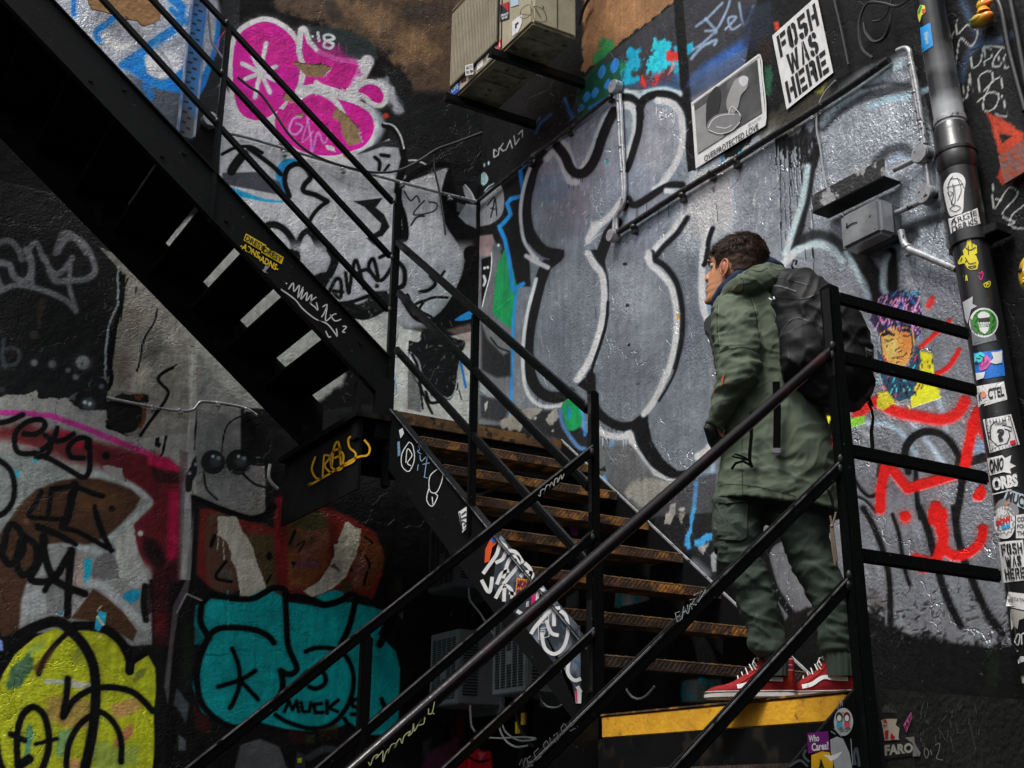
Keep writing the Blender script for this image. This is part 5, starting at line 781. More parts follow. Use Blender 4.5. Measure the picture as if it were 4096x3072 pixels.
# --- flight one (down to the left, in front)
f1 = sub('lower_flight', 'lower flight descending to the left in front')
sl = .835
b = MB(); b.tube([(X1-3.0, Y1-.005, Z(1.615-3.0*sl)), (X1-.01, Y1-.005, Z(1.615-.01*sl))], .0205, 16); b.make('handrail', M['handrail'], f1, smooth=True)
def worn(par, x0, z0, x1, z1, y):  # thin pale strip that paints a highlight along a rail's top edge
    b = MB(); b.bar((x0, y, Z(z0)), (x1, y, Z(z1)), .004, .005); b.make('highlight_strip', M['edge'], par)
for z0 in (1.18, .77):
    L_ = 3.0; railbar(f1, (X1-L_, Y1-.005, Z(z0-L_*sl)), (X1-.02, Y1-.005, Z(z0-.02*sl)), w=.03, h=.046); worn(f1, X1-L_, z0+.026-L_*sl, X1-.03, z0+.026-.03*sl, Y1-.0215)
for z0 in (1.60, 1.20, .765, .345):
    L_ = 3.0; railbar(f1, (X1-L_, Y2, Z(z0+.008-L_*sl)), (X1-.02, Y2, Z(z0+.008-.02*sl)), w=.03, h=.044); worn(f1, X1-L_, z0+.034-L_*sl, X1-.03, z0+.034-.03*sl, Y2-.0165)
post(f1, 2.09, Y2, -1.59, .66, .045); post(f1, 1.5, Y1, -1.59, .12, .06)
for y in (Y1-.012, Y2-.03):
    b = MB(); P = [(X1-.02, y, Z(.41)), (X1-.02, y, Z(-.09)), (X1-2.35, y, .0), (X1-2.42, y, .0), (X1-2.42, y, Z(.41-2.40*sl))]
    b.prism(P, (0, .014, 0)); b.make('stringer', M['steel'], f1, .002)
for k in range(1, 7):
    z = ZL-.247*k; x = X1-.296*k
    b = MB(); b.box((x-.01, Y1+.01, Z(z-.03)), (x+.29, Y2-.04, Z(z))); b.box((x-.014, Y1+.012, Z(z-.05)), (x-.008, Y2-.042, Z(z+.006)))
    for j in range(46): yy = Y1+.03+j*.03; b.bar((x-.013, yy, Z(z-.04)), (x-.017, yy+.022, Z(z+.004)), .008, .008)
    b.make('tread', M['rustlow'], f1)
# --- flight two (up and away along the silver wall)
f2 = sub('middle_flight', 'middle flight rising beside the silver wall')
def zn(y): return 2.375-(YL-y)*.7723
for k in range(1, 8):
    y = YL-.317*k; z = 2.375-.2447*k
    b = MB(); b.box((X1+.02, y, Z(z-.02)), (X3-.012, y+.30, Z(z)))
    b.box((X1+.021, y-.008, Z(z-.048)), (X3-.013, y+.006, Z(z+.002)))
    n = 44
    for j in range(n):
        xx = X1+.030+j*(X3-X1-.065)/n; o_ = random.uniform(-.003, .003); o2 = random.uniform(-.004, .003)
        b.bar((xx, y-.006, Z(z-.042+o_)), (xx+.030+o2, y-.008, Z(z-.004+o_)), .009, .007, (0, 1, 0))
        if j % 2 == 0 and random.random() < .8: b.ball((xx+.02, y-.003, Z(z+.002)), .006, 6, (1.6, 1, .7))
    tr_ = b.make('tread', M['rust'] if k <= 6 else M['rustlow'], f2)
    b = MB(); b.bar((X1+.03, y-.009, Z(z+.001)), (X3-.02, y-.009, Z(z+.001)), .004, .005); b.make('worn_nosing_highlight', M['tan'], f2)  # worn tan lip, lightened to paint a highlight along the tread's top edge
def stringer(par, x, t, y0, y1, dep, name='stringer', m='steel'):
    b = MB(); b.prism([(x, y0, Z(zn(y0)-.01)), (x, y1, Z(zn(y1)-.01)), (x, y1, Z(zn(y1)-.01-dep)), (x, y0, Z(zn(y0)-.01-dep))], (t, 0, 0))
    return b.make(name, M[m], par, .002)
sL = stringer(f2, X1-.006, .012, Y2+.03, YL+.05, .40); stringer(f2, X3-.012, .014, Y2-.55, YL+.05, .34)
b = MB(); b.bar((X1-.026, Y2+.03, Z(zn(Y2+.03)-.004)), (X1-.026, YL+.02, Z(zn(YL+.02)-.004)), .003, .005); b.make('highlight_strip', M['edge'], f2)  # painted highlight along the stringer's top edge
b = MB(); b.bar((X1, Y2+.03, Z(zn(Y2+.03)-.008)), (X1, YL+.02, Z(zn(YL+.02)-.008)), .05, .008); b.make('stringer_flange', M['rail'], f2)
b = MB(); b.bar((X3, Y2-.55, Z(zn(Y2-.55)-.006)), (X3, YL+.02, Z(zn(YL+.02)-.006)), .012, .012); b.make('stringer_flange', M['chrome'], f2)
for (ya, za), (yb, zb) in (((YL+.08, 3.56), (Y2+.06, 1.80)), ((YL+.02, 3.175), (Y2+.05, 1.42)), ((YL+.02, 2.785), (Y2+.05, 1.05))):
    railbar(f2, (X1, ya, Z(za+.005)), (X1, yb, Z(zb+.005)), w=.035, h=.045)
post(f2, X1, 5.90, 1.40, 2.68, .042)
# --- upper landing and flight three (rising to the upper left)
up = sub('upper_landing', 'upper landing with a rusted front board')
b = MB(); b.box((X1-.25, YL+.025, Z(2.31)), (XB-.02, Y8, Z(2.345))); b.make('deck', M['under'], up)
b = MB(); b.box((X1+.03, YL, Z(2.30)), (X3, YL+.02, Z(2.378))); b.make('edge_board', M['ledge'], up, .003)['label'] = 'rusted brown front board'
b = MB(); b.box((X1+.03, YL+.03, Z(2.10)), (X3, YL+.05, Z(2.30))); b.make('beam', M['under'], up)
b = MB(); b.box((X1-.20, YL+.07, Z(1.86)), (X1-.18, Y8, Z(2.30))); b.make('side_beam', M['steel'], up)
b = MB(); b.box((X1-.10, YL+.06, Z(2.20)), (X1+.02, YL+.12, Z(2.60))); b.box((X1-.22, YL+.06, Z(2.18)), (X1-.20, YL+.16, Z(2.56))); b.make('bracket', M['steel'], up, .004)
b = MB(); b.box((X3-.1, YL+.3, 0), (X3-.03, YL+.37, Z(2.3))); b.make('leg', M['steel'], up)
post(up, X1, YL+.10, 1.90, 3.86, .05)
f3 = sub('upper_flight', 'upper flight rising to the upper left')
YF, YG = 7.03, 8.14
S3 = .793
def zs(x): return 2.777+(3.158-x)*S3
b = MB(); b.prism([(X1, YF, Z(zs(X1))), (.2, YF, Z(zs(.2))), (.2, YF, Z(zs(.2)-.315)), (X1, YF, Z(zs(X1)-.315))], (0, .012, 0)); b.make('stringer', M['steel'], f3, .002)
b = MB(); b.bar((X1, YF, Z(zs(X1)-.003)), (.2, YF, Z(zs(.2)-.003)), .05, .008); b.bar((X1, YF, Z(zs(X1)-.316)), (.2, YF, Z(zs(.2)-.316)), .05, .008); b.make('stringer_flange', M['rail'], f3)
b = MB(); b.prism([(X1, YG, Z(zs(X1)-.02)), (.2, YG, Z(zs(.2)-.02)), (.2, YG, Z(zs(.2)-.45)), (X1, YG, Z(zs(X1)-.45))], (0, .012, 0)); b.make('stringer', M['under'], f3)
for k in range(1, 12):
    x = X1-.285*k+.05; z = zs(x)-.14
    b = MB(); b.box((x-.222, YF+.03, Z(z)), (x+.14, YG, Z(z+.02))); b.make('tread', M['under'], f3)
for a, sp in ((3.87, .763), (3.475, .781), (3.095, .80)):
    railbar(f3, (X1-.03, YF, Z(a-.02)), (.2, YF, Z(a-.02+(X1-.2)*sp)), w=.03, h=.042)
post(f3, 1.95, YF, 3.40, 4.80, .038)
for x, dz in ((2.98, .1), (2.7, .22), (2.35, .1), (2.05, .22), (1.75, .08), (1.62, .24), (1.35, .08), (1.15, .24), (2.2, .26)):
    bb = MB(); bb.disc((x, YF-.006, Z(zs(x)-dz)), (0, 1, 0), .013, .012, 10); bb.make('bolt', M['steel'], f3)

# weld beads where rails meet posts
def weld(par, x, y, z, r=.012):
    b = MB(); b.ball((x, y, Z(z)), r, 8, (1, .8, 1.5)); b.make('weld', M['weld'], par, smooth=80)
for z_ in (1.58, 1.155, .745): weld(f1, X1-.03, Y1-.02, z_-.0); weld(f1, X1-.028, Y1-.024, z_+.035)
for z_ in (1.58, 1.18, .75, .33): weld(f1, X1-.034, Y2-.012, z_)
for z_ in (1.83, 1.59, 1.24, .865): weld(low, X1+.034, Y1-.008, z_)
for z_ in (1.83, 1.46, 1.10): weld(f2, X1-.012, Y2+.055, z_)
for x_, z_ in ((X1-.03, 3.86), (X1-.03, 3.45), (X1-.03, 3.08), (1.93, 4.81), (1.93, 4.44), (1.93, 4.09)): weld(f3, x_, YF-.016, z_, .014)
# ================================================================ small helpers for stickers, writing and cables
_dm = {}
def dmat(c, gain=1.7, rough=.5, metal=0):
    key = (tuple(c), gain, rough, metal)
    if key not in _dm:
        l = np.clip(lin(c)*gain, .003, .8); _dm[key] = mat('paint_%02x%02x%02x' % tuple(int(v) for v in c), tuple(l), rough, metal, .4, scale=14, c2=tuple(l*.82), bump=(60, .002, .3), c3=tuple(np.clip(l*.45+.01, 0, 1)), scale3=55, fac3=(.66, .74))
    return _dm[key]
def plane(ax, v):
    def h(q, off=0):
        r = ray(*q); return CAM+r*((v-off-CAM[ax])/r[ax])
    return h
def cyl(cx, cy, rad, lean=.06, z0=3.6):      # the pipe leans a little along the wall
    def h(q, off=0):
        r = ray(*q); R_ = rad+off; z = z0
        for _ in range(5):
            yc = cy+lean*(z-z0); dx, dy = CAM[0]-cx, CAM[1]-yc
            a = r[0]**2+r[1]**2; b = 2*(dx*r[0]+dy*r[1]); c = dx*dx+dy*dy-R_*R_; D = b*b-4*a*c
            p = CAM+r*((-b-math.sqrt(max(D, 0)))/(2*a)); z = p[2]
        return p
    return h
def ribbon(name, k, pts, w, hit, off, m, parent=None, sm=True, mb=None):
    own = mb is None; mb = mb or MB()
    P = [np.array(px(k, *q)) for q in (catmull(pts, 5) if sm and len(pts) > 2 else pts)]; w = w*SCL.get(k, SC)/2
    if len(P) > 1:
        L_ = []
        for i, p in enumerate(P):
            d = P[min(i+1, len(P)-1)]-P[max(i-1, 0)]; n = np.array([-d[1], d[0]])/(np.hypot(*d)+1e-9); L_.append((p+n*w, p-n*w))
        V = [(mb.b.verts.new(hit(a, off)), mb.b.verts.new(hit(c, off))) for a, c in L_]
        for a, c in zip(V, V[1:]): mb.b.faces.new((a[0], a[1], c[1], c[0]))
    return mb.make(name, m, parent) if own else mb
def ribbons(name, k, lst, w, hit, off, m, parent=None, sm=True):
    mb = MB()
    for p in lst: ribbon(name, k, p, w, hit, off, m, mb=mb, sm=sm)
    return mb.make(name, m, parent)
def patch(name, k, pts, hit, off, m, parent=None, sm=False, rings=4, mb=None):
    P = [np.array(px(k, *q)) for q in (catmull(pts, 5, True) if sm else pts)]
    if not sm: P = [a+(b-a)*t for a, b in zip(P, P[1:]+P[:1]) for t in (0, .25, .5, .75)]
    own = mb is None; mb = mb or MB(); c = sum(P)/len(P); cv = mb.b.verts.new(hit(c, off)); prev = None
    for r in range(1, rings+1):
        ring = [mb.b.verts.new(hit(c+(p-c)*r/rings, off)) for p in P]; n = len(ring)
        for i in range(n):
            if prev is None: mb.b.faces.new((cv, ring[i], ring[(i+1) % n]))
            else: mb.b.faces.new((prev[i], ring[i], ring[(i+1) % n], prev[(i+1) % n]))
        prev = ring
    return mb.make(name, m, parent) if own else mb
def glyphs(body, bold=.02, shear=0):
    cu = bpy.data.curves.new('letters', 'FONT'); cu.body = body; cu.offset = bold; cu.shear = shear; cu.resolution_u = 3
    ob = bpy.data.objects.new('letters', cu); COL.objects.link(ob); dg = bpy.context.evaluated_depsgraph_get(); dg.update()
    me = bpy.data.meshes.new_from_object(ob.evaluated_get(dg)); bpy.data.objects.remove(ob); bpy.data.curves.remove(cu)
    v = np.zeros(len(me.vertices)*3); me.vertices.foreach_get('co', v); v = v.reshape(-1, 3)
    if len(v): lo, hi = v[:, :2].min(0), v[:, :2].max(0); v[:, :2] = (v[:, :2]-lo)/np.maximum(hi-lo, 1e-6)
    return me, v
def text(name, body, k, quad, hit, off, m, parent=None, bold=.02, shear=0, world=True):
    me, v = glyphs(body, bold, shear); Q = [np.array(px(k, *q)) for q in quad]         # TL TR BR BL
    if world: Q = [hit(q, off) for q in Q]
    co = []
    for u, t, _ in v:
        p = Q[3]*(1-u)*(1-t)+Q[2]*u*(1-t)+Q[1]*u*t+Q[0]*(1-u)*t
        co.append(p if world else hit(p, off))
    me.vertices.foreach_set('co', np.array(co).ravel()); me.update(); me.name = name; me.materials.clear()
    return link(name, me, m, parent)
def lerpq(quad, u0, v0, u1, v1):            # sub-rectangle of a quad TL TR BR BL
    TL, TR, BR, BL_ = [np.array(q, float) for q in quad]
    f = lambda u, v: tuple((TL*(1-u)+TR*u)*(1-v)+(BL_*(1-u)+BR*u)*v)
    return [f(u0, v0), f(u1, v0), f(u1, v1), f(u0, v1)]
def wire(name, k, pts, hit, off, r, m, parent=None, label=None, cat='cable', group=None, n=6):
    b = MB(); b.tube([hit(px(k, *q), off) for q in catmull(pts, 5)], r, n); o = b.make(name, m, parent, smooth=True)
    if label: tag(o, label, cat, group)
    return o
WAH, WBH = plane(1, YA), plane(0, XB)
# ---------------------------------------------------------------- conduits and fittings
def conduit(label, runs, r, m, hit, clamps=(), discs=(), k=3, off=.03):
    a = hit(px(k, *runs[0][0]), off); t = empty('conduit', a, label, 'conduit')
    for p in runs:
        b = MB(); b.tube([hit(px(k, *q), off) for q in (catmull(p, 4) if len(p) > 2 else p)], r, 10); b.make('tube', M[m], t, smooth=True)
    for q in clamps:
        b = MB(); c = Vector(hit(px(k, *q), off)); b.ball(c, r*1.5, 10, (.9, .9, .7)); b.box(c+Vector((-.005, -.02, -r*2.3)), c+Vector((.025, .02, -r))); b.make('clamp', M[m], t, smooth=True)
    for q in discs:
        c = Vector(hit(px(k, *q[:2]), off+.01)); b = MB(); nx = (1, 0, 0) if hit is WBH else (0, 1, 0)
        b.disc(c, nx, q[2], .05, 24); b.disc(c-Vector(nx)*.028, nx, q[2]*.96, .012, 24)
        b.disc(c-Vector(nx)*.036+Vector((0, q[2]*.4, q[2]*.4)) if hit is WBH else c-Vector(nx)*.036, nx, .006, .006, 8); b.make('junction_disc', M['chrome'], t, .003, smooth=True)
    return t
conduit('dark conduit sloping up the silver wall from the corner to a round junction disc', [[(-145, 1305), (190, 1036), (560, 748), (735, 605)]], .015, 'darkpipe', WBH, clamps=((200, 1050), (450, 850), (715, 630)), discs=((752, 566, .052),))
conduit('short bright upright twin conduit between two round junction discs', [[(760, 610), (770, 760), (777, 940), (790, 1120), (797, 1270), (780, 1350), (745, 1410), (737, 1500)], [(778, 612), (786, 760), (794, 940), (806, 1120), (808, 1250), (800, 1330), (760, 1400), (756, 1490)]], .013, 'chrome', WBH, clamps=((768, 650), (772, 790), (782, 950), (792, 1110), (800, 1290)), discs=((735, 1530, .045),))
conduit('long dark conduit sloping across the silver wall under the posters', [[(765, 1505), (870, 1440), (1180, 1240), (1500, 1050), (1782, 870), (2000, 735), (2300, 540), (2520, 385)]], .02, 'darkpipe', WBH, clamps=((865, 1470), (1180, 1265), (1370, 1120), (1530, 1040)))
conduit('bright conduit dropping beside the drainpipe to the grey box', [[(960, 330), (1010, 312), (1040, 335), (1050, 420), (1076, 600), (1110, 800), (1130, 940)], [(1042, 360), (1066, 460), (1092, 600), (1124, 800), (1140, 930)], [(1148, 1060), (1158, 1130), (1168, 1210)], [(1110, 1310), (1000, 1360), (870, 1412)], [(1085, 1030), (1010, 1068), (940, 1100)]], .014, 'chrome', WBH, clamps=((1046, 420), (1075, 600), (1115, 800), (1120, 900), (890, 1405)), discs=((1128, 1005, .05), (1157, 1265, .05)), k=4, off=.04)
conduit('short grey elbow conduit running into the drainpipe', [[(985, 1495), (1000, 1560), (1030, 1610), (1100, 1640), (1240, 1700), (1345, 1745)]], .018, 'chrome', WBH, clamps=((1025, 1600),), k=4, off=.05)
conduit('pale thin conduit crossing the back wall under the pink piece', [[(-270, 790), (-180, 850), (0, 895), (300, 985), (600, 1075), (900, 1160), (1200, 1240), (1465, 1305)]], .013, 'chrome', WAH, clamps=((220, 985), (600, 1095), (980, 1190), (1290, 1275)), discs=((-262, 780, .06),), k=2)
conduit('thin pale conduit over the dark hole in the lower back wall', [[(885, 190), (1060, 225), (1240, 262), (1420, 292), (1540, 300), (1610, 284), (1655, 230), (1700, 222), (1850, 238), (2030, 275), (2130, 335)]], .011, 'chrome', WAH, clamps=((1262, 262), (1490, 290), (1802, 232), (2040, 280)), k='L')
wire('cable', 2, [(-80, 500), (0, 565), (70, 610), (150, 720), (260, 880), (380, 985), (520, 1050), (680, 1095), (820, 1118), (960, 1105), (1090, 1045), (1210, 968), (1330, 925), (1500, 860)], WAH, .09, .011, M['cable'], label='long grey cable sagging across the back wall toward the corner', n=8)
wire('cable', 2, [(1212, 965), (1192, 1000), (1196, 1100), (1225, 1230), (1250, 1380), (1266, 1522)], WAH, .08, .009, M['cable'], label='loose cable end hanging down beside the corner')
wire('cable', 4, [(560, 520), (490, 600), (448, 700), (438, 830), (462, 960), (480, 1100), (510, 1240), (532, 1300)], WBH, .02, .006, M['whitecable'], label='thin pale cord hanging from the ledge to the angle bracket')
wire('cable', 4, [(1040, -10), (960, 40), (860, 20), (770, 20), (725, 100), (712, 200), (735, 320), (800, 375)], WBH, .07, .008, M['cable'], label='black cable looping down below the top edge beside the drainpipe')
wire('cable', 4, [(745, 150), (760, 220), (810, 270), (870, 250), (905, 180), (915, 90)], WBH, .06, .010, M['pipe'], label='thick black cable bend hanging over the dark wall top')
wire('cable', 4, [(930, -10), (890, 90), (850, 130), (800, 140)], WBH, .05, .006, M['cable'], label='thin grey wire crossing the black cable bend')
wire('cable', 3, [(495, 640), (500, 680), (530, 720), (480, 770), (420, 810)], WBH, .03, .006, M['cable'], label='thin cable clipped by the green and blue dots')
wire('cable', 3, [(350, 505), (320, 570), (250, 610), (190, 640), (160, 685)], WBH, .05, .003, M['whitecable'], label='fine pale wire dangling under the wall air conditioner')
wire('cable', 3, [(580, -10), (540, 60), (515, 160)], WBH, .04, .012, M['pipe'], label='black hose beside the wall air conditioner')
wire('cable', 1, [(1338, -10), (1345, 60), (1358, 180), (1370, 270), (1410, 330), (1470, 412)], WAH, .06, .009, M['whitecable'], label='pale cable hanging past the perforated cable tray')
wire('cable', 1, [(1270, 660), (1230, 740), (1200, 810), (1185, 860)], WAH, .06, .006, M['whitecable'], label='thin pale wire at the foot of the cable tray')
wire('cable', 1, [(730, 750), (715, 800), (660, 900), (600, 1000), (520, 1150), (500, 1180)], WAH, .03, .004, dmat((50, 44, 34)), label='thin rust coloured cord on the black wall under the upper flight')
wire('cable', 4, [(548, -20), (600, 200), (645, 420)], WBH, .02, .007, M['cable'], label='thin upright tube above the right end of the stencilled poster')
wire('cable', 'V', [(580, 545), (590, 620), (650, 700), (690, 765), (745, 845)], WBH, .45, .007, M['whitecable'], label='pale hose running down from the left air conditioner box')
wire('cable', 'V', [(590, 1270), (592, 1340), (600, 1400), (620, 1435)], WBH, .45, .007, M['whitecable'], label='pale hose hanging under the lower left air conditioner box')
wire('cable', 'V', [(770, 1375), (780, 1440), (820, 1500), (880, 1530), (945, 1520)], WBH, .45, .007, M['whitecable'], label='pale loop of hose nearest the bottom below the boxes')
wire('cable', 'V', [(785, 1370), (805, 1430), (860, 1475), (920, 1492), (1000, 1478), (900, 1468), (780, 1475), (675, 1470)], WBH, .44, .006, M['whitecable'], label='pale hose looping sideways below the boxes')
wire('cable', 'V', [(1022, 1205), (1030, 1240), (1070, 1280), (1130, 1282), (1180, 1250)], WBH, .44, .006, M['whitecable'], label='grey hose loop under the right air conditioner box')
wire('cable', 'V', [(870, 1280), (885, 1360), (910, 1430), (940, 1480), (990, 1530)], WBH, .42, .012, M['pipe'], label='thick black hose with yellow tape bands')
for q in ((885, 1410), (920, 1355)):
    c = Vector(WBH(px('V', *q), .41)); b = MB(); b.tube([c+Vector((0, 0, -.035)), c+Vector((0, 0, .035))], .018, 8); o = b.make('yellow_tape', dmat((190, 150, 30))); tag(o, 'band of yellow tape, the %s of the two on the black hose' % ('lower' if q[0] < 900 else 'upper'), 'tape')
wire('cable', 11, [(810, 1095), (820, 1150), (860, 1200), (910, 1210), (960, 1180), (1000, 1130)], WBH, .1, .007, M['whitecable'], label='grey cable loop on the dark wall under the treads')
wire('cable', 5, [(1752, 1350), (1742, 1420), (1760, 1470), (1800, 1510)], WAH, .05, .012, M['whitecable'], label='short pale pipe bend beside the painted black balls')
# angle bracket and grey box on the silver wall
A_, B_ = Vector(WBH(px(4, 460, 1335), .07)), Vector(WBH(px(4, 925, 1100), .07))
t = empty('angle_bracket', A_, 'peeling black and silver angle bracket above the grey box', 'bracket')
b = MB(); b.bar(A_+Vector((-.05, 0, 0)), B_+Vector((-.05, 0, 0)), .012, .10); b.make('front_plate', mat('peeling_paint', (.03, .03, .03), .45, scale=9, c2=(.34, .34, .34), fac=(.5, .54), bump=(50, .008, .9)), t, .003)
b = MB(); b.bar(A_+Vector((.0, 0, -.055)), B_+Vector((0, 0, -.055)), .12, .012); b.make('shelf', M['steel'], t, .002)
q = [Vector(plane(0, XB-.17)(px(4, *p))) for p in ((575, 1400), (832, 1282), (862, 1500), (600, 1625))]
ym, yM = (q[1].y+q[2].y)/2, (q[0].y+q[3].y)/2; zm, zM = (q[2].z+q[3].z)/2, (q[0].z+q[1].z)/2
t = empty('junction_box', (XB-.1, ym, zm), 'grey metal junction box with rounded corners on the silver wall', 'junction box')
b = MB(); b.box((XB-.17, ym, zm), (XB-.06, yM, zM)); b.make('cover', mat('grey_box_paint', (.42, .44, .46), .3, .3, .6, scale=4, c2=(.17, .175, .19), bump=(40, .003, .4), c3=(.04, .04, .04), scale3=20, fac3=(.68, .72)), t, .018, smooth=True)
b = MB(); b.box((XB-.06, ym+.01, zm+.01), (XB-.003, yM-.01, zM-.01)); b.make('back_box', dmat((60, 62, 68)), t, .006)
ribbons('scratch', 4, [[(632, 1475), (665, 1450), (700, 1440)], [(634, 1445), (632, 1478)]], 8, plane(0, XB-.17), .003, dmat((20, 20, 22)), t)
# perforated cable tray, upper left
hA = plane(1, YA-.10); a0, a1 = Vector(hA(px(1, 1290, -60))), Vector(hA(px(1, 1208, 890)))
xc = (a0.x+a1.x)/2; t = empty('cable_tray', (xc, YA-.1, a1.z), 'blue sprayed perforated upright cable tray at upper left', 'cable tray')
TM = mat('blue_sprayed_tray', (.02, .16, .42), .4, .2, .5, scale=1.6, c2=(.07, .075, .085), fac=(.45, .6), bump=(50, .003, .4))
b = MB(); b.box((xc-.055, YA-.10, a1.z), (xc+.055, YA-.092, a0.z+.5)); b.make('back_plate', TM, t)
for sx in (-1, 1): b = MB(); b.box((xc+sx*.06-.006, YA-.14, a1.z), (xc+sx*.06+.006, YA-.09, a0.z+.5)); b.make('side_lip', mat('tray_lip', (.35, .37, .42), .3, .5, .5, c2=(.03, .12, .3)), t, .002)
b = MB(); z = a1.z+.03; i = 0
while z < a0.z+.4: b.box((xc-.035+(i % 2)*.035, YA-.103, z), (xc-.005+(i % 2)*.035, YA-.1005, z+.012)); z += .042; i += 1
o = b.make('slots', dmat((14, 15, 18)), t); o['kind'] = 'stuff'
# torn cardboard
b = MB(); P = [plane(1, YA-.16)(px(1, *q)) for q in ((560, -60), (575, 20), (600, 60), (680, 75), (745, 95), (820, 125), (890, 130), (915, 162), (940, 168), (1000, 145), (1040, 125), (1046, 60), (1030, 10), (1000, -60))]
b.prism(P, (0, .012, 0)); o = b.make('cardboard_piece', mat('torn_cardboard', (.40, .22, .09), .7, 0, .3, scale=7, c2=(.27, .14, .055), bump=(20, .01, .8), c3=(.1, .05, .03), scale3=14, fac3=(.68, .74))); tag(o, 'torn piece of brown cardboard stuck high on the blue and silver wall', 'cardboard')
# ---------------------------------------------------------------- air conditioners
CAS = mat('beige_casing', (.50, .45, .32), .42, 0, .5, scale=5, c2=(.36, .32, .22), bump=(30, .003, .3), c3=(.07, .06, .045), scale3=30, fac3=(.66, .72))
PAN = mat('dirty_pan', (.26, .23, .13), .55, 0, .4, scale=7, c2=(.07, .06, .035), bump=(30, .004, .5), c3=(.03, .025, .02), scale3=16, fac3=(.6, .68))
GRC = mat('grille_beige', (.42, .37, .27), .5, c2=(.32, .28, .2))
x0, x1, y0, y1, z0, z1 = 3.90, 4.272, 6.463, 7.70, 5.193, 6.0
t = empty('air_conditioner', (x0, y0, Z(z0)), 'beige outdoor air conditioner on brackets high on the silver wall', 'air conditioner')
b = MB(); b.box((x0, y0, Z(z0)), (x1, y1, Z(z1))); b.make('casing', CAS, t, .02, smooth=True)
b = MB(); b.box((x0+.01, y0+.012, Z(z0-.006)), (x1-.01, y1-.01, Z(z0+.002))); b.make('base_pan', PAN, t)
for yy in (y0+.16, y0+.32, y0+.48, y0+.64, y0+.8): b = MB(); b.box((x0+.06, yy, Z(z0-.012)), (x1-.08, yy+.035, Z(z0-.005))); b.make('pan_rib', PAN, t, .003)
b = MB(); b.box((x0-.014, y0+.46, Z(z0+.10)), (x0-.002, y1-.03, Z(z1-.04))); fr = b.make('grille', dmat((30, 27, 22), 1), t)
b = MB(); n = 30
for i in range(n): yy = y0+.475+i*(y1-y0-.52)/n; b.box((x0-.026, yy, Z(z0+.11)), (x0-.013, yy+.011, Z(z1-.05)))
for i in range(9): b.box((x0-.020, y0+.47, Z(z0+.16+i*.08)), (x0-.014, y1-.04, Z(z0+.165+i*.08)))
o = b.make('grille_bars', GRC, fr); o['kind'] = 'stuff'
b = MB(); b.box((x0-.004, y0+.42, Z(z0)), (x0-.001, y0+.435, Z(z1))); b.make('panel_seam', dmat((40, 38, 30)), t)
for pts in ([(130, 110), (140, 60), (190, 30), (200, 90), (160, 120)], [(215, 60), (225, 40), (280, 60), (300, 110), (290, 140), (225, 130)]): ribbons('louvre', 3, [pts+[pts[0]]]+[[(pts[0][0]+4, pts[0][1]-20), (pts[-1][0]+40, pts[-1][1]-20)]], 4, plane(1, Y1+0) if 0 else plane(1, y0), .004, dmat((70, 64, 40)), t)
b = MB(); b.box((x0+.20, y0-.003, Z(z0)), (x0+.208, y0, Z(z1))); b.make('panel_seam', dmat((60, 54, 34)), t)
for yy in (6.85, 7.55):
    b = MB(); b.box((x0-.10, yy, Z(z0-.075)), (XB-.002, yy+.05, Z(z0-.02))); b.box((x0-.10, yy, Z(z0-.022)), (XB-.002, yy+.07, Z(z0-.014))); b.make('bracket', M['steel'], t, .003)
def stk(label, k, quad, hit, off, c, words=(), shape=None, sm=False, name='sticker', cat='sticker', world=True, group=None, extra=None):
    """a sticker: base patch, lettering as parts; words = (text, u0, v0, u1, v1, colour, bold, shear)"""
    base = patch(name, k, shape or quad, hit, off, dmat(c), sm=sm); tag(base, label, cat, group)
    for wd in words:
        tx, u0, v0, u1, v1, col = wd[:6]; bold = wd[6] if len(wd) > 6 else .02; sh = wd[7] if len(wd) > 7 else 0
        text('lettering', tx, k, lerpq(quad, u0, v0, u1, v1), hit, off+.002, dmat(col), base, bold, sh, world)
    if extra: extra(base)
    return base
hX, hY = plane(0, x0), plane(1, y0)
kk = 2
stk('blue scribbled sticker at the lower left corner of the wall air conditioner', 2, [(1300, 555), (1355, 520), (1355, 590), (1300, 630)], hX, .004, (30, 70, 150), (('OPS', .1, .2, .9, .7, (150, 180, 210)),))
stk('torn dark sticker beside the blue one on the air conditioner', 2, [(1368, 495), (1400, 478), (1400, 520), (1368, 535)], hX, .004, (50, 26, 24))
stk('white handwritten paper sticker stuck over the grille edge', 2, [(1394, 425), (1445, 410), (1448, 480), (1396, 490)], hX, .03, (205, 203, 196), (('SALT 2', .1, .12, .9, .4, (30, 30, 30)), ('OR 1984', .1, .55, .95, .85, (30, 30, 30))))
stk('blank pale square sticker in the middle of the casing edge', 2, [(1470, 395), (1510, 360), (1510, 425), (1470, 460)], hX, .004, (190, 184, 176))
stk('white sticker with black slanted lettering on the casing edge', 2, [(1532, 325), (1592, 278), (1592, 350), (1535, 398)], hX, .004, (210, 210, 205), (('PLONT', .08, .1, .92, .48, (20, 20, 20), .04), ('PLONTS', .08, .54, .92, .9, (20, 20, 20), .04)))
stk('small red square sticker near the front bracket', 2, [(1604, 272), (1630, 252), (1632, 305), (1606, 328)], hX, .004, (190, 40, 40), (('&', .3, .2, .7, .8, (230, 200, 200)),))
stk('round black and red sticker on the casing front', 2, [(1620, 30), (1680, 10), (1680, 120), (1620, 140)], hX, .004, (34, 40, 50), (('STRAIGHT', .1, .6, .9, .74, (220, 220, 220), .03), ('EDGE', .2, .78, .8, .92, (220, 220, 220), .03)), extra=lambda o: patch('red_panel', 2, [(1625, 28), (1675, 12), (1675, 80), (1650, 50)], hX, .006, dmat((150, 40, 44)), o))
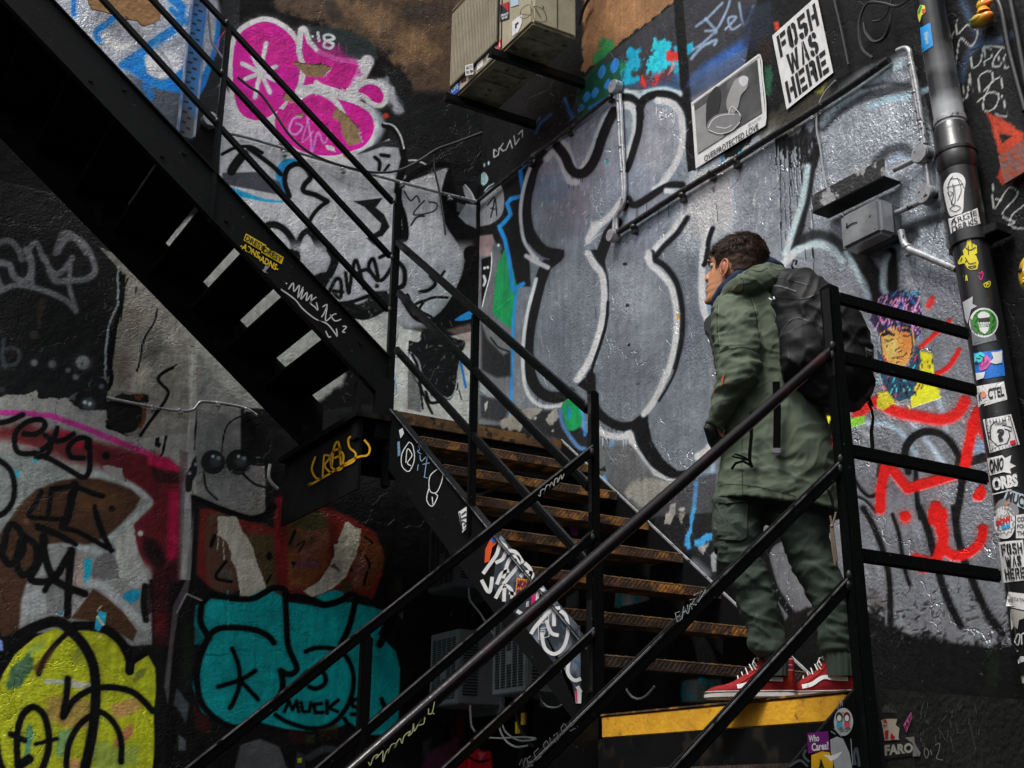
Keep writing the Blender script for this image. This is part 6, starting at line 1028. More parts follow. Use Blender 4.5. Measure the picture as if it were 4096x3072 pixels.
stk('large torn white sticker at the casing corner', 2, [(1698, 140), (1760, 92), (1760, 200), (1700, 235)], hX, .004, (200, 196, 196), (('r', .3, .3, .7, .6, (30, 30, 30), .05),), shape=[(1698, 140), (1762, 90), (1760, 150), (1740, 205), (1700, 235)])
stk('blue and white torn sticker at the top of the casing', 2, [(1690, -10), (1740, -20), (1740, 30), (1690, 45)], hX, .004, (150, 165, 185))
def acbox(k, far, near, xf, dep, hgt, label):
    a, c = Vector(plane(0, xf)(px(k, *far))), Vector(plane(0, xf)(px(k, *near))); z = (a.z+c.z)/2; ya, yb = c.y, a.y
    t = empty('air_conditioner', (xf, ya, z), label, 'air conditioner', 'air conditioner boxes behind the treads'); cm = dmat((96, 100, 104), 1.5)
    b = MB(); b.box((xf, ya, z), (xf+dep, yb, z+hgt)); b.make('casing', cm, t, .008)
    b = MB(); b.box((xf+dep*.98, ya-.02, z-.05), (xf+dep*1.0+.02, yb, z+hgt*.9)); b.make('rear_flange', cm, t, .003)
    g = MB(); ncol = 5
    for j in range(ncol):
        w = (yb-ya-.06)/ncol; u = ya+.03+j*w
        for i in range(int((hgt-.08)/.016)):
            if 8 < i < 14 and j == 2: continue
            zz = z+.04+i*.016; g.box((xf-.004, u+.008, zz), (xf-.001, u+w-.012, zz+.009))
    o = g.make('grille', dmat((16, 17, 18)), t); o['kind'] = 'stuff'
    g = MB()
    for i in range(int((hgt-.12)/.02)): g.box((xf+.04, ya-.004, z+.06+i*.02), (xf+dep*.45, ya-.001, z+.07+i*.02))
    o = g.make('side_louvre', dmat((18, 19, 20)), t); o['kind'] = 'stuff'
    return t
XF = 4.12
acbox('V', (325, 583), (497, 530), XF, .34, .50, 'dark grey window air conditioner, the highest of the three behind the lower rails')
acbox('V', (332, 1285), (507, 1262), XF, .34, .50, 'dark grey window air conditioner, the lowest and leftmost of the three')
acbox('V', (722, 1225), (935, 1175), XF-.1, .36, .50, 'grey window air conditioner in the middle, its slotted grille the clearest of the three')
# ---------------------------------------------------------------- drainpipe with its stickers
PXc, PYc, PR = 4.49, 3.50, .083
PY = lambda z: PYc+.06*(z-3.6)
t = empty('drainpipe', (PXc, PYc, 0), 'thick black drainpipe covered with stickers at the right', 'drainpipe')
def atz(k, x, y): return cyl(PXc, PYc, PR)(px(k, x, y))[2]
zc1, zc2, zc3 = atz(4, 1270, 780), atz(4, 1310, 960), atz(4, 1380, 1040)
b = MB(); b.tube([(PXc, PY(-.2), -.2), (PXc, PY(zc3+.02), zc3+.02)], PR, 28); b.make('lower_pipe', M['pipe'], t, smooth=True)
UP = mat('silver_sprayed_pipe', (.012, .013, .015), .22, .1, .6, scale=1.1, c2=(.012, .013, .015), bump=(25, .002, .3))
b = MB(); b.tube([(PXc, PY(zc1), zc1), (PXc, PY(8.8), 8.8)], PR*.86, 28); b.make('upper_pipe', UP, t, smooth=True)
b = MB(); b.tube([(PXc, PY(zc1+.015), zc1+.015), (PXc, PY(zc1+.05), zc1+.05)], PR*.93, 28); b.make('sprayed_band', M['chrome'], t, .003, smooth=True)
SPR = mat('silver_sprayed_pipe', (.014, .015, .017), .24, .1, .6, scale=1.1, bump=(30, .002, .3)); nt_ = SPR.node_tree; N_ = nt_.nodes
tx_ = N_.new('ShaderNodeTexCoord'); sx_ = N_.new('ShaderNodeSeparateXYZ'); nn_ = N_.new('ShaderNodeTexNoise'); nn_.inputs['Scale'].default_value = 9; ad_ = N_.new('ShaderNodeMath'); ad_.operation = 'MULTIPLY_ADD'; ad_.inputs[1].default_value = .10
nt_.links.new(tx_.outputs['Object'], sx_.inputs[0]); nt_.links.new(tx_.outputs['Object'], nn_.inputs['Vector']); nt_.links.new(nn_.outputs[0], ad_.inputs[0]); nt_.links.new(sx_.outputs[2], ad_.inputs[2])
mp_ = N_.new('ShaderNodeMapRange'); mp_.inputs[1].default_value = zc1; mp_.inputs[2].default_value = zc1+.75; nt_.links.new(ad_.outputs[0], mp_.inputs[0]); rp_ = N_.new('ShaderNodeValToRGB'); nt_.links.new(mp_.outputs[0], rp_.inputs[0])
el_ = rp_.color_ramp.elements; el_[0].color = (.42, .44, .46, 1); el_[1].color = (.012, .013, .015, 1)
for ps_, v_ in ((.20, .36), (.30, .05), (.42, .03), (.50, .10), (.58, .07), (.68, .012)): e_ = el_.new(ps_); e_.color = (v_, v_*1.03, v_*1.08, 1)
nt_.links.new(rp_.outputs[0], N_['Principled BSDF'].inputs['Base Color'])
b = MB(); b.tube([(PXc, PY(zc1), zc1), (PXc, PY(zc1+.9), zc1+.9)], PR*.866, 28); b.make('sprayed_band', SPR, t, smooth=True)
b = MB(); b.tube([(PXc, PY(zc3-.02), zc3-.02), (PXc, PY(zc3+.01), zc3+.01), (PXc, PY(zc2), zc2), (PXc, PY(zc2+.01), zc2+.01), (PXc, PY(zc1-.04), zc1-.04), (PXc, PY(zc1), zc1)], [PR*1.02, PR*1.12, PR*1.15, PR*1.08, PR*1.06, PR*.9], 28); b.make('collar', M['pipe'], t, smooth=50)
b = MB(); b.tube([(PXc, PY(zc2-.01), zc2-.01), (PXc, PY(zc2+.012), zc2+.012)], PR*1.2, 28); b.make('collar_ring', M['pipe'], t, .004, smooth=True)
zb = atz(4, 1430, 1490)
b = MB(); b.tube([(PXc, PY(zb-.05), zb-.05), (PXc, PY(zb+.012), zb+.012)], PR*1.14, 28); b.box((PXc-.02, PY(zb)-PR-.08, zb-.03), (PXc+.09, PY(zb)-PR*.6, zb+.012)); b.box((PXc+.02, PY(zb)+PR*.6, zb-.03), (XB, PY(zb)+PR+.06, zb+.012)); b.make('pipe_clip', M['pipe'], t, .003, smooth=True)
for z_ in (1.0, 2.15):
    b = MB(); b.tube([(PXc, PY(z_), z_), (PXc, PY(z_+.05), z_+.05)], PR*1.1, 28); b.make('pipe_clip', M['pipe'], t, .003, smooth=True)
cy = cyl(PXc, PYc, PR)
def ps(label, k, quad, c, words=(), **kw): return stk(label, k, quad, cy, .003, c, words, world=False, **kw)
WHT = (214, 214, 212)
cu_ = cyl(PXc, PYc, PR*.86)
stk('bright blue rectangular sticker high on the pipe', 4, [(1108, 180), (1175, 146), (1194, 296), (1122, 340)], cu_, .003, (20, 122, 190), (('* HNRX *', .3, .25, .7, .8, (170, 210, 230), .02),), world=False)
stk('small multicoloured parrot sticker at the very top of the pipe', 4, [(1092, 60), (1130, 26), (1144, 70), (1105, 140)], cu_, .003, (200, 196, 60), shape=[(1092, 70), (1110, 30), (1140, 36), (1144, 80), (1118, 100), (1105, 145), (1094, 110)], world=False,
    extra=lambda o: (patch('green_wing', 4, [(1092, 80), (1112, 30), (1120, 40), (1100, 90)], cu_, .005, dmat((30, 130, 60)), o), patch('red_breast', 4, [(1120, 60), (1140, 55), (1138, 85), (1122, 85)], cu_, .005, dmat((200, 50, 50)), o)))
o = ps('white oval sticker with a scribbled line face', 4, [(1262, 1125), (1400, 1125), (1400, 1400), (1290, 1400)], WHT, shape=[(1268, 1180), (1310, 1125), (1370, 1125), (1402, 1170), (1392, 1260), (1385, 1370), (1340, 1392), (1300, 1395), (1272, 1300), (1260, 1230)], sm=True,
       extra=lambda o: ribbons('ink_line', 4, [[(1320, 1140), (1290, 1200), (1300, 1280), (1330, 1340)], [(1280, 1215), (1340, 1200), (1388, 1190)], [(1320, 1190), (1325, 1260), (1310, 1320), (1335, 1310), (1330, 1200)], [(1350, 1150), (1375, 1230), (1350, 1300)], [(1300, 1355), (1330, 1330), (1370, 1345), (1340, 1370), (1305, 1360)], [(1285, 1245), (1300, 1270), (1320, 1250), (1300, 1240)], [(1300, 1160), (1360, 1160), (1395, 1220)]], 4, cy, .005, dmat((40, 40, 44)), o))
ps('white maze lettered sticker just above the pipe clip', 4, [(1290, 1420), (1480, 1348), (1500, 1448), (1310, 1522)], WHT, (('ARGIE', .05, .08, .95, .42, (30, 30, 32), .0), ('DERKS', .05, .54, .92, .92, (30, 30, 32), .0)),
   extra=lambda o: ribbons('frame_line', 4, [[(1296, 1470), (1490, 1398)], [(1330, 1408), (1345, 1508)], [(1386, 1388), (1400, 1480)], [(1440, 1365), (1452, 1455)]], 5, cy, .005, dmat((30, 30, 32)), o, sm=False))
hs = cyl(PXc, PYc, PR*1.0)
YW = (196, 170, 30)
def house(o): ribbons('ink_line', 4, [[(1400, 1600), (1430, 1620), (1470, 1600)], [(1420, 1590), (1422, 1650)], [(1445, 1560), (1445, 1600)]], 5, cy, .005, dmat((20, 20, 20)), o)
ps('yellow cut-out house sticker below the pipe clip', 4, [(1380, 1550), (1480, 1550), (1480, 1660), (1380, 1660)], YW, shape=[(1385, 1625), (1412, 1585), (1412, 1555), (1436, 1550), (1440, 1572), (1476, 1592), (1478, 1640), (1440, 1665), (1395, 1660)], extra=house)
def grin(o): ribbons('ink_line', 8, [[(1410, 25), (1430, 50), (1470, 40)], [(1420, 70), (1445, 80), (1470, 62), (1420, 70)], [(1400, 10), (1410, 25), (1400, 40)], [(1380, 10), (1370, 35)]], 5, cy, .005, dmat((20, 20, 20)), o)
ps('yellow cut-out grinning head sticker under the house sticker', 8, [(1360, -10), (1490, -10), (1490, 90), (1360, 90)], YW, shape=[(1352, 40), (1375, 0), (1410, -15), (1470, -5), (1488, 40), (1480, 85), (1440, 92), (1415, 80), (1395, 45), (1360, 55)], extra=grin)
ribbons('pink_scrawl', 8, [[(1488, 105), (1500, 115), (1510, 100), (1516, 120), (1502, 155), (1490, 125)]], 6, cy, .004, dmat((190, 30, 110)), t)
ribbons('yellow_scrawl', 8, [[(1405, 160), (1408, 125), (1416, 160)], [(1522, 180), (1560, 165), (1558, 195), (1530, 200), (1522, 180)], [(1535, 172), (1540, 195)], [(1535, 172), (1552, 180), (1540, 185)]], 6, cy, .004, dmat(YW), t)
ps('torn grey white sticker remnant on the left of the pipe', 8, [(1385, 290), (1470, 270), (1470, 330), (1400, 440)], (150, 152, 154), shape=[(1384, 300), (1450, 262), (1448, 310), (1478, 325), (1440, 345), (1416, 440), (1400, 400)])
ps('worn grey square patch behind the round green sticker', 8, [(1430, 400), (1560, 400), (1605, 545), (1450, 582)], (92, 94, 96))
def nerd(o):
    g_ = [(1525+80*math.cos(a), 428+82*math.sin(a)) for a in np.arange(0, 6.28, .4)]
    patch('green_beard', 8, g_, cy, .005, dmat((44, 112, 34)), o, sm=True)
    patch('white_cap', 8, [(1485, 400), (1490, 372), (1520, 360), (1552, 372), (1560, 392), (1530, 400)], cy, .007, dmat((225, 225, 225)), o, sm=True)
    patch('dark_glasses', 8, [(1486, 406), (1560, 402), (1556, 426), (1528, 430), (1522, 416), (1516, 430), (1490, 428)], cy, .007, dmat((20, 24, 20)), o)
    text('lettering', 'URBAN', 8, [(1484, 430), (1560, 426), (1562, 440), (1486, 445)], cy, .008, dmat((230, 232, 228)), o, .05, world=False); text('lettering', 'NERDS', 8, [(1490, 446), (1556, 442), (1556, 456), (1490, 460)], cy, .008, dmat((230, 232, 228)), o, .05, world=False)
    patch('white_chin', 8, [(1490, 462), (1556, 458), (1550, 485), (1528, 505), (1500, 488)], cy, .007, dmat((225, 225, 225)), o)
    ribbons('leaf_line', 8, [[(1460, 380), (1480, 400), (1465, 430)], [(1455, 450), (1480, 460), (1490, 490)], [(1570, 370), (1590, 400), (1575, 430)], [(1590, 450), (1570, 470), (1575, 490)], [(1500, 350), (1470, 370)]], 5, cy, .007, dmat((20, 60, 20)), o)
ps('round white sticker with a green bearded head in a cap', 8, [(1430, 340), (1620, 340), (1620, 520), (1430, 520)], WHT, shape=[(1521+94*math.cos(a), 432+96*math.sin(a)) for a in np.arange(0, 6.28, .35)], sm=True, extra=nerd)
def rob(o):
    patch('pink_panel', 8, [(1480, 690), (1540, 640), (1575, 680), (1540, 730), (1500, 745)], cy, .005, dmat((200, 80, 150)), o); patch('cyan_panel', 8, [(1462, 640), (1500, 620), (1530, 640), (1500, 690), (1460, 690)], cy, .007, dmat((60, 180, 200)), o)
    ribbons('ink_line', 8, [[(1460, 700), (1475, 680), (1490, 705), (1500, 685)], [(1490, 640), (1520, 660), (1515, 690)], [(1500, 720), (1530, 700), (1550, 670)], [(1470, 660), (1500, 665)]], 5, cy, .009, dmat((30, 40, 60)), o)
    patch('torn_white', 8, [(1570, 625), (1640, 615), (1640, 690), (1600, 700), (1560, 690), (1585, 660)], cy, .006, dmat((200, 200, 200)), o); patch('torn_white', 8, [(1468, 760), (1530, 750), (1520, 790), (1475, 805)], cy, .006, dmat((190, 190, 190)), o)
ps('blue sticker with a pink and cyan helmet drawing', 8, [(1455, 630), (1640, 605), (1660, 775), (1472, 805)], (24, 96, 176), extra=rob)
def ctl(o):
    patch('orange_slice', 8, [(1518+19*math.cos(a), 898+22*math.sin(a)) for a in np.arange(0, 6.28, .5)], cy, .005, dmat((200, 120, 100)), o, sm=True)
ps('white sticker with KOCTEL in black brush letters', 8, [(1470, 845), (1652, 812), (1674, 930), (1486, 982)], WHT, (('K', .04, .3, .16, .72, (24, 24, 24), .02, .2), ('CTEL', .38, .22, .93, .76, (24, 24, 24), .03, .1)), extra=ctl)
def std(o):
    ribbons('frame_line', 8, [[(1530, 1060), (1690, 1036), (1742, 1225), (1565, 1265), (1530, 1060)], [(1560, 1110), (1590, 1075), (1662, 1062), (1668, 1090), (1565, 1118)], [(1640, 1095), (1700, 1110), (1700, 1135), (1655, 1120)], [(1562, 1120), (1566, 1190), (1610, 1230), (1670, 1215), (1690, 1170), (1682, 1130)], [(1560, 1140), (1545, 1150), (1560, 1180)]], 6, cy, .005, dmat((26, 26, 28)), o, sm=False)
    text('lettering', 'STANDARD', 8, [(1590, 1078), (1660, 1066), (1664, 1086), (1594, 1098)], cy, .006, dmat((26, 26, 28)), o, .02, world=False)
    text('lettering', '?', 8, [(1600, 1125), (1652, 1115), (1660, 1195), (1612, 1204)], cy, .006, dmat((20, 20, 22)), o, .04, world=False)
    patch('red_heart_tag', 8, [(1690, 1198), (1726, 1190), (1730, 1216), (1694, 1224)], cy, .006, dmat((190, 30, 36)), o)
    ribbons('ray_line', 8, [[(1540+i*20, 1062-i*3), (1543+i*20, 1085-i*3)] for i in range(8)]+[[(1536+i*5, 1100+i*22), (1552+i*5, 1098+i*22)] for i in range(7)]+[[(1575+i*22, 1245-i*4), (1578+i*22, 1258-i*4)] for i in range(7)], 4, cy, .006, dmat((26, 26, 28)), o, sm=False)
ps('white square sticker with a cap wearing question mark head', 8, [(1516, 1060), (1698, 1025), (1755, 1222), (1560, 1276)], (200, 200, 200), extra=std)
ps('torn white sticker with ONIO in heavy black letters', 8, [(1542, 1310), (1640, 1290), (1640, 1400), (1558, 1422)], WHT, (('ONIO', .08, .12, 1.1, .88, (18, 18, 20), .04, .1),), shape=[(1542, 1312), (1640, 1290), (1660, 1310), (1700, 1290), (1690, 1340), (1730, 1360), (1690, 1380), (1700, 1410), (1650, 1400), (1560, 1422)])
ps('black sticker with ORBS in bold white letters', 8, [(1565, 1430), (1740, 1400), (1752, 1500), (1578, 1535)], (24, 24, 26), (('ORBS', .03, .08, .97, .9, (215, 215, 212), .06),))
ribbons('swoosh', 8, [[(1575, 1545), (1640, 1530), (1700, 1515)]], 8, cy, .005, dmat((200, 200, 200)), t)
ps('slanted black and white sticker with MUC in outlined capitals', 8, [(1672, 1510), (1782, 1545), (1782, 1640), (1648, 1580)], (150, 162, 172), (('MUC', .08, .1, 1.0, .9, (20, 22, 26), .03, .1),))
ps('round grey scratched sticker with an orange stain', 8, [(1590, 1590), (1730, 1590), (1730, 1700), (1590, 1700)], (110, 110, 112), shape=[(1590, 1640), (1620, 1585), (1680, 1570), (1730, 1600), (1740, 1680), (1600, 1690)], sm=True, extra=lambda o: patch('orange_stain', 8, [(1655, 1598), (1690, 1600), (1670, 1620)], cy, .005, dmat((190, 100, 30)), o))
def pow_(o):
    pts = []
    for i in range(22): a = 2*math.pi*i/22; r_ = (64, 88)[i % 2]; pts.append((1660+r_*.72*math.cos(a), 80+r_*.8*math.sin(a)))
    ribbons('burst_line', 12, [pts+[pts[0]]], 4, cy, .005, dmat((24, 24, 26)), o, sm=False)
    text('lettering', 'POW', 12, [(1598, 60), (1690, 15), (1702, 60), (1610, 96)], cy, .006, dmat((196, 30, 36)), o, .06, world=False); text('lettering', 'es', 12, [(1630, 85), (1690, 68), (1690, 100), (1636, 118)], cy, .006, dmat((40, 130, 190)), o, .03, world=False)
ps('oval white comic burst sticker reading POW', 12, [(1585, -30), (1720, -30), (1720, 170), (1600, 170)], WHT, shape=[(1588, 60), (1600, -10), (1660, -40), (1715, 0), (1722, 100), (1690, 165), (1630, 170), (1600, 130)], sm=True, extra=pow_)
ps('white sticker of stacked black words at the right edge of the pipe', 12, [(1730, 20), (1800, 10), (1800, 170), (1730, 170)], WHT, (('COM', .1, .1, 1.1, .3, (26, 26, 28), .02), ('FOR', .1, .4, 1.0, .58, (26, 26, 28), .02), ('THE', .1, .7, 1.0, .88, (26, 26, 28), .02)))
fos_ = ps('small white stencil lettered sticker reading FO5H WAS HERE on the pipe', 12, [(1616, 195), (1775, 180), (1800, 440), (1650, 458)], WHT)
ps('plain white sticker with a small typed handle', 12, [(1680, 518), (1800, 530), (1800, 640), (1664, 610)], (200, 196, 190), (('@TXTPO', .12, .3, 1.0, .62, (50, 50, 52), .0),))
ps('torn remnant of a white sticker low on the pipe', 12, [(1690, 625), (1790, 640), (1790, 760), (1695, 760)], (140, 138, 134), shape=[(1690, 625), (1790, 645), (1780, 690), (1750, 700), (1740, 760), (1720, 740), (1700, 765), (1695, 700)])
ribbons('white_scrawl', 12, [[(1740, 790), (1722, 840), (1745, 860), (1755, 800), (1740, 790)], [(1765, 790), (1768, 860)], [(1770, 790), (1795, 780)], [(1735, 900), (1800, 900)]], 8, cy, .004, dmat((180, 200, 214)), t)
ps('white bearded head sticker low on the pipe at the picture edge', 12, [(1740, 940), (1800, 940), (1800, 1120), (1760, 1120)], (196, 204, 214), (('NER', .2, .55, 1.0, .66, (40, 50, 60), .03),), shape=[(1742, 960), (1760, 935), (1800, 935), (1800, 1110), (1770, 1110), (1755, 1040)])
# ---------------------------------------------------------------- posters on the silver wall
q1 = [(150, 231), (440, -28), (546, 470), (244, 710)]; hB = plane(0, XB-.012)
o = stk('white poster with FO5H WAS HERE in slanted black stencil capitals', 4, q1, hB, 0, (206, 204, 206), name='poster', cat='poster')
GL = {'F': [[(0, 0), (.30, 0), (.30, 1), (0, 1)], [(.37, 0), (1, 0), (1, .2), (.37, .2)], [(.37, .4), (.88, .4), (.88, .6), (.37, .6)]],
      'O': [[(.46, 0), (.2, 0), (0, .16), (0, .84), (.2, 1), (.46, 1), (.46, .8), (.34, .76), (.30, .68), (.30, .32), (.34, .24), (.46, .2)]],
      '5': [[(.08, 0), (.95, 0), (.95, .2), (.36, .2), (.36, .38), (.08, .46)], [(.12, .5), (.36, .38), (.7, .38), (1, .54), (1, .84), (.8, 1), (.54, 1), (.54, .8), (.68, .76), (.7, .68), (.66, .58), (.4, .57)], [(.46, .8), (.46, 1), (.2, 1), (0, .86), (0, .72), (.3, .72)]],
      'H': [[(0, 0), (.30, 0), (.30, 1), (0, 1)], [(.70, 0), (1, 0), (1, 1), (.70, 1)], [(.37, .4), (.70, .4), (.70, .6), (.37, .6)]],
      'W': [[(0, 0), (.22, 0), (.32, .6), (.42, .1), (.58, .1), (.68, .6), (.78, 0), (1, 0), (.82, 1), (.60, 1), (.50, .5), (.40, 1), (.18, 1)]],
      'A': [[(.40, 0), (.47, 0), (.47, .3), (.30, 1), (0, 1)], [(.53, 0), (.66, 0), (1, 1), (.70, 1), (.64, .8), (.53, .8), (.53, .6), (.6, .6), (.53, .34)]],
      'S': [[(.46, 0), (.2, 0), (0, .14), (0, .4), (.2, .56), (.62, .66), (.68, .74), (.6, .8), (.54, .8), (.54, 1), (.8, 1), (1, .86), (1, .6), (.8, .46), (.38, .36), (.32, .28), (.4, .2), (.46, .2)], [(.54, 0), (.8, 0), (1, .14), (1, .3), (.7, .3), (.68, .22), (.54, .2)], [(0, .7), (.3, .7), (.32, .78), (.46, .8), (.46, 1), (.2, 1), (0, .86)]],
      'E': [[(0, 0), (.30, 0), (.30, 1), (0, 1)], [(.37, 0), (1, 0), (1, .2), (.37, .2)], [(.37, .4), (.88, .4), (.88, .6), (.37, .6)], [(.37, .8), (1, .8), (1, 1), (.37, 1)]],
      'R': [[(0, 0), (.30, 0), (.30, 1), (0, 1)], [(.37, 0), (.78, 0), (.98, .14), (.98, .44), (.84, .54), (1, 1), (.70, 1), (.56, .6), (.37, .6), (.37, .4), (.6, .4), (.68, .34), (.68, .26), (.6, .2), (.37, .2)]]}
def stencil(word, k, quad, hit, off, m, parent, flat=True):
    mb = MB(); Q = [np.array(px(k, *q)) for q in quad] if flat is False else [np.array(hit(px(k, *q), off)) for q in quad]; n = len(word)
    wt = [1.45 if c == 'W' else 1. for c in word]; tot = sum(wt)
    for i, ch in enumerate(word):
        polys = list(GL[ch]); 
        if ch == 'O': polys.append([(1-x, y) for x, y in reversed(polys[0])])
        for p in polys:
            pts = []
            for x, y in p:
                u = (sum(wt[:i])+(.06+x*.86)*wt[i])/tot; pts.append(Q[0]*(1-u)*(1-y)+Q[1]*u*(1-y)+Q[2]*u*y+Q[3]*(1-u)*y)
            vs_ = [mb.b.verts.new(q if flat else hit(q, off)) for q in pts]; f = mb.b.faces.new(vs_); bmesh.ops.triangulate(mb.b, faces=[f])
    return mb.make('lettering', m, parent)
for body, v0, v1, u0, u1 in (('FO5H', .055, .335, .06, .95), ('WAS', .365, .635, .17, .84), ('HERE', .665, .945, .05, .95)):
    stencil(body, 4, lerpq(q1, u0, v0, u1, v1), hB, .003, dmat((20, 20, 23)), o)
for body, v0, v1, u0, u1 in (('FO5H', .06, .33, .06, .95), ('WAS', .37, .63, .16, .86), ('HERE', .67, .94, .08, .96)): stencil(body, 12, lerpq([(1616, 195), (1775, 180), (1800, 440), (1650, 458)], u0, v0, u1, v1), cy, .006, dmat((20, 20, 23)), fos_, False)
q2 = [(1238, 665), (1682, 350), (1725, 810), (1268, 1092)]
hC = plane(0, XB-.014)
o = stk('grey photo poster captioned OVERPROTECTED LOVE with curling edges', 3, q2, hC, 0, (188, 186, 186), name='poster', cat='poster')
bg = lerpq(q2, .04, .05, .96, .80)
patch('dark_photo', 3, bg, hC, .003, mat('grey_photo', (.11, .11, .115), .5, c2=(.045, .045, .05), scale=3, fac=(.35, .6), c3=(.2, .2, .2), scale3=5, fac3=(.55, .75)), o)
patch('pale_half', 3, lerpq(q2, .04, .16, .5, .80)[:1]+lerpq(q2, .04, .16, .30, .80)[1:2]+[lerpq(q2, .42, .80, .5, .8)[0]]+lerpq(q2, .04, .16, .5, .80)[3:], hC, .0045, dmat((118, 118, 118)), o)
patch('dark_dish', 3, [(1345, 640), (1400, 560), (1430, 600), (1420, 700), (1380, 800), (1340, 830), (1335, 730)], hC, .006, dmat((38, 38, 40)), o, sm=True)
patch('pale_tube', 3, [(1470, 640), (1500, 560), (1530, 510), (1580, 490), (1608, 520), (1600, 570), (1560, 620), (1540, 700), (1500, 740), (1470, 700)], hC, .007, dmat((128, 128, 128)), o, sm=True)
patch('tube_end', 3, [(1545, 520), (1575, 490), (1608, 505), (1600, 545), (1570, 560)], hC, .008, dmat((168, 168, 168)), o, sm=True)
patch('clear_bowl', 3, [(1345, 800), (1400, 745), (1500, 730), (1560, 745), (1545, 800), (1480, 850), (1400, 862), (1350, 845)], hC, .0085, dmat((104, 104, 106)), o, sm=True)
ribbons('bright_rim', 3, [[(1348, 830), (1380, 775), (1440, 745), (1520, 740)], [(1350, 840), (1420, 866), (1500, 845), (1555, 790)], [(1480, 740), (1500, 690), (1540, 720), (1560, 750)], [(1400, 820), (1460, 830), (1500, 810)]], 6, hC, .0095, dmat((170, 170, 172)), o)
text('lettering', 'OVERPROTECTED LOVE', 3, [(1322, 1010), (1672, 795), (1676, 838), (1324, 1052)], hC, .004, dmat((40, 38, 40)), o, .01)
text('lettering', '@katastroftiv', 3, [(1605, 805), (1692, 752), (1694, 768), (1607, 822)], hC, .004, dmat((70, 68, 70)), o, .0)
ribbons('curled_edge', 3, [[(1240, 672), (1320, 612), (1450, 520), (1600, 410), (1680, 352)], [(1682, 352), (1696, 400), (1700, 480), (1718, 640), (1722, 760), (1712, 815)]], 9, hC, .006, dmat((214, 212, 212)), o)
# upright dark batten between the posters and the letters, thin tubes at top right
for k_, pts, lb in ((4, [(1600, -20), (1640, 80), (1680, 300), (1730, 500), (1790, 720)], 'thick black cable run at the upper right edge'), (4, [(1690, -20), (1730, 180), (1770, 400), (1800, 560)], 'thin shiny tube at the upper right edge')):
    wire('tube', k_, pts, WBH, .04, .016, M['pipe'], label=lb, cat='tube', n=10)
b = MB(); P = [plane(0, XB-.05)(px(4, *q)) for q in ((1615, 1010), (1790, 900), (1790, 1110), (1655, 1190))]
b.prism(P, (.02, 0, 0)); o = b.make('metal_plate', mat('orange_splashed_plate', (.16, .15, .15), .3, .3, scale=5, c2=(.5, .07, .02), fac=(.45, .55), bump=(30, .006, .8), c3=(.4, .28, .05), scale3=20, fac3=(.66, .72))); tag(o, 'orange splashed metal plate jutting out at the right picture edge', 'plate')
# rubber duck
c = Vector(plane(0, XB-.05)(px(4, 1505, 100)))
t = empty('rubber_duck', c, 'small green and orange rubber duck fixed to the black wall', 'toy')
DM = bpy.data.materials.new('duck_paint'); DM.use_nodes = True; _t = DM.node_tree; _g = _t.nodes.new('ShaderNodeTexCoord'); _s = _t.nodes.new('ShaderNodeSeparateXYZ'); _r = _t.nodes.new('ShaderNodeValToRGB'); _m = _t.nodes.new('ShaderNodeMapRange')
_t.links.new(_g.outputs['Object'], _s.inputs[0]); _t.links.new(_s.outputs[1], _m.inputs[0]); _m.inputs[1].default_value, _m.inputs[2].default_value = c.y-.05, c.y+.07
_t.links.new(_m.outputs[0], _r.inputs[0]); _t.links.new(_r.outputs[0], _t.nodes['Principled BSDF'].inputs[0]); _t.nodes['Principled BSDF'].inputs['Roughness'].default_value = .25
_r.color_ramp.elements[0].color = (.85, .28, .03, 1); _r.color_ramp.elements[1].color = (.01, .22, .12, 1); e_ = _r.color_ramp.elements.new(.4); e_.color = (.7, .45, .03, 1)
b = MB(); b.ball(c+Vector((0, 0, -.025)), .045, 20, (.8, 1.45, .7)); b.ball(c+Vector((-.005, -.02, .042)), .031, 18); b.tube([c+Vector((0, .03, -.02)), c+Vector((0, .07, .012))], [.028, .006], 12); b.tube([c+Vector((-.005, -.02, 0)), c+Vector((-.005, -.02, .03))], [.035, .024], 14); b.make('body', DM, t, smooth=80)
b = MB(); b.tube([c+Vector((-.008, -.045, .038)), c+Vector((-.01, -.075, .034))], [.014, .007], 10); b.make('beak', dmat((210, 90, 20)), t, smooth=80)
b = MB(); b.ball(c+Vector((-.030, -.028, .052)), .005, 8); b.make('eye', dmat((15, 15, 15)), t)
b = MB(); b.ball(c+Vector((-.03, .01, -.02)), .026, 12, (.4, 1.3, .6)); b.make('wing', DM, t, smooth=80)
# painted face mask at the right edge
h = plane(0, XB-.07); c = Vector(h(px(8, 1835, 120)))
t = empty('face_mask', c, 'yellow and orange painted plaster face mask cut by the right picture edge', 'mask')
b = MB(); bmesh.ops.create_uvsphere(b.b, u_segments=28, v_segments=20, radius=1, matrix=Matrix.Translation(c) @ Matrix.Diagonal((.045, .062, .092, 1)))
for v in b.b.verts:
    p = v.co-c; fy, fz = p.y, p.z; f = max(0, -p.x/.045)
    v.co.x -= f*(.02*math.exp(-(fy/.012)**2-((fz-.0)/.03)**2)+.01*math.exp(-(fy/.02)**2-((fz+.045)/.012)**2)-.01*math.exp(-((abs(fy)-.027)/.013)**2-((fz-.024)/.013)**2)+.008*math.exp(-(fy/.06)**2-((fz-.075)/.02)**2))
b.make('face', mat('mask_paint', (.62, .40, .02), .35, 0, .5, scale=9, c2=(.65, .12, .03), fac=(.5, .6), bump=(60, .002, .3), c3=(.03, .02, .02), scale3=22, fac3=(.68, .74)), t, smooth=80)
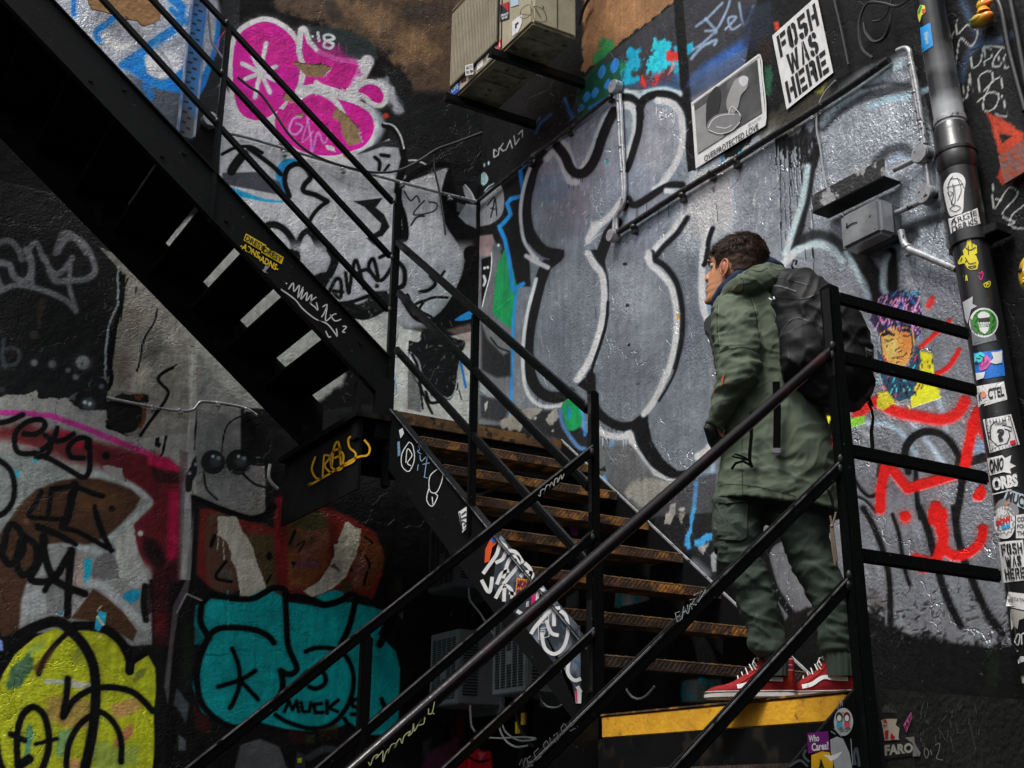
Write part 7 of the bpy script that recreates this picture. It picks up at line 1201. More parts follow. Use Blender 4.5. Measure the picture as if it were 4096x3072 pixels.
for zz, w in ((-.062, .012), (-.082, .014)): b = MB(); b.tube([c+Vector((-.046, -.025, zz*.7+.01)), c+Vector((-.062, 0, zz*.7+.008)), c+Vector((-.046, .025, zz*.7+.01))], [.004, w*.7, .004], 10); b.make('lip', dmat((196, 150, 40)), t, smooth=80)
for sy in (-1, 1): b = MB(); b.ball(c+Vector((-.037, sy*.026, .022)), .014, 12, (.7, 1.3, .8)); b.make('eye', dmat((30, 24, 22)), t, smooth=80)
# ---------------------------------------------------------------- stickers and tags on the staircase plates
hf = plane(1, Y1-.012); hF3 = plane(1, YF-.001); hs2 = plane(0, X1-.006)
hpan = plane(1, Y1-.02)
def heart(o):
    for cx_, hc, bc in ((585, (40, 36, 34), (60, 130, 160)), (634, (90, 24, 30), (190, 60, 80))):
        patch('hair', 12, [(cx_+22*math.cos(a), 1326+30*math.sin(a)) for a in np.arange(0, 6.28, .6)], hf, .004, dmat(hc), o, sm=True); patch('drawn_face', 12, [(cx_+14*math.cos(a), 1336+20*math.sin(a)) for a in np.arange(0, 6.28, .6)], hf, .006, dmat((206, 190, 176)), o, sm=True)
        patch('drawn_jumper', 12, [(cx_-18, 1362), (cx_+18, 1362), (cx_+20, 1392), (cx_-18, 1392)], hf, .006, dmat(bc), o)
    patch('red_heart', 12, [(602, 1296), (608, 1292), (614, 1297), (609, 1308)], hf, .005, dmat((190, 40, 60)), o); ribbons('caption', 12, [[(580, 1402), (590, 1412), (600, 1400), (612, 1414), (625, 1402), (640, 1412), (655, 1400)], [(590, 1428), (610, 1420), (640, 1424)]], 4, hf, .005, dmat((60, 60, 62)), o)
stk('round pale sticker of a drawn couple on the stair plate', 12, [(550, 1270), (676, 1270), (676, 1450), (550, 1450)], hf, .002, (150, 158, 158), shape=[(612+62*math.cos(a), 1360+90*math.sin(a)) for a in np.arange(0, 6.28, .4)], sm=True, extra=heart)
stk('purple sticker with white blackletter words on the stair plate', 12, [(378, 1432), (512, 1420), (524, 1548), (382, 1564)], hf, .003, (92, 20, 96), (('Who', .05, .12, .55, .46, (205, 200, 205), .03), ('Cares?', .18, .52, .97, .92, (205, 200, 205), .03)))
stk('orange sticker with a black triangle at the bottom of the stair plate', 12, [(404, 1565), (520, 1552), (545, 1700), (404, 1700)], hf, .004, (214, 140, 20), (('A', .35, .3, .65, .8, (20, 20, 20), .06),), shape=[(404, 1575), (470, 1552), (520, 1556), (546, 1620), (540, 1700), (404, 1700)])
stk('torn grey paper strips hanging on the stair plate', 12, [(524, 1470), (640, 1440), (676, 1700), (560, 1700)], hf, .006, (126, 130, 132), shape=[(526, 1475), (570, 1455), (610, 1470), (650, 1560), (676, 1700), (560, 1700), (545, 1600), (530, 1560)])
stk('curled white paper scrap hanging beside the orange sticker', 12, [(480, 1570), (610, 1550), (560, 1620), (540, 1700)], hf, .03, (196, 196, 192), shape=[(478, 1572), (540, 1578), (606, 1550), (570, 1596), (530, 1616), (505, 1590)])
ribbons('white_scratch', 12, [[(577, 1280), (575, 1250)], [(590, 1262), (600, 1222), (605, 1258)], [(550, 1400), (600, 1455)], [(530, 1420), (560, 1440)], [(660, 1470), (672, 1640)], [(545, 1500), (580, 1490)]], 5, hf, .003, dmat((120, 130, 136)), stair)
_o = ribbons('scrawl_marks', 12, [[(260, 1650), (330, 1610), (380, 1650)], [(370, 1540), (355, 1580), (390, 1620)], [(690, 1640), (680, 1580), (695, 1530), (710, 1600), (714, 1650)]], 16, hf, .002, dmat((60, 66, 70)), stair); _o['kind'] = 'stuff'
text('painted_word', 'BANE', 12, [(760, 940), (800, 940), (800, 950), (760, 950)], hpan, .05, dmat((150, 150, 146)), stair) if 0 else None
hq = plane(1, Y1-.04)
ribbons('painted_tag', 12, [[(765, 950), (768, 1012)], [(765, 950), (780, 965), (768, 980), (780, 1000), (768, 1015)], [(778, 1085), (785, 1035), (795, 1085)], [(776, 1062), (800, 1062)], [(770, 1140), (795, 1190)], [(795, 1190), (775, 1205)], [(785, 1090), (797, 1180)], [(775, 1205), (800, 1200)], [(780, 1250), (805, 1245)], [(782, 1250), (775, 1300), (812, 1302)], [(785, 1275), (806, 1272)], [(806, 1302), (800, 1330)]], 4, plane(1, Y1-.037), .002, dmat((140, 142, 140)), stair, sm=False)
hp2 = plane(1, Y1-.006)
ro = stk('torn red and white ray sticker on the sooty block', 12, [(860, 1345), (960, 1340), (975, 1470), (875, 1480)], hp2, .003, (160, 150, 134), shape=[(858, 1350), (890, 1340), (960, 1342), (950, 1380), (975, 1400), (968, 1460), (975, 1475), (880, 1482)],
         extra=lambda o: [patch('red_ray', 12, p, hp2, .005, dmat((150, 24, 26)), o) for p in ([(862, 1352), (886, 1344), (898, 1368)], [(870, 1378), (900, 1384), (872, 1392)], [(880, 1420), (905, 1410), (900, 1470), (884, 1474)], [(920, 1430), (950, 1460), (935, 1472), (915, 1466)])])
stk('pink cut-out lettered sticker on the sooty block', 12, [(1000, 1380), (1050, 1296), (1058, 1330), (1020, 1430)], hp2, .003, (205, 90, 140), (('HUH', .05, .15, .95, .85, (40, 20, 30), .04),))
o = stk('worn black sticker with FARO in big pale capitals', 12, [(872, 1500), (1075, 1485), (1080, 1575), (875, 1602)], hp2, .002, (34, 34, 34), (('FARO', .03, .1, .93, .8, (148, 144, 134), .05),))
stk('grey torn sticker remnant beside the pale capitals', 12, [(1010, 1460), (1068, 1455), (1110, 1580), (1060, 1586)], hp2, .003, (112, 110, 106), shape=[(1010, 1462), (1070, 1455), (1075, 1500), (1112, 1560), (1105, 1582), (1062, 1584), (1060, 1500)])
ribbons('chalk_mark', 12, [[(1145, 1525), (1135, 1560), (1150, 1595), (1165, 1560), (1150, 1530)], [(1205, 1512), (1235, 1500), (1230, 1550), (1215, 1595), (1258, 1608)], [(1175, 1540), (1185, 1575)]], 5, hp2, .003, dmat((110, 112, 106)), stair)
rr = random.Random(12)
o = ribbons('scratch_marks', 12, [[(x, y), (x+rr.uniform(-8, 14), y+L)] for x, y, L in [(rr.uniform(1100, 1500), rr.uniform(1230, 1500), rr.uniform(20, 70)) for _ in range(26)]]+[[(1310, 1465), (1325, 1555)], [(1430, 1370), (1470, 1550)]]+[[(870+6*i, 1240+rr.uniform(0, 30)), (866+10*i, 1300)] for i in range(10)]+[[(1130, 1235), (1110, 1310)], [(1300, 1355), (1312, 1405)], [(1245, 1360), (1280, 1320)]], 5, hp2, .002, dmat((70, 70, 66)), stair); o['kind'] = 'stuff'
stk('black sticker framed in red with URBAN NERDS in white, on the near post', 11, [(555, 1565), (658, 1560), (660, 1690), (556, 1690)], plane(1, Y2+.02-.037), .003, (16, 16, 18), (('URBA', .1, .12, .98, .48, (205, 205, 200), .06), ('NERD', .16, .54, .98, .9, (205, 205, 200), .06)), extra=lambda o: ribbons('red_frame', 11, [[(557, 1690), (556, 1567), (660, 1562)]], 6, plane(1, Y2+.02-.037), .004, dmat((180, 30, 34)), o, sm=False))
# upper flight plate: yellow stickers and white tag
YL2 = (206, 156, 18)
for qd, lb, sg in (([(985, 1520-1659), (1122, 1590-1659), (1118, 1635-1659), (980, 1550-1659)], 'upper yellow and black lettered sticker on the upper flight plate', 1),):
    pass
def dresy(k, p0, lb):
    (x, y) = p0; qd = [(x, y), (x+132, y+77), (x+116, y+122), (x-16, y+45)]
    o = stk(lb, k, qd, hF3, .003, YL2, (('DRESY', .04, .14, .96, .86, (20, 18, 16), .02),))
    text('lettering', '-ADNS-', k, [(x-26, y+56), (x+104, y+132), (x+90, y+170), (x-40, y+94)], hF3, .004, dmat(YL2), o, .03)
dresy(2, (-26, 1512), 'yellow lettered sticker on the upper flight plate, the higher one'); dresy(2, (88, 1590), 'yellow lettered sticker on the upper flight plate, the lower one')
ribbons('white_tag', 6, [[(232, 175), (240, 180)], [(250, 215), (280, 175), (285, 230), (320, 190), (310, 270), (345, 200)], [(345, 215), (330, 280), (370, 235), (365, 290), (400, 250), (390, 310)], [(430, 265), (390, 300), (420, 330), (440, 350), (430, 300)], [(470, 330), (500, 315), (480, 370), (460, 400)], [(500, 330), (490, 420), (540, 380), (560, 375)], [(520, 380), (550, 420), (590, 410)], [(200, 215), (290, 280), (340, 340), (420, 405), (500, 440), (550, 500), (565, 520), (560, 470)], [(490, 485), (510, 525), (525, 520)], [(600, 455), (625, 460), (600, 490), (618, 495)]], 8, hF3, .003, dmat((165, 165, 165)), stair)
stk('small torn grey sticker remnant on the upper flight plate', 6, [(90, 60), (125, 55), (120, 110), (65, 100)], hF3, .003, (120, 120, 122), shape=[(100, 60), (125, 70), (100, 100), (118, 112), (66, 100), (90, 85)])
ribbons('yellow_tag', 6, [[(425, 1300), (400, 1380), (430, 1440), (470, 1440)], [(480, 1290), (470, 1430)], [(480, 1290), (520, 1300), (485, 1360), (530, 1410)], [(530, 1360), (545, 1240), (575, 1210), (590, 1370)], [(545, 1310), (590, 1290)], [(590, 1240), (530, 1280), (530, 1370), (590, 1380), (605, 1290), (570, 1250)], [(690, 1165), (640, 1180), (645, 1240), (685, 1280), (670, 1330), (610, 1360)], [(740, 1190), (775, 1240), (760, 1290), (680, 1310), (500, 1420), (370, 1495)], [(370, 1495), (400, 1470)]], 13, plane(0, X1-.205), .003, dmat((160, 120, 16), 2.0), stair)
# middle flight plate: white blue throw-up and tags
SBL = dmat((186, 202, 216), 2.0); SBD = dmat((60, 84, 112)); hm = hs2
patch('spray_ground', 11, [(-5, 165), (5, 150), (240, 430), (515, 745), (520, 790), (525, 1240), (490, 1240), (470, 1120), (375, 1010), (190, 780), (100, 660), (0, 560), (-50, 480)], hm, .002, mat('blue_grey_spray', (.035, .042, .055), .35, c2=(.22, .27, .33), scale=6, fac=(.5, .68)), stair)
ribbons('spray_stroke', 11, [[(0, 200), (40, 230), (20, 300), (-30, 330)], [(20, 430), (60, 310), (110, 290), (120, 340), (60, 420), (20, 470)], [(-30, 560), (20, 480), (70, 500), (80, 560)], [(130, 420), (170, 390), (210, 400), (200, 430)], [(30, 480), (25, 580)], [(-110, 400), (-60, 330), (-20, 270), (0, 200)], [(-120, 440), (-70, 520), (-50, 420)], [(200, 790), (240, 730), (330, 640), (390, 620)], [(270, 780), (290, 880), (350, 920), (410, 880), (440, 780), (430, 680), (390, 640)], [(110, 640), (150, 660), (210, 640)], [(230, 600), (250, 520), (290, 500)], [(450, 950), (440, 1040), (480, 1090), (525, 1080)], [(400, 980), (440, 930), (500, 890)], [(500, 1130), (525, 1170)], [(40, 250), (100, 260), (150, 330)], [(160, 330), (200, 380), (180, 450)], [(-20, 470), (10, 400), (60, 380)], [(60, 520), (110, 540)], [(350, 640), (350, 740)], [(300, 700), (330, 780), (380, 800)]], 24, hm, .004, SBL, stair)
ribbons('spray_shade', 11, [[(60, 240), (100, 330), (160, 420)], [(300, 560), (360, 640), (420, 760)], [(480, 960), (520, 1000)]], 18, hm, .003, SBD, stair)
stk('orange and purple lettered sticker on the middle flight plate', 11, [(110, 425), (215, 450), (180, 520), (95, 580)], hm, .006, (190, 120, 30), (('MONO', .05, .05, .95, .45, (90, 20, 60), .05), ('PLUR', .05, .5, .95, .95, (80, 20, 90), .05)), shape=[(108, 425), (190, 440), (225, 455), (170, 520), (95, 580)])
stk('torn orange and blue sticker high on the middle flight plate', 11, [(-95, 200), (-30, 170), (-30, 260), (-80, 340)], hm, .006, (190, 70, 34), shape=[(-70, 190), (-40, 150), (-10, 170), (-20, 200), (-50, 230), (-70, 320), (-100, 330), (-95, 240)], extra=lambda o: patch('blue_patch', 11, [(-60, 170), (-20, 160), (-15, 185), (-50, 200)], hm, .008, dmat((30, 90, 170)), o))
stk('pink narrow sticker strip on the middle flight plate', 11, [(205, 545), (232, 525), (228, 590), (202, 625)], hm, .006, (170, 30, 90))
stk('tiny black and white framed sticker on the middle flight plate', 11, [(172, 582), (190, 578), (186, 612), (168, 616)], hm, .006, (190, 190, 190), (('TAM', .1, .1, .9, .45, (20, 20, 20)), ('OK', .1, .55, .9, .9, (20, 20, 20))))
ribbons('white_outline', 11, [[(315, 665), (318, 805), (250, 826), (248, 740), (290, 690), (315, 665)], [(270, 720), (300, 715), (300, 750), (265, 755)], [(262, 770), (290, 765), (290, 795)]], 5, hm, .007, dmat((215, 218, 220)), stair, sm=False)
stk('pink and white torn sticker at the foot of the middle flight plate', 11, [(486, 1160), (528, 1150), (526, 1240), (492, 1240)], hm, .006, (205, 200, 204), extra=lambda o: patch('pink_part', 11, [(486, 1160), (500, 1156), (500, 1225), (494, 1240)], hm, .008, dmat((190, 40, 90)), o))
ribbons('white_tag', 6, [[(1030, 1205), (985, 1280), (985, 1360), (1030, 1395), (1065, 1320), (1055, 1230), (1030, 1205)], [(1010, 1340), (1020, 1250), (1050, 1290), (1020, 1340), (1045, 1360)], [(1215, 1380), (1165, 1430), (1165, 1520), (1210, 1530), (1245, 1450), (1245, 1390), (1215, 1380)], [(1160, 1500), (1145, 1580), (1180, 1622), (1215, 1560), (1200, 1540)], [(1180, 1560), (1185, 1610)]], 6, hm, .003, dmat((190, 200, 206)), stair)
ribbons('white_tag', 6, [[(1090, 1230), (1100, 1255), (1085, 1265), (1110, 1285)], [(1100, 1290), (1110, 1330), (1140, 1300)], [(1150, 1290), (1130, 1430)], [(1120, 1350), (1165, 1340)], [(1125, 1430), (1150, 1440)], [(1090, 1350), (1085, 1390)]], 4, hm, .003, dmat((120, 150, 180)), stair)
stk('pale torn sticker scrap at the top of the middle flight plate', 6, [(965, 1130), (990, 1112), (998, 1150), (975, 1182)], hm, .005, (170, 170, 174))
stk('pale blue streak of a torn sticker on the middle flight plate', 6, [(955, 1205), (970, 1200), (975, 1290), (958, 1300)], hm, .005, (90, 120, 150))
stk('black and white cartoon head sticker by the middle post', 10, [(1350, 0), (1412, -40), (1410, 100), (1375, 135)], hm, .012, (190, 192, 194), extra=lambda o: ribbons('ink_line', 10, [[(1358, 5), (1375, 120), (1405, 95)], [(1370, 20), (1400, -5)], [(1368, 45), (1405, 30)], [(1380, 60), (1400, 70), (1385, 90)], [(1365, 70), (1380, 60)]], 8, hm, .014, dmat((20, 20, 22)), o, sm=False))
# rail tags
hr = plane(1, Y1-.005-.0235); hr2 = plane(1, Y2-.021)
ribbons('painted_tag', 10, [[(768, 1620), (780, 1640), (800, 1590), (830, 1570), (815, 1600), (850, 1560), (862, 1550), (860, 1620), (880, 1560), (900, 1535), (895, 1565), (915, 1510), (950, 1500), (935, 1530), (960, 1480), (975, 1470), (985, 1500), (1000, 1450), (1040, 1420), (1025, 1450), (1050, 1430), (1060, 1370), (1065, 1420), (1090, 1375), (1110, 1345), (1090, 1380), (1125, 1370), (1132, 1330)], [(1195, 1230), (1180, 1300), (1155, 1310)], [(1180, 1300), (1195, 1310)], [(1155, 1310), (1158, 1275)]], 6, plane(1, Y1-.03), .001, dmat((160, 166, 120)), stair)
ribbons('painted_tag', 7, [[(248, 1548), (260, 1555), (265, 1520), (290, 1510), (285, 1545), (300, 1490), (325, 1485), (318, 1510), (335, 1465), (350, 1490), (355, 1450), (375, 1440), (372, 1470), (395, 1420), (400, 1445), (415, 1412)]], 5, hr2, .001, dmat((170, 170, 168)), stair)
ribbons('painted_tag', 11, [[(1165, 645), (1135, 655), (1150, 712), (1178, 690)], [(1140, 682), (1165, 672)], [(1180, 690), (1190, 610), (1215, 660)], [(1185, 650), (1210, 640)], [(1215, 600), (1220, 660), (1235, 590), (1245, 630)], [(1230, 570), (1265, 560), (1240, 600), (1275, 600)], [(1255, 540), (1305, 510), (1280, 590), (1335, 500), (1300, 520)]], 5, hr, .002, dmat((170, 178, 180)), stair, sm=False)
ribbons('painted_tag', 11, [[(125, 1640), (140, 1600), (150, 1650), (165, 1590)], [(200, 1580), (175, 1600), (185, 1650), (215, 1640)], [(180, 1625), (205, 1615)], [(250, 1530), (220, 1560), (235, 1610), (265, 1585), (255, 1570)], [(300, 1480), (280, 1510), (295, 1545), (320, 1510), (300, 1480)], [(320, 1460), (330, 1500), (365, 1485)], [(345, 1450), (370, 1430), (375, 1480), (395, 1440)], [(415, 1370), (395, 1400), (405, 1440), (440, 1400), (415, 1370)], [(450, 1370), (500, 1350), (460, 1390), (490, 1400), (450, 1420)]], 7, hr, .002, dmat((90, 92, 92)), stair, sm=False)
# ================================================================ the man on the landing
from mathutils import noise as mnoise
from mathutils.bvhtree import BVHTree
HV = np.array([.68, .733, 0.]); HV /= np.linalg.norm(HV); ER = np.array([HV[1], -HV[0], 0.]); HD = 4.83
def Wp(k, x, y, w=0.):
    r = ray(*px(k, x, y)); return CAM+r*((HD-w)/(r@HV))
def rings(L_, n=28, sub=4, ex=2.3, folds=0, fs=(9, 9, 16), seed=0):
    """loft: rows (sheet, xl, yl, xr, yr, half depth, offset toward the street)"""
    R0 = []
    for k, xl, yl, xr, yr, dp, w in L_:
        a, c = Wp(k, xl, yl, w), Wp(k, xr, yr, w); R0.append(np.concatenate([(a+c)/2, (c-a)/2, [dp]]))
    R1 = catmull(R0, sub); out = []
    for q in R1:
        c, a, dp = q[:3], q[3:6], q[6]; row = []
        for i in range(n):
            t = 2*math.pi*i/n; cs, sn = math.cos(t), math.sin(t); e = 2/ex
            row.append(c+a*np.sign(cs)*abs(cs)**e-HV*dp*np.sign(sn)*abs(sn)**e)
        out.append(row)
    if folds:
        cen = [sum(r)/len(r) for r in out]
        for j, r in enumerate(out):
            for i, p in enumerate(r):
                d = p-cen[j]; d /= np.linalg.norm(d)+1e-9
                v = Vector((p@ER*fs[0]+seed, p@HV*fs[1]+p[2]*3, p[2]*fs[2]))
                f = (1-abs(mnoise.noise(v)*2))*.6+(1-abs(mnoise.noise(v*2.1+Vector((3, 1, 7)))*2))*.3
                r[i] = p+d*(f-.45)*folds
    return out
def skin(mb, rows, cap=True):
    V = [[mb.b.verts.new(tuple(p)) for p in r] for r in rows]; n = len(V[0])
    for a, c in zip(V, V[1:]):
        for i in range(n): mb.b.faces.new((a[i], a[(i+1) % n], c[(i+1) % n], c[i]))
    if cap: mb.b.faces.new(V[0][::-1]); mb.b.faces.new(V[-1])
    return mb
def fuse(mb, name, m, parent, vox=.008, smooth=3, disp=None):
    bmesh.ops.recalc_face_normals(mb.b, faces=mb.b.faces); me = bpy.data.meshes.new(name); mb.b.to_mesh(me); mb.b.free()
    ob = bpy.data.objects.new(name, me); COL.objects.link(ob)
    r = ob.modifiers.new('r', 'REMESH'); r.mode = 'VOXEL'; r.voxel_size = vox
    s_ = ob.modifiers.new('s', 'SMOOTH'); s_.iterations = smooth; s_.factor = .5
    dg = bpy.context.evaluated_depsgraph_get(); dg.update(); me2 = bpy.data.meshes.new_from_object(ob.evaluated_get(dg)); bpy.data.objects.remove(ob)
    if disp:
        n = len(me2.vertices); co = np.zeros(n*3); me2.vertices.foreach_get('co', co); no = np.zeros(n*3); me2.vertices.foreach_get('normal', no); co = co.reshape(-1, 3); no = no.reshape(-1, 3)
        for i in range(n): co[i] += no[i]*disp(co[i])
        me2.vertices.foreach_set('co', co.ravel())
    me2.polygons.foreach_set('use_smooth', [True]*len(me2.polygons)); me2.name = name; me2.materials.clear(); me2.update()
    return link(name, me2, m, parent)
def surf(ob):
    bv = BVHTree.FromPolygons([v.co[:] for v in ob.data.vertices], [p.vertices[:] for p in ob.data.polygons])
    def h(q, off=0):
        d = Vector(ray(*q)).normalized(); loc, nn, _, _ = bv.ray_cast(Vector(CAM), d)
        if loc is None: loc, nn, _, _ = bv.find_nearest(Vector(CAM)+d*4.8)
        return np.array(loc)-np.array(d)*off
    return h
FT = np.array(Wp('C', 1000, 1530, 0)); man = empty('person', (3.33, 3.45, Z(ZL)), 'man in olive green parka and red high-top shoes standing on the yellow edged landing', 'person')
CLO = mat('olive_cotton', (.088, .112, .078), .8, 0, .25, scale=3, c2=(.078, .098, .068), bump=(320, .0012, .5), c3=(.10, .125, .09), scale3=9, fac3=(.5, .85))
TRO = mat('green_twill', (.050, .068, .054), .85, 0, .25, scale=3, c2=(.043, .058, .047), bump=(320, .0012, .5), c3=(.058, .078, .062), scale3=9, fac3=(.5, .85))
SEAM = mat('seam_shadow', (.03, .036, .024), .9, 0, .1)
def foldn(amp, sx, sz, seed):
    def f(p):
        u = p[0]*ER[0]+p[1]*ER[1]; wq = mnoise.noise(Vector((u*4, p[2]*4, seed)))*.12
        v = Vector((u*sx*.45+seed, p[1]*sx*.5, (p[2]+u*.35+wq)*sz)); a = mnoise.noise(v); b_ = mnoise.noise(Vector((u*sx*.8, p[1]*6, (p[2]-u*.5+wq)*sz*1.4+4)))
        return amp*(max(0, 1-abs(a)*4.2)**1.5*1.1+max(0, 1-abs(b_)*4.6)**1.5*.7-.35)
    return f
# skin: one continuous body
FH = -ER*math.cos(math.radians(11))+HV*math.sin(math.radians(11)); LH = -HV*math.cos(math.radians(11))-ER*math.sin(math.radians(11)); UPV = np.array([0, 0, 1.])
O_ = Wp('A', 372, 405, 0)
mpx = .4823/ (FPX/HD)
def zA(y): return Wp('A', 372, y, 0)[2]
def fA(x): return (372-x)*mpx/math.cos(math.radians(11))
body = MB()
hs_ = [(637, 165, 300, .026), (622, 142, 350, .036), (600, 134, 420, .045), (578, 138, 470, .051), (558, 146, 500, .055), (540, 141, 520, .058), (526, 141, 530, .059), (514, 144, 540, .060), (505, 152, 548, .061), (496, 146, 556, .062), (484, 147, 566, .063), (466, 156, 580, .065), (445, 162, 592, .067), (420, 166, 604, .069), (395, 172, 615, .070), (365, 184, 625, .071), (340, 192, 632, .071), (318, 190, 640, .072), (298, 187, 645, .073), (275, 194, 648, .074), (245, 202, 648, .074), (210, 216, 640, .072), (175, 246, 622, .066), (145, 290, 594, .055), (122, 350, 550, .036), (110, 410, 490, .014)]
rows = []
for y, xf, xb, hw in hs_:
    z = zA(y); f0, f1_ = fA(xf), fA(xb); c = (f0+f1_)/2; a = (f0-f1_)/2; row = []
    for i in range(40):
        t = 2*math.pi*i/40; cs, sn = math.cos(t), math.sin(t); wv = hw*(1-.20*max(cs, 0)-.05*max(-cs, 0)); ef = .80 if cs > 0 else .95
        s_ = np.sign(sn)*abs(sn)**.9
        row.append(np.array([O_[0], O_[1], 0])+FH*(c+a*np.sign(cs)*abs(cs)**ef)+LH*wv*s_+UPV*z)
    rows.append(row)
skin(body, rows)
nz = lambda x, y, s=0: tuple(np.array([O_[0], O_[1], 0])+FH*fA(x)+LH*s+UPV*zA(y))
body.tube([nz(192, 345), nz(180, 362), nz(163, 383), nz(148, 404), nz(150, 425), nz(160, 440)], [.004, .0065, .0085, .0105, .0115, .008], 12)
for s_ in (-1, 1): body.ball(Vector(nz(163, 430, s_*.010)), .0085, 10, (1.1, 1.1, .8))
body.ball(Vector(nz(153, 490)), .0115, 12, (1, 1.3, .55)); body.ball(Vector(nz(151, 522)), .0125, 12, (1, 1.2, .6)); body.ball(Vector(nz(150, 600)), .02, 12, (.8, 1, .8))
body.tube([nz(183, 298, -.045), nz(178, 300, -.02), nz(182, 306, 0), nz(178, 300, .02), nz(190, 298, .045)], [.006, .007, .004, .007, .006], 8)
skin(body, rings([('A', 240, 560, 470, 420, .055, 0), ('A', 250, 640, 520, 560, .058, 0), ('A', 260, 740, 640, 720, .07, 0), ('A', 270, 800, 780, 780, .09, 0), ('A', 300, 1000, 900, 980, .10, 0), ('A', 360, 1250, 950, 1250, .10, 0), ('B', 420, 150, 1000, 150, .11, 0), ('B', 400, 500, 1050, 500, .12, 0), ('B', 380, 800, 1080, 820, .12, 0)]))
skin(body, rings([('C', 200, -150, 560, -150, .08, 0), ('C', 190, 150, 540, 150, .075, 0), ('C', 310, 520, 620, 500, .055, 0), ('C', 440, 800, 700, 800, .05, 0), ('C', 560, 1120, 770, 1120, .035, 0), ('C', 640, 1260, 790, 1260, .035, 0), ('C', 640, 1400, 790, 1400, .035, 0)], 16))
skin(body, rings([('C', 640, -150, 1120, -150, .08, .0), ('C', 830, 200, 1150, 200, .075, 0), ('C', 980, 520, 1280, 520, .055, 0), ('C', 1090, 850, 1340, 850, .05, 0), ('C', 1170, 1150, 1370, 1150, .035, 0), ('C', 1200, 1280, 1380, 1280, .035, 0), ('C', 1200, 1400, 1380, 1400, .035, 0)], 16))
sh_, el_, wr_ = Wp('A', 430, 740, .06), Wp('A', 400, 1180, .12), Wp('B', 215, 205, .105)
body.tube([sh_, (sh_+el_)/2, el_, (el_+wr_)/2, wr_], [.045, .04, .032, .026, .022], 14)
sh2, el2, wr2 = Wp('A', 700, 740, -.14), Wp('A', 620, 1200, -.2), Wp('B', 330, 240, -.12)
body.tube([sh2, (sh2+el2)/2, el2, (el2+wr2)/2, wr2], [.05, .045, .038, .034, .026], 14)
def hand(mb, wr, kn, nrm, side):            # palm with five curled fingers
    wr, kn, nrm = Vector(wr), Vector(kn), Vector(nrm).normalized(); f = (kn-wr).normalized(); s_ = f.cross(nrm).normalized()*side; nrm = s_.cross(f)*side
    mb.tube([wr-f*.02, wr+f*.02, wr+f*.05, wr+f*.085], [.024, .029, .034, .03], 12)
    for j, (o, ln) in enumerate(((-.030, .036), (-.010, .041), (.010, .038), (.029, .030))):
        p0 = wr+f*.085+s_*o; p1 = p0+f*ln+nrm*.006; p2 = p1+(f*.35+nrm).normalized()*ln*.72; p3 = p2+(nrm-f*.55).normalized()*ln*.55
        mb.tube([p0-f*.02, p0, p1, p2, p3], [.010, .0098, .0092, .0085, .0065], 10)
    p0 = wr+f*.03-s_*.03; p1 = p0-s_*.024+f*.028+nrm*.012; p2 = p1+f*.028+nrm*.018+s_*.008
    mb.tube([p0, p1, p2], [.013, .0115, .008], 10)
kn_ = Wp('B', 250, 345, .06); kn2 = Wp('B', 370, 370, -.10)
hand(body, wr_, kn_, ER, 1); hand(body, wr2, kn2, ER, 1)
SKM = mat('skin', (.60, .29, .15), .45, 0, .4, scale=9, c2=(.52, .24, .125), bump=(200, .0008, .4), c3=(.42, .20, .11), scale3=60, fac3=(.62, .75))
SKM.node_tree.nodes['Principled BSDF'].inputs['Subsurface Weight'].default_value = .12; SKM.node_tree.nodes['Principled BSDF'].inputs['Subsurface Radius'].default_value = (.01, .004, .002)
bod = fuse(body, 'body', SKM, man, .0048, 2)
hb = surf(bod)
# ear, eye, brow, lips
ec = Vector(nz(345, 408, .0745)); eb = MB(); ux, uz, un = Vector(FH), Vector((0, 0, 1)), Vector(LH)
rim = [ec+ux*(math.cos(a)*.0155-.004*math.sin(a))+uz*(math.sin(a)*.034)+un*(.009+.004*math.cos(a+2.6)) for a in np.linspace(-.9, 4.5, 18)]
eb.tube(rim, [.0035]+[.0048]*16+[.004], 8); eb.tube([ec+ux*.004+uz*-.03, ec+uz*-.036+ux*.002+un*.004, ec-ux*.002+uz*-.028+un*.004], [.006, .0075, .006], 10)
eb.tube([ec-ux*.003+uz*.020+un*.003, ec-ux*.006+un*.005, ec-ux*.0+uz*-.016+un*.003], [.005, .004, .005], 8); eb.ball(ec, .016, 14, (.9, .9, 1.9)); eb.ball(ec+ux*.011+uz*-.004+un*.003, .005, 8)
EAR = mat('ear_skin', (.62, .24, .13), .45, 0, .4, c2=(.36, .13, .08), scale=30); eb.make('ear', EAR, man, smooth=80)
ec2 = Vector(nz(345, 408, -.0745)); e2 = MB(); e2.ball(ec2, .02, 14, (.9, .5, 1.7)); e2.make('ear', EAR, man, smooth=80)
for s_ in (-1, 1):
    p = Vector(nz(207, 336, s_*.031)); b = MB(); b.ball(p, .0105, 16); b.make('eye', dmat((205, 200, 196), 1.2, .2), man, smooth=80)
    b = MB(); b.ball(p+Vector(FH)*.0066+Vector(LH)*s_*.003, .0056, 12); b.make('iris', dmat((30, 18, 12), 1, .15), man, smooth=80)
    b = MB(); b.tube([p+Vector(FH)*.004+Vector(LH)*s_*.014+Vector((0, 0, .004)), p+Vector(FH)*.011+Vector((0, 0, .0085)), p+Vector(FH)*.0115-Vector(LH)*s_*.008+Vector((0, 0, .006))], [.002, .0034, .002], 8); b.make('eyelid', dmat((60, 30, 20), 1), man, smooth=80)
HAIR = mat('dark_brown_hair', (.016, .009, .007), .6, 0, .2, scale=30, c2=(.06, .032, .02), bump=(300, .001, .5))
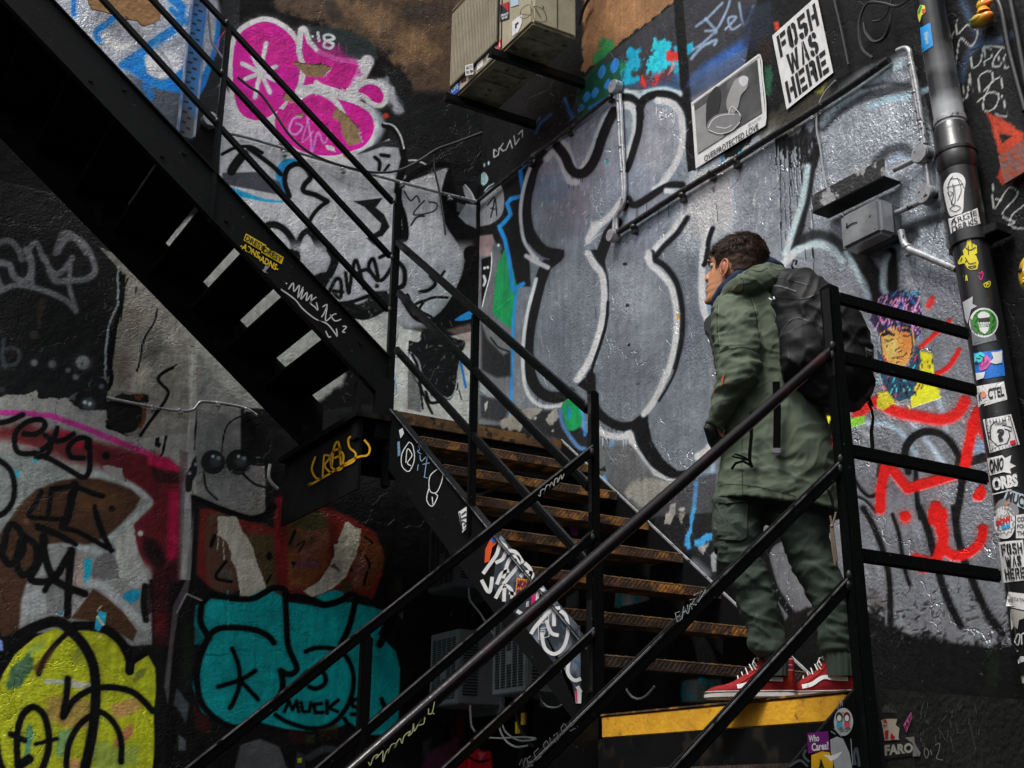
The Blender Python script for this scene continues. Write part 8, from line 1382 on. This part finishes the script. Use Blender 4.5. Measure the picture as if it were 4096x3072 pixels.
for s_ in (-1, 1): b = MB(); b.tube([nz(187, 292, s_*.012), nz(186, 282, s_*.026), nz(194, 280, s_*.042), nz(206, 290, s_*.055)], [.003, .0048, .0045, .002], 8); b.make('eyebrow', HAIR, man, smooth=True)
ribbons('lip_line', 'A', [[(150, 505), (160, 506), (172, 512)]], 3, hb, .001, dmat((110, 50, 40), 1), man)
ribbons('jaw_shade', 'A', [[(152, 445), (162, 449), (172, 442)]], 4, hb, .001, dmat((130, 62, 44), 1), man)
# hair: cap plus strands
prof = [(214, 262), (205, 235), (180, 190), (160, 165), (175, 150), (215, 130), (300, 98), (400, 82), (500, 82), (600, 108), (665, 165), (705, 250), (720, 320), (690, 400), (600, 430), (480, 450), (400, 445), (388, 420), (385, 350), (350, 325), (315, 335), (285, 365), (262, 385), (252, 375), (248, 300), (225, 270)]
def inprof(x, y):
    c = False; n = len(prof)
    for i in range(n):
        x0, y0 = prof[i]; x1, y1 = prof[(i+1) % n]
        if (y0 > y) != (y1 > y) and x < (x1-x0)*(y-y0)/(y1-y0)+x0: c = not c
    return c
hm_ = MB(); grid = []
for y, xf, xb, hw in [(a, b, c, d) for a, b, c, d in [tuple(q) for q in catmull(hs_[11:], 4)]]:
    row = []; f0, f1_ = fA(xf-10), fA(xb+42); c = (f0+f1_)/2; a = (f0-f1_)/2; z = zA(y)+(-.004 if y < 260 else .0)
    for i in range(72):
        t = 2*math.pi*i/72; cs, sn = math.cos(t), math.sin(t); e = .010+.004*mnoise.noise(Vector((cs*4, sn*4, y*.03))); wv = (hw+e)*(1-.14*max(cs, 0)); F_ = c+a*np.sign(cs)*abs(cs)**.86
        p = np.array([O_[0], O_[1], 0])+FH*F_+LH*wv*np.sign(sn)*abs(sn)**.9+UPV*z
        row.append((p, inprof(372-F_*math.cos(math.radians(11))/mpx, y)))
    grid.append(row)
vs = [[hm_.b.verts.new(tuple(p)) for p, _ in r] for r in grid]
for j in range(len(grid)-1):
    for i in range(72):
        k2 = (i+1) % 72
        if grid[j][i][1] and grid[j][k2][1] and grid[j+1][i][1] and grid[j+1][k2][1]: hm_.b.faces.new((vs[j][i], vs[j][k2], vs[j+1][k2], vs[j+1][i]))
top = vs[-1]; hm_.b.faces.new(top); bmesh.ops.delete(hm_.b, geom=[v for v in hm_.b.verts if not v.link_faces], context='VERTS')
hc = np.array([O_[0], O_[1], zA(330)])-FH*.01
rr = random.Random(3)
for q in range(4200):
    j = rr.randrange(2, len(grid)); i = rr.randrange(72); p, ok = grid[j][i]
    if not ok: continue
    if 275 < 372-((p-np.array([O_[0], O_[1], 0]))@FH)/mpx < 405 and p[2] < zA(285) and rr.random() < .93: continue
    n_ = p-hc; n_ /= np.linalg.norm(n_); u = (p-hc)@FH; hgt = (p[2]-hc[2])
    fl = FH*((.75 if u < .05 else .3) if hgt > .05 else -.45)+UPV*(.25 if u > .05 and hgt > .03 else -.4)+np.array([rr.gauss(0, .22) for _ in range(3)])
    fl = fl-n_*(fl@n_); fl /= np.linalg.norm(fl)+1e-9; ln = rr.uniform(.016, .036)*(1. if hgt > .05 else .6); lift = .06 if hgt > .07 else .05
    if u > .06 and hgt > .03: ln *= 1.3; lift = .15
    P0 = p-n_*.003; P1 = p+fl*ln*.5+n_*ln*lift; P2 = p+fl*ln+n_*ln*(lift*.9+rr.uniform(-.15, .2)); hm_.tube([P0, P1, P2], [.0014, .0012, .0002], 3, caps=False)
hm_.make('hair', HAIR, man, smooth=80)
# parka: torso, sleeves, hood in one surface
jk = MB()
skin(jk, rings([('A', 330, 560, 640, 560, .08, 0), ('A', 262, 620, 800, 600, .12, -.02), ('A', 232, 720, 960, 700, .15, -.02), ('A', 232, 900, 1010, 900, .16, -.02), ('A', 240, 1100, 1030, 1100, .16, -.02), ('A', 262, 1300, 1060, 1300, .155, -.02), ('B', 300, 60, 1120, 60, .155, -.02), ('B', 300, 260, 1175, 230, .16, -.01), ('B', 290, 480, 1215, 460, .165, 0), ('B', 256, 690, 1248, 690, .175, 0), ('B', 232, 780, 1262, 820, .18, 0), ('B', 206, 850, 1278, 950, .185, 0), ('B', 240, 852, 1250, 955, .17, 0), ('B', 300, 790, 1200, 900, .14, 0)], 40, 4, 2.3, .016, (7, 7, 12), 3))
skin(jk, rings([('A', 262, 600, 520, 560, .05, .03), ('A', 222, 655, 590, 640, .075, .06), ('A', 205, 740, 610, 740, .085, .09), ('A', 203, 860, 612, 860, .088, .11), ('A', 212, 980, 615, 980, .088, .12), ('A', 215, 1080, 612, 1090, .086, .13), ('A', 238, 1170, 610, 1190, .084, .14), ('A', 246, 1260, 560, 1300, .080, .15), ('A', 228, 1350, 480, 1400, .072, .145), ('A', 208, 1450, 410, 1500, .064, .13), ('A', 190, 1540, 350, 1600, .057, .12), ('B', 168, 160, 312, 190, .05, .11), ('B', 152, 200, 290, 262, .046, .10)], 30, 5, 2.1, .020, (12, 12, 22), 9))
skin(jk, rings([('A', 560, 620, 800, 640, .06, -.16), ('A', 540, 800, 800, 800, .075, -.2), ('A', 500, 1050, 760, 1080, .075, -.22), ('A', 440, 1250, 660, 1300, .07, -.2), ('A', 340, 1500, 500, 1560, .06, -.14), ('B', 290, 200, 400, 280, .05, -.12)], 20))
jk.tube([Wp('A', 300, 590, .07), Wp('A', 370, 545, .10), Wp('A', 450, 510, .12), Wp('A', 540, 470, .13), Wp('A', 640, 455, .11), Wp('A', 740, 460, .05), Wp('A', 780, 470, -.05), Wp('A', 740, 450, -.14), Wp('A', 600, 470, -.17), Wp('A', 440, 520, -.15), Wp('A', 320, 590, -.09)], [.022, .036, .048, .056, .054, .05, .05, .05, .045, .035, .02], 18)
jk.tube([Wp('A', 470, 430, .06), Wp('A', 560, 385, .08), Wp('A', 660, 372, .07), Wp('A', 760, 392, .02), Wp('A', 850, 405, -.04)], [.012, .022, .03, .028, .014], 14)
jk.tube([Wp('A', 285, 580, .06), Wp('A', 350, 520, .085), Wp('A', 430, 470, .09), Wp('A', 470, 500, .10)], [.012, .018, .022, .016], 12)
dn = foldn(.0042, 14, 13, 2)
par = fuse(jk, 'parka', CLO, man, .0062, 2, dn); hj = surf(par)
for pts in ([(250, 660), (245, 760), (250, 900), (262, 1040)], [(218, 1100), (260, 1055), (340, 1030), (460, 1015), (560, 1040), (605, 1075)], [(525, 620), (555, 700), (575, 800), (590, 900), (605, 980), (600, 1060)]):
    ribbons('seam', 'A', [pts], 5, hj, .0015, SEAM, par); ribbons('stitching', 'A', [[(x+9, y-9) for x, y in pts]], 2.5, hj, .0015, dmat((128, 140, 104), 1.2), par)
ribbons('seam', 'B', [[(245, 720), (330, 700), (450, 705), (600, 725), (760, 760), (900, 800)], [(455, 300), (450, 500), (458, 780)], [(1160, 740), (1160, 960)], [(510, 700), (512, 800)], [(220, 832), (340, 800), (500, 800), (760, 845), (900, 878), (1150, 940)]], 5, hj, .0015, SEAM, par)
ribbons('hem_slit', 'B', [[(1165, 745), (1190, 800), (1205, 870), (1215, 950)]], 22, hj, .002, dmat((14, 15, 14), 1), par)
ribbons('hood_seam', 'A', [[(470, 405), (520, 370), (600, 385), (680, 350), (740, 375)], [(285, 585), (350, 552), (430, 570), (465, 520), (455, 450), (430, 440)]], 5, hj, .002, SEAM, par)
patch('collar_lining', 'A', [(345, 545), (395, 510), (452, 484), (462, 520), (440, 552), (380, 548)], hj, .004, dmat((104, 98, 74), 1.2), par)
# dark storm flap at the chest, cuff, gloved hand, strap, cord
b = MB(); b.prism([Wp('A', *q, .0) for q in ((212, 715), (150, 775), (130, 820), (140, 870), (175, 915), (180, 960), (200, 1010), (230, 1060), (262, 900))], HV*.05); b.make('front_flap', dmat((22, 24, 26)), par, .004, smooth=True)
b = MB(); b.tube([Wp('B', 225, 235, .10), Wp('B', 170, 250, .10)], [.040, .043], 20); b.make('sleeve_lining', dmat((24, 25, 27)), par, .004, smooth=True)
gl = MB(); hand(gl, Wp('B', 200, 240, .10), kn_, ER, 1); g_ = fuse(gl, 'glove', dmat((26, 26, 28), 1.6, .6), man, .0038, 2, lambda p: .003)
gl = MB(); hand(gl, wr2, kn2, ER, 1); fuse(gl, 'glove', dmat((26, 26, 28), 1.6, .6), man, .0038, 2, lambda p: .003)
ribbons('orange_zip', 'A', [[(228, 1190), (226, 1290), (222, 1370)], [(216, 1370), (214, 1390), (232, 1385)]], 8, hj, .004, dmat((150, 62, 36)), par, sm=False)
b = MB(); b.tube([Wp('B', 1182, 960, .12), Wp('B', 1196, 1010, .12), Wp('B', 1195, 1050, .12)], .004, 8); b.tube([Wp('B', 1232, 930, .12), Wp('B', 1215, 1000, .12), Wp('B', 1197, 1050, .12)], .004, 8); b.ball(Vector(Wp('B', 1197, 1048, .12)), .008, 10); b.tube([Wp('B', 1192, 1050, .12), Wp('B', 1202, 1200, .12), Wp('B', 1225, 1370, .12)], .005, 8); b.tube([Wp('B', 1202, 1050, .12), Wp('B', 1220, 1200, .12), Wp('B', 1240, 1340, .12)], .005, 8)
b.make('drawcord', dmat((96, 86, 74)), par, smooth=True)
# navy hoodie collar
b = MB(); b.tube([Wp('A', 222, 680, .02), Wp('A', 240, 620, .035), Wp('A', 290, 545, .05), Wp('A', 350, 480, .06), Wp('A', 410, 425, .062), Wp('A', 480, 385, .055), Wp('A', 580, 345, .03), Wp('A', 690, 325, .0), Wp('A', 760, 350, -.04), Wp('A', 640, 360, -.08), Wp('A', 480, 420, -.09), Wp('A', 330, 520, -.07), Wp('A', 240, 640, -.03)], [.012, .020, .024, .025, .024, .026, .030, .030, .022, .02, .02, .02, .012], 16)
for i, v in enumerate(b.b.verts): v.co += Vector((1, 1, 1))*.0025*mnoise.noise(v.co*40)
b.make('hoodie', mat('navy_jersey', (.022, .036, .085), .8, 0, .2, scale=20, c2=(.012, .02, .05), bump=(200, .001, .5)), man, smooth=80)
# trousers
tr = MB()
skin(tr, rings([('B', 300, 560, 780, 560, .12, 0), ('C', 118, -120, 600, -120, .12, .01), ('C', 117, 40, 588, 40, .115, .02), ('C', 118, 140, 585, 150, .11, .02), ('C', 138, 250, 578, 230, .105, .02), ('C', 170, 350, 605, 330, .10, .02), ('C', 238, 450, 640, 440, .098, .02), ('C', 244, 540, 678, 545, .092, .02), ('C', 305, 660, 705, 650, .086, .01), ('C', 362, 800, 742, 790, .082, .01), ('C', 402, 920, 765, 900, .078, .01), ('C', 438, 1020, 780, 1010, .074, .01), ('C', 450, 1110, 792, 1090, .072, .01), ('C', 492, 1180, 800, 1160, .066, .01), ('C', 560, 1225, 806, 1210, .056, .01)], 30, 5, 2.2, .018, (9, 9, 20), 21))
skin(tr, rings([('B', 700, 600, 1200, 600, .12, 0), ('C', 560, -120, 1195, -120, .12, 0), ('C', 660, 30, 1192, 40, .115, 0), ('C', 748, 150, 1196, 160, .108, 0), ('C', 800, 280, 1225, 270, .10, 0), ('C', 842, 380, 1262, 370, .096, 0), ('C', 878, 470, 1308, 460, .092, 0), ('C', 965, 580, 1352, 560, .086, 0), ('C', 1002, 660, 1368, 650, .084, 0), ('C', 1050, 790, 1386, 780, .08, 0), ('C', 1074, 920, 1400, 900, .076, 0), ('C', 1078, 1020, 1408, 1010, .073, 0), ('C', 1088, 1090, 1415, 1070, .07, 0), ('C', 1112, 1150, 1420, 1130, .066, 0), ('C', 1134, 1200, 1422, 1185, .058, 0)], 30, 5, 2.2, .018, (9, 9, 20), 33))
trs = fuse(tr, 'trousers', TRO, man, .0075, 2, foldn(.0045, 10, 15, 7)); ht = surf(trs)
for a, lst in (('cuff', [('C', 585, 1215, 808, 1200, .054, .01), ('C', 600, 1245, 815, 1235, .054, .01), ('C', 606, 1300, 822, 1295, .052, .01), ('C', 612, 1400, 822, 1395, .048, .01)]), ('cuff', [('C', 1138, 1190, 1422, 1175, .056, 0), ('C', 1148, 1235, 1436, 1225, .056, 0), ('C', 1160, 1300, 1442, 1290, .053, 0), ('C', 1175, 1400, 1442, 1395, .048, 0)])):
    R_ = rings(lst, 64, 6, 2.2)
    for r in R_:
        c = sum(r)/len(r)
        for i in range(64): r[i] = c+(r[i]-c)*(1+.035*math.sin(i*math.pi))+ (r[i]-c)*(.03 if i % 4 < 2 else -.02)
    mb = MB(); skin(mb, R_); mb.make('cuff', TRO, trs, smooth=80)
ribbons('seam', 'B', [[(280, 860), (260, 960), (255, 1100)], [(385, 865), (350, 960), (350, 1150)], [(505, 850), (495, 1140)], [(525, 800), (520, 1140)], [(215, 1150), (320, 1170), (480, 1160)], [(215, 1175), (350, 1180), (460, 1172)], [(530, 980), (620, 1010)], [(320, 1180), (325, 1260)], [(240, 845), (360, 850), (520, 832)], [(380, 1610), (420, 1560), (480, 1555)]], 4, ht, .0015, dmat((24, 30, 26), 1), trs)
ribbons('seam', 'C', [[(380, 480), (440, 620), (500, 780), (560, 930), (590, 1010), (590, 1090)], [(900, 170), (940, 310), (1010, 430), (1060, 590)], [(1100, 710), (1130, 850), (1168, 950), (1130, 1020), (1145, 1060)], [(300, 640), (340, 590), (415, 570)]], 4, ht, .0015, dmat((84, 96, 80), 1), trs)
patch('cargo_pocket', 'B', [(232, 862), (500, 850), (492, 1140), (440, 1165), (225, 1150), (218, 1000)], ht, .008, TRO, trs); patch('pocket_flap', 'B', [(240, 810), (520, 800), (520, 840), (380, 852), (320, 856), (240, 846)], ht, .014, TRO, trs)
# shoes
RED = mat('red_canvas', (.27, .008, .014), .8, 0, .25, scale=14, c2=(.19, .006, .010), bump=(300, .0012, .5)); SUE = mat('red_suede', (.33, .022, .012), .9, 0, .15, scale=20, c2=(.24, .015, .01), bump=(200, .0015, .6))
SOLE = mat('white_rubber', (.62, .58, .54), .6, 0, .3, scale=20, c2=(.42, .38, .35))
def shoe(heel, yaw, nm_label):
    f = np.array([math.cos(yaw), math.sin(yaw), 0]); sd_ = np.array([-f[1], f[0], 0]); H = np.array(heel)
    P = lambda x, s, z: tuple(H+f*x+sd_*s+np.array([0, 0, z]))
    t_ = MB()                                  # upper: sections along the foot (x, half width, top height, half width at top)
    secs = [(-.004, .018, .135, .024), (.006, .030, .152, .034), (.04, .036, .156, .040), (.085, .040, .156, .038), (.115, .042, .142, .030), (.14, .044, .112, .026), (.17, .047, .088, .025), (.21, .050, .066, .027), (.25, .050, .052, .028), (.285, .044, .044, .024), (.31, .030, .036, .014), (.322, .012, .030, .005)]
    rows = []
    for x, hw, zt, wt in catmull(secs, 3):
        row = []
        for i in range(24):
            a = 2*math.pi*i/24; cs, sn = math.cos(a), math.sin(a); v = (sn+1)/2; wv = hw*(1-v)+wt*v; row.append(P(x, np.sign(cs)*abs(cs)**.8*wv, .018+(zt-.018)*(.5+.5*np.sign(sn)*abs(sn)**.75)))
        rows.append(row)
    skin(t_, rows); u = fuse(t_, 'shoe', RED, man, .0045, 2); hsu = u
    s_ = MB(); pts = [(-.010, .0), (-.004, .026), (.02, .038), (.08, .042), (.14, .048), (.20, .054), (.26, .053), (.30, .042), (.325, .020), (.330, 0)]; out = [P(x, y, 0) for x, y in catmull(pts, 4)]; out += [P(x, -y, 0) for x, y in reversed(catmull(pts, 4))][1:-1]
    s_.prism(out, (0, 0, .026)); s_.make('sole', SOLE, u, .004, smooth=True)
    s2 = MB(); o2 = [tuple(np.array(p)*1) for p in out]; c0 = sum(np.array(p) for p in o2)/len(o2); s2.prism([tuple(c0+(np.array(p)-c0)*1.012+np.array([0, 0, .019])) for p in o2], (0, 0, .003)); s2.make('sole_stripe', dmat((30, 20, 22)), u)
    bv = BVHTree.FromPolygons([v.co[:] for v in u.data.vertices], [p.vertices[:] for p in u.data.polygons])
    def side(x, z, off=.002, sg=1):
        loc, nn, _, _ = bv.ray_cast(Vector(P(x, sg*.12, z)), Vector(-sd_*sg))
        if loc is None: loc, nn, _, _ = bv.find_nearest(Vector(P(x, sg*.04, z)))
        return loc+nn*off
    for sg in (1, -1):
        def rib(name, pts, w, m, off=.002):
            mb = MB(); Q = catmull(pts, 8); V = []
            for i, p in enumerate(Q):
                d = Q[min(i+1, len(Q)-1)]-Q[max(i-1, 0)]; n = np.array([-d[1], d[0]])/(np.hypot(*d[:2])+1e-9); V.append((mb.b.verts.new(side(*(p+n*w/2), off, sg)), mb.b.verts.new(side(*(p-n*w/2), off, sg))))
            for a, c in zip(V, V[1:]): mb.b.faces.new((a[0], a[1], c[1], c[0]))
            return mb.make(name, m, u)
        rib('side_stripe', [(.035, .063), (.08, .066), (.115, .072), (.135, .066), (.165, .048), (.20, .040)], .014, dmat((214, 206, 200), 1.4), .0035)
        for z_ in (.135, .114, .096): rib('stitching', [(.0, z_), (.05, z_+.001), (.10, z_+.001)], .0016, dmat((225, 190, 185), 1.2), .003)
        rib('heel_panel', [(.004, .030), (.008, .06), (.006, .10)], .026, SUE, .002); rib('heel_panel', [(.024, .03), (.022, .06), (.012, .09)], .014, SUE, .002)
        rib('eyelet_panel', [(.106, .150), (.118, .12), (.140, .095), (.17, .075), (.205, .055)], .020, SUE, .0025); rib('toe_cap', [(.235, .030), (.27, .034), (.305, .026)], .022, SUE, .002)
    lc = MB()
    for i in range(6):
        x = .122+i*.015; z = .146-i*.0135; q1 = side(x, z-.012, .003, 1); q2 = side(x, z-.012, .003, -1); m_ = P(x+.006, 0, z+.004)
        lc.tube([q1, Vector(q1)*.5+Vector(m_)*.5, m_, Vector(q2)*.5+Vector(m_)*.5, q2], .0022, 6)
    lc.tube([P(.118, .012, .143), P(.134, .026, .142), P(.142, .034, .12), P(.13, .034, .10)], .0022, 6); lc.make('lace', dmat((205, 200, 196), 1.4), u)
    b = MB(); b.tube([P(.012+.052*(1-math.cos(a))-.0, .036*math.sin(a), .155) for a in np.linspace(0, 6.283, 24)], .003, 6); b.make('collar_trim', dmat((220, 210, 205), 1.4), u, smooth=True)
    return u
ya = math.atan2(-ER[1], -ER[0])
hl = Wp('C', 872, 1545, 0); hl[2] = Z(ZL)+.0045; hr_ = Wp('C', 1482, 1545, 0); hr_[2] = Z(ZL)+.0045
print('heels', hl, hr_)
shoe(hl, ya-.10, ''); shoe(hr_, ya-.22, '')
# ---------------------------------------------------------------- backpack
BK = mat('black_nylon', (.0065, .0065, .0075), .6, 0, .22, scale=7, c2=(.010, .010, .012), bump=(180, .001, .4))
STR = mat('black_webbing', (.0025, .0025, .003), .9, 0, .05, c2=(.0015, .0015, .002))
pk = MB()
skin(pk, rings([('A', 840, 378, 960, 385, .03, .02), ('A', 715, 425, 1070, 435, .08, .03), ('A', 665, 500, 1160, 500, .11, .04), ('A', 655, 600, 1260, 590, .125, .045), ('A', 672, 720, 1390, 700, .135, .05), ('A', 698, 860, 1470, 840, .14, .05), ('A', 716, 1000, 1515, 980, .14, .05), ('A', 745, 1150, 1545, 1120, .14, .05), ('A', 772, 1280, 1548, 1260, .14, .05), ('A', 830, 1400, 1520, 1400, .13, .04), ('A', 930, 1500, 1440, 1510, .10, .04)], 40, 4, 2.6, .014, (8, 8, 12), 41))
skin(pk, rings([('A', 860, 760, 1060, 770, .04, .13), ('A', 780, 880, 1110, 880, .06, .15), ('A', 760, 1000, 1130, 1000, .065, .16), ('A', 775, 1180, 1130, 1180, .065, .16), ('A', 790, 1290, 1110, 1290, .05, .14)], 24, 4, 2.5, .012, (9, 9, 14), 51))
pack = empty('backpack', tuple(Wp('A', 1050, 900, .1)), 'large black nylon backpack worn by the man in the green parka', 'backpack')
bp_ = fuse(pk, 'bag', BK, pack, .0085, 2, foldn(.007, 12, 9, 13)); hk = surf(bp_)
ribbons('zip', 'A', [[(700, 500), (760, 505), (830, 525), (900, 550)]], 12, hk, .003, dmat((52, 52, 56)), pack); ribbons('zip', 'A', [[(770, 930), (800, 850), (860, 785), (930, 770), (1010, 800)]], 8, hk, .003, dmat((34, 34, 38)), pack)
ribbons('piping', 'A', [[(690, 435), (800, 440), (900, 470), (1010, 500)], [(700, 590), (820, 600), (960, 610), (1100, 560)], [(640, 640), (690, 760), (720, 900), (735, 1100)], [(1180, 600), (1300, 760), (1400, 920), (1470, 1050)], [(830, 900), (840, 1020), (835, 1150)]], 7, hk, .003, dmat((8, 8, 9), 1), pack)
b = MB(); b.tube([Wp('A', 885, 370, .06), Wp('A', 862, 340, .07), Wp('A', 880, 290, .07), Wp('A', 905, 295, .07), Wp('A', 898, 330, .06)], .0045, 8); b.tube([Wp('A', 940, 400, .08), Wp('A', 972, 360, .09), Wp('A', 978, 400, .08)], .004, 8); b.make('zip_pull', dmat((22, 22, 24)), pack, smooth=True)
b = MB(); b.tube([Wp('A', 676, 608, .16), Wp('A', 700, 622, .17), Wp('A', 722, 612, .17), Wp('A', 714, 598, .16)], .003, 8); b.make('buckle', dmat((190, 190, 192)), pack, smooth=True)
lab = patch('label_patch', 'A', [(1475, 1012), (1540, 1030), (1552, 1112), (1486, 1102)], hk, .004, dmat((20, 20, 22)), pack)
ribbons('label_frame', 'A', [[(1475, 1012), (1540, 1030), (1552, 1112), (1486, 1102), (1475, 1012)]], 2.5, hk, .006, dmat((130, 130, 132)), lab, sm=False)
text('lettering', 'ELEMENT', 'A', [(1480, 1020), (1536, 1036), (1538, 1052), (1482, 1038)], hk, .006, dmat((150, 150, 152)), lab, .02, world=False)
ribbons('label_emblem', 'A', [[(1488, 1062), (1512, 1052), (1540, 1070)], [(1505, 1062), (1512, 1085), (1525, 1066)], [(1492, 1090), (1545, 1100)]], 3, hk, .006, dmat((120, 120, 122)), lab, sm=False)
# straps hanging below the bag
def strap(pts, w, tk=.003, name='strap'):
    b = MB(); Q = [np.array(px(k, x, y)) for k, x, y in pts]; 
    for (a, p0), (c, p1) in zip([(q, 0) for q in Q[:-1]], [(q, 0) for q in Q[1:]]): pass
    V = []
    for i, p in enumerate(Q):
        d = Q[min(i+1, len(Q)-1)]-Q[max(i-1, 0)]; n = np.array([-d[1], d[0]])/np.hypot(*d)*w
        V.append([hjs(p+n), hjs(p-n)])
    for (a0, a1), (c0, c1) in zip(V, V[1:]): b.hexa([a0, a1, c1, c0, a0-HV*tk, a1-HV*tk, c1-HV*tk, c0-HV*tk])
    return b.make(name, STR, pack)
def hjs(q): r = ray(*q); return CAM+r*((HD-.205)/(r@HV))
strap([('A', 735, 1300), ('A', 742, 1500), ('B', 745, 60), ('B', 742, 260), ('B', 740, 440)], 15); b = MB(); b.hexa([hjs(px('B', *q)) for q in ((705, 445), (770, 445), (775, 405), (710, 405))]+[hjs(px('B', *q))-HV*.012 for q in ((705, 445), (770, 445), (775, 405), (710, 405))]); b.make('strap_end', dmat((84, 84, 92)), pack)
strap([('B', 528, 100), ('B', 530, 300), ('B', 518, 420), ('B', 515, 500), ('B', 535, 560)], 7); strap([('B', 365, 575), ('B', 400, 525), ('B', 460, 508), ('B', 530, 545)], 5); strap([('B', 530, 520), ('B', 480, 480), ('B', 400, 450), ('B', 370, 468), ('B', 420, 480), ('B', 500, 500)], 3.5)
b = MB(); b.tube([Wp('A', 1500, 1330, .02), Wp('A', 1500, 1420, .02), Wp('A', 1530, 1500, .02), ] + [Wp('B', x, y, .02) for x, y in ((1500, 20), (1530, 90), (1540, 150), (1525, 260), (1535, 400))], [.010, .007, .006, .005, .005, .005, .007, .008], 8); b.make('strap', BK, pack)
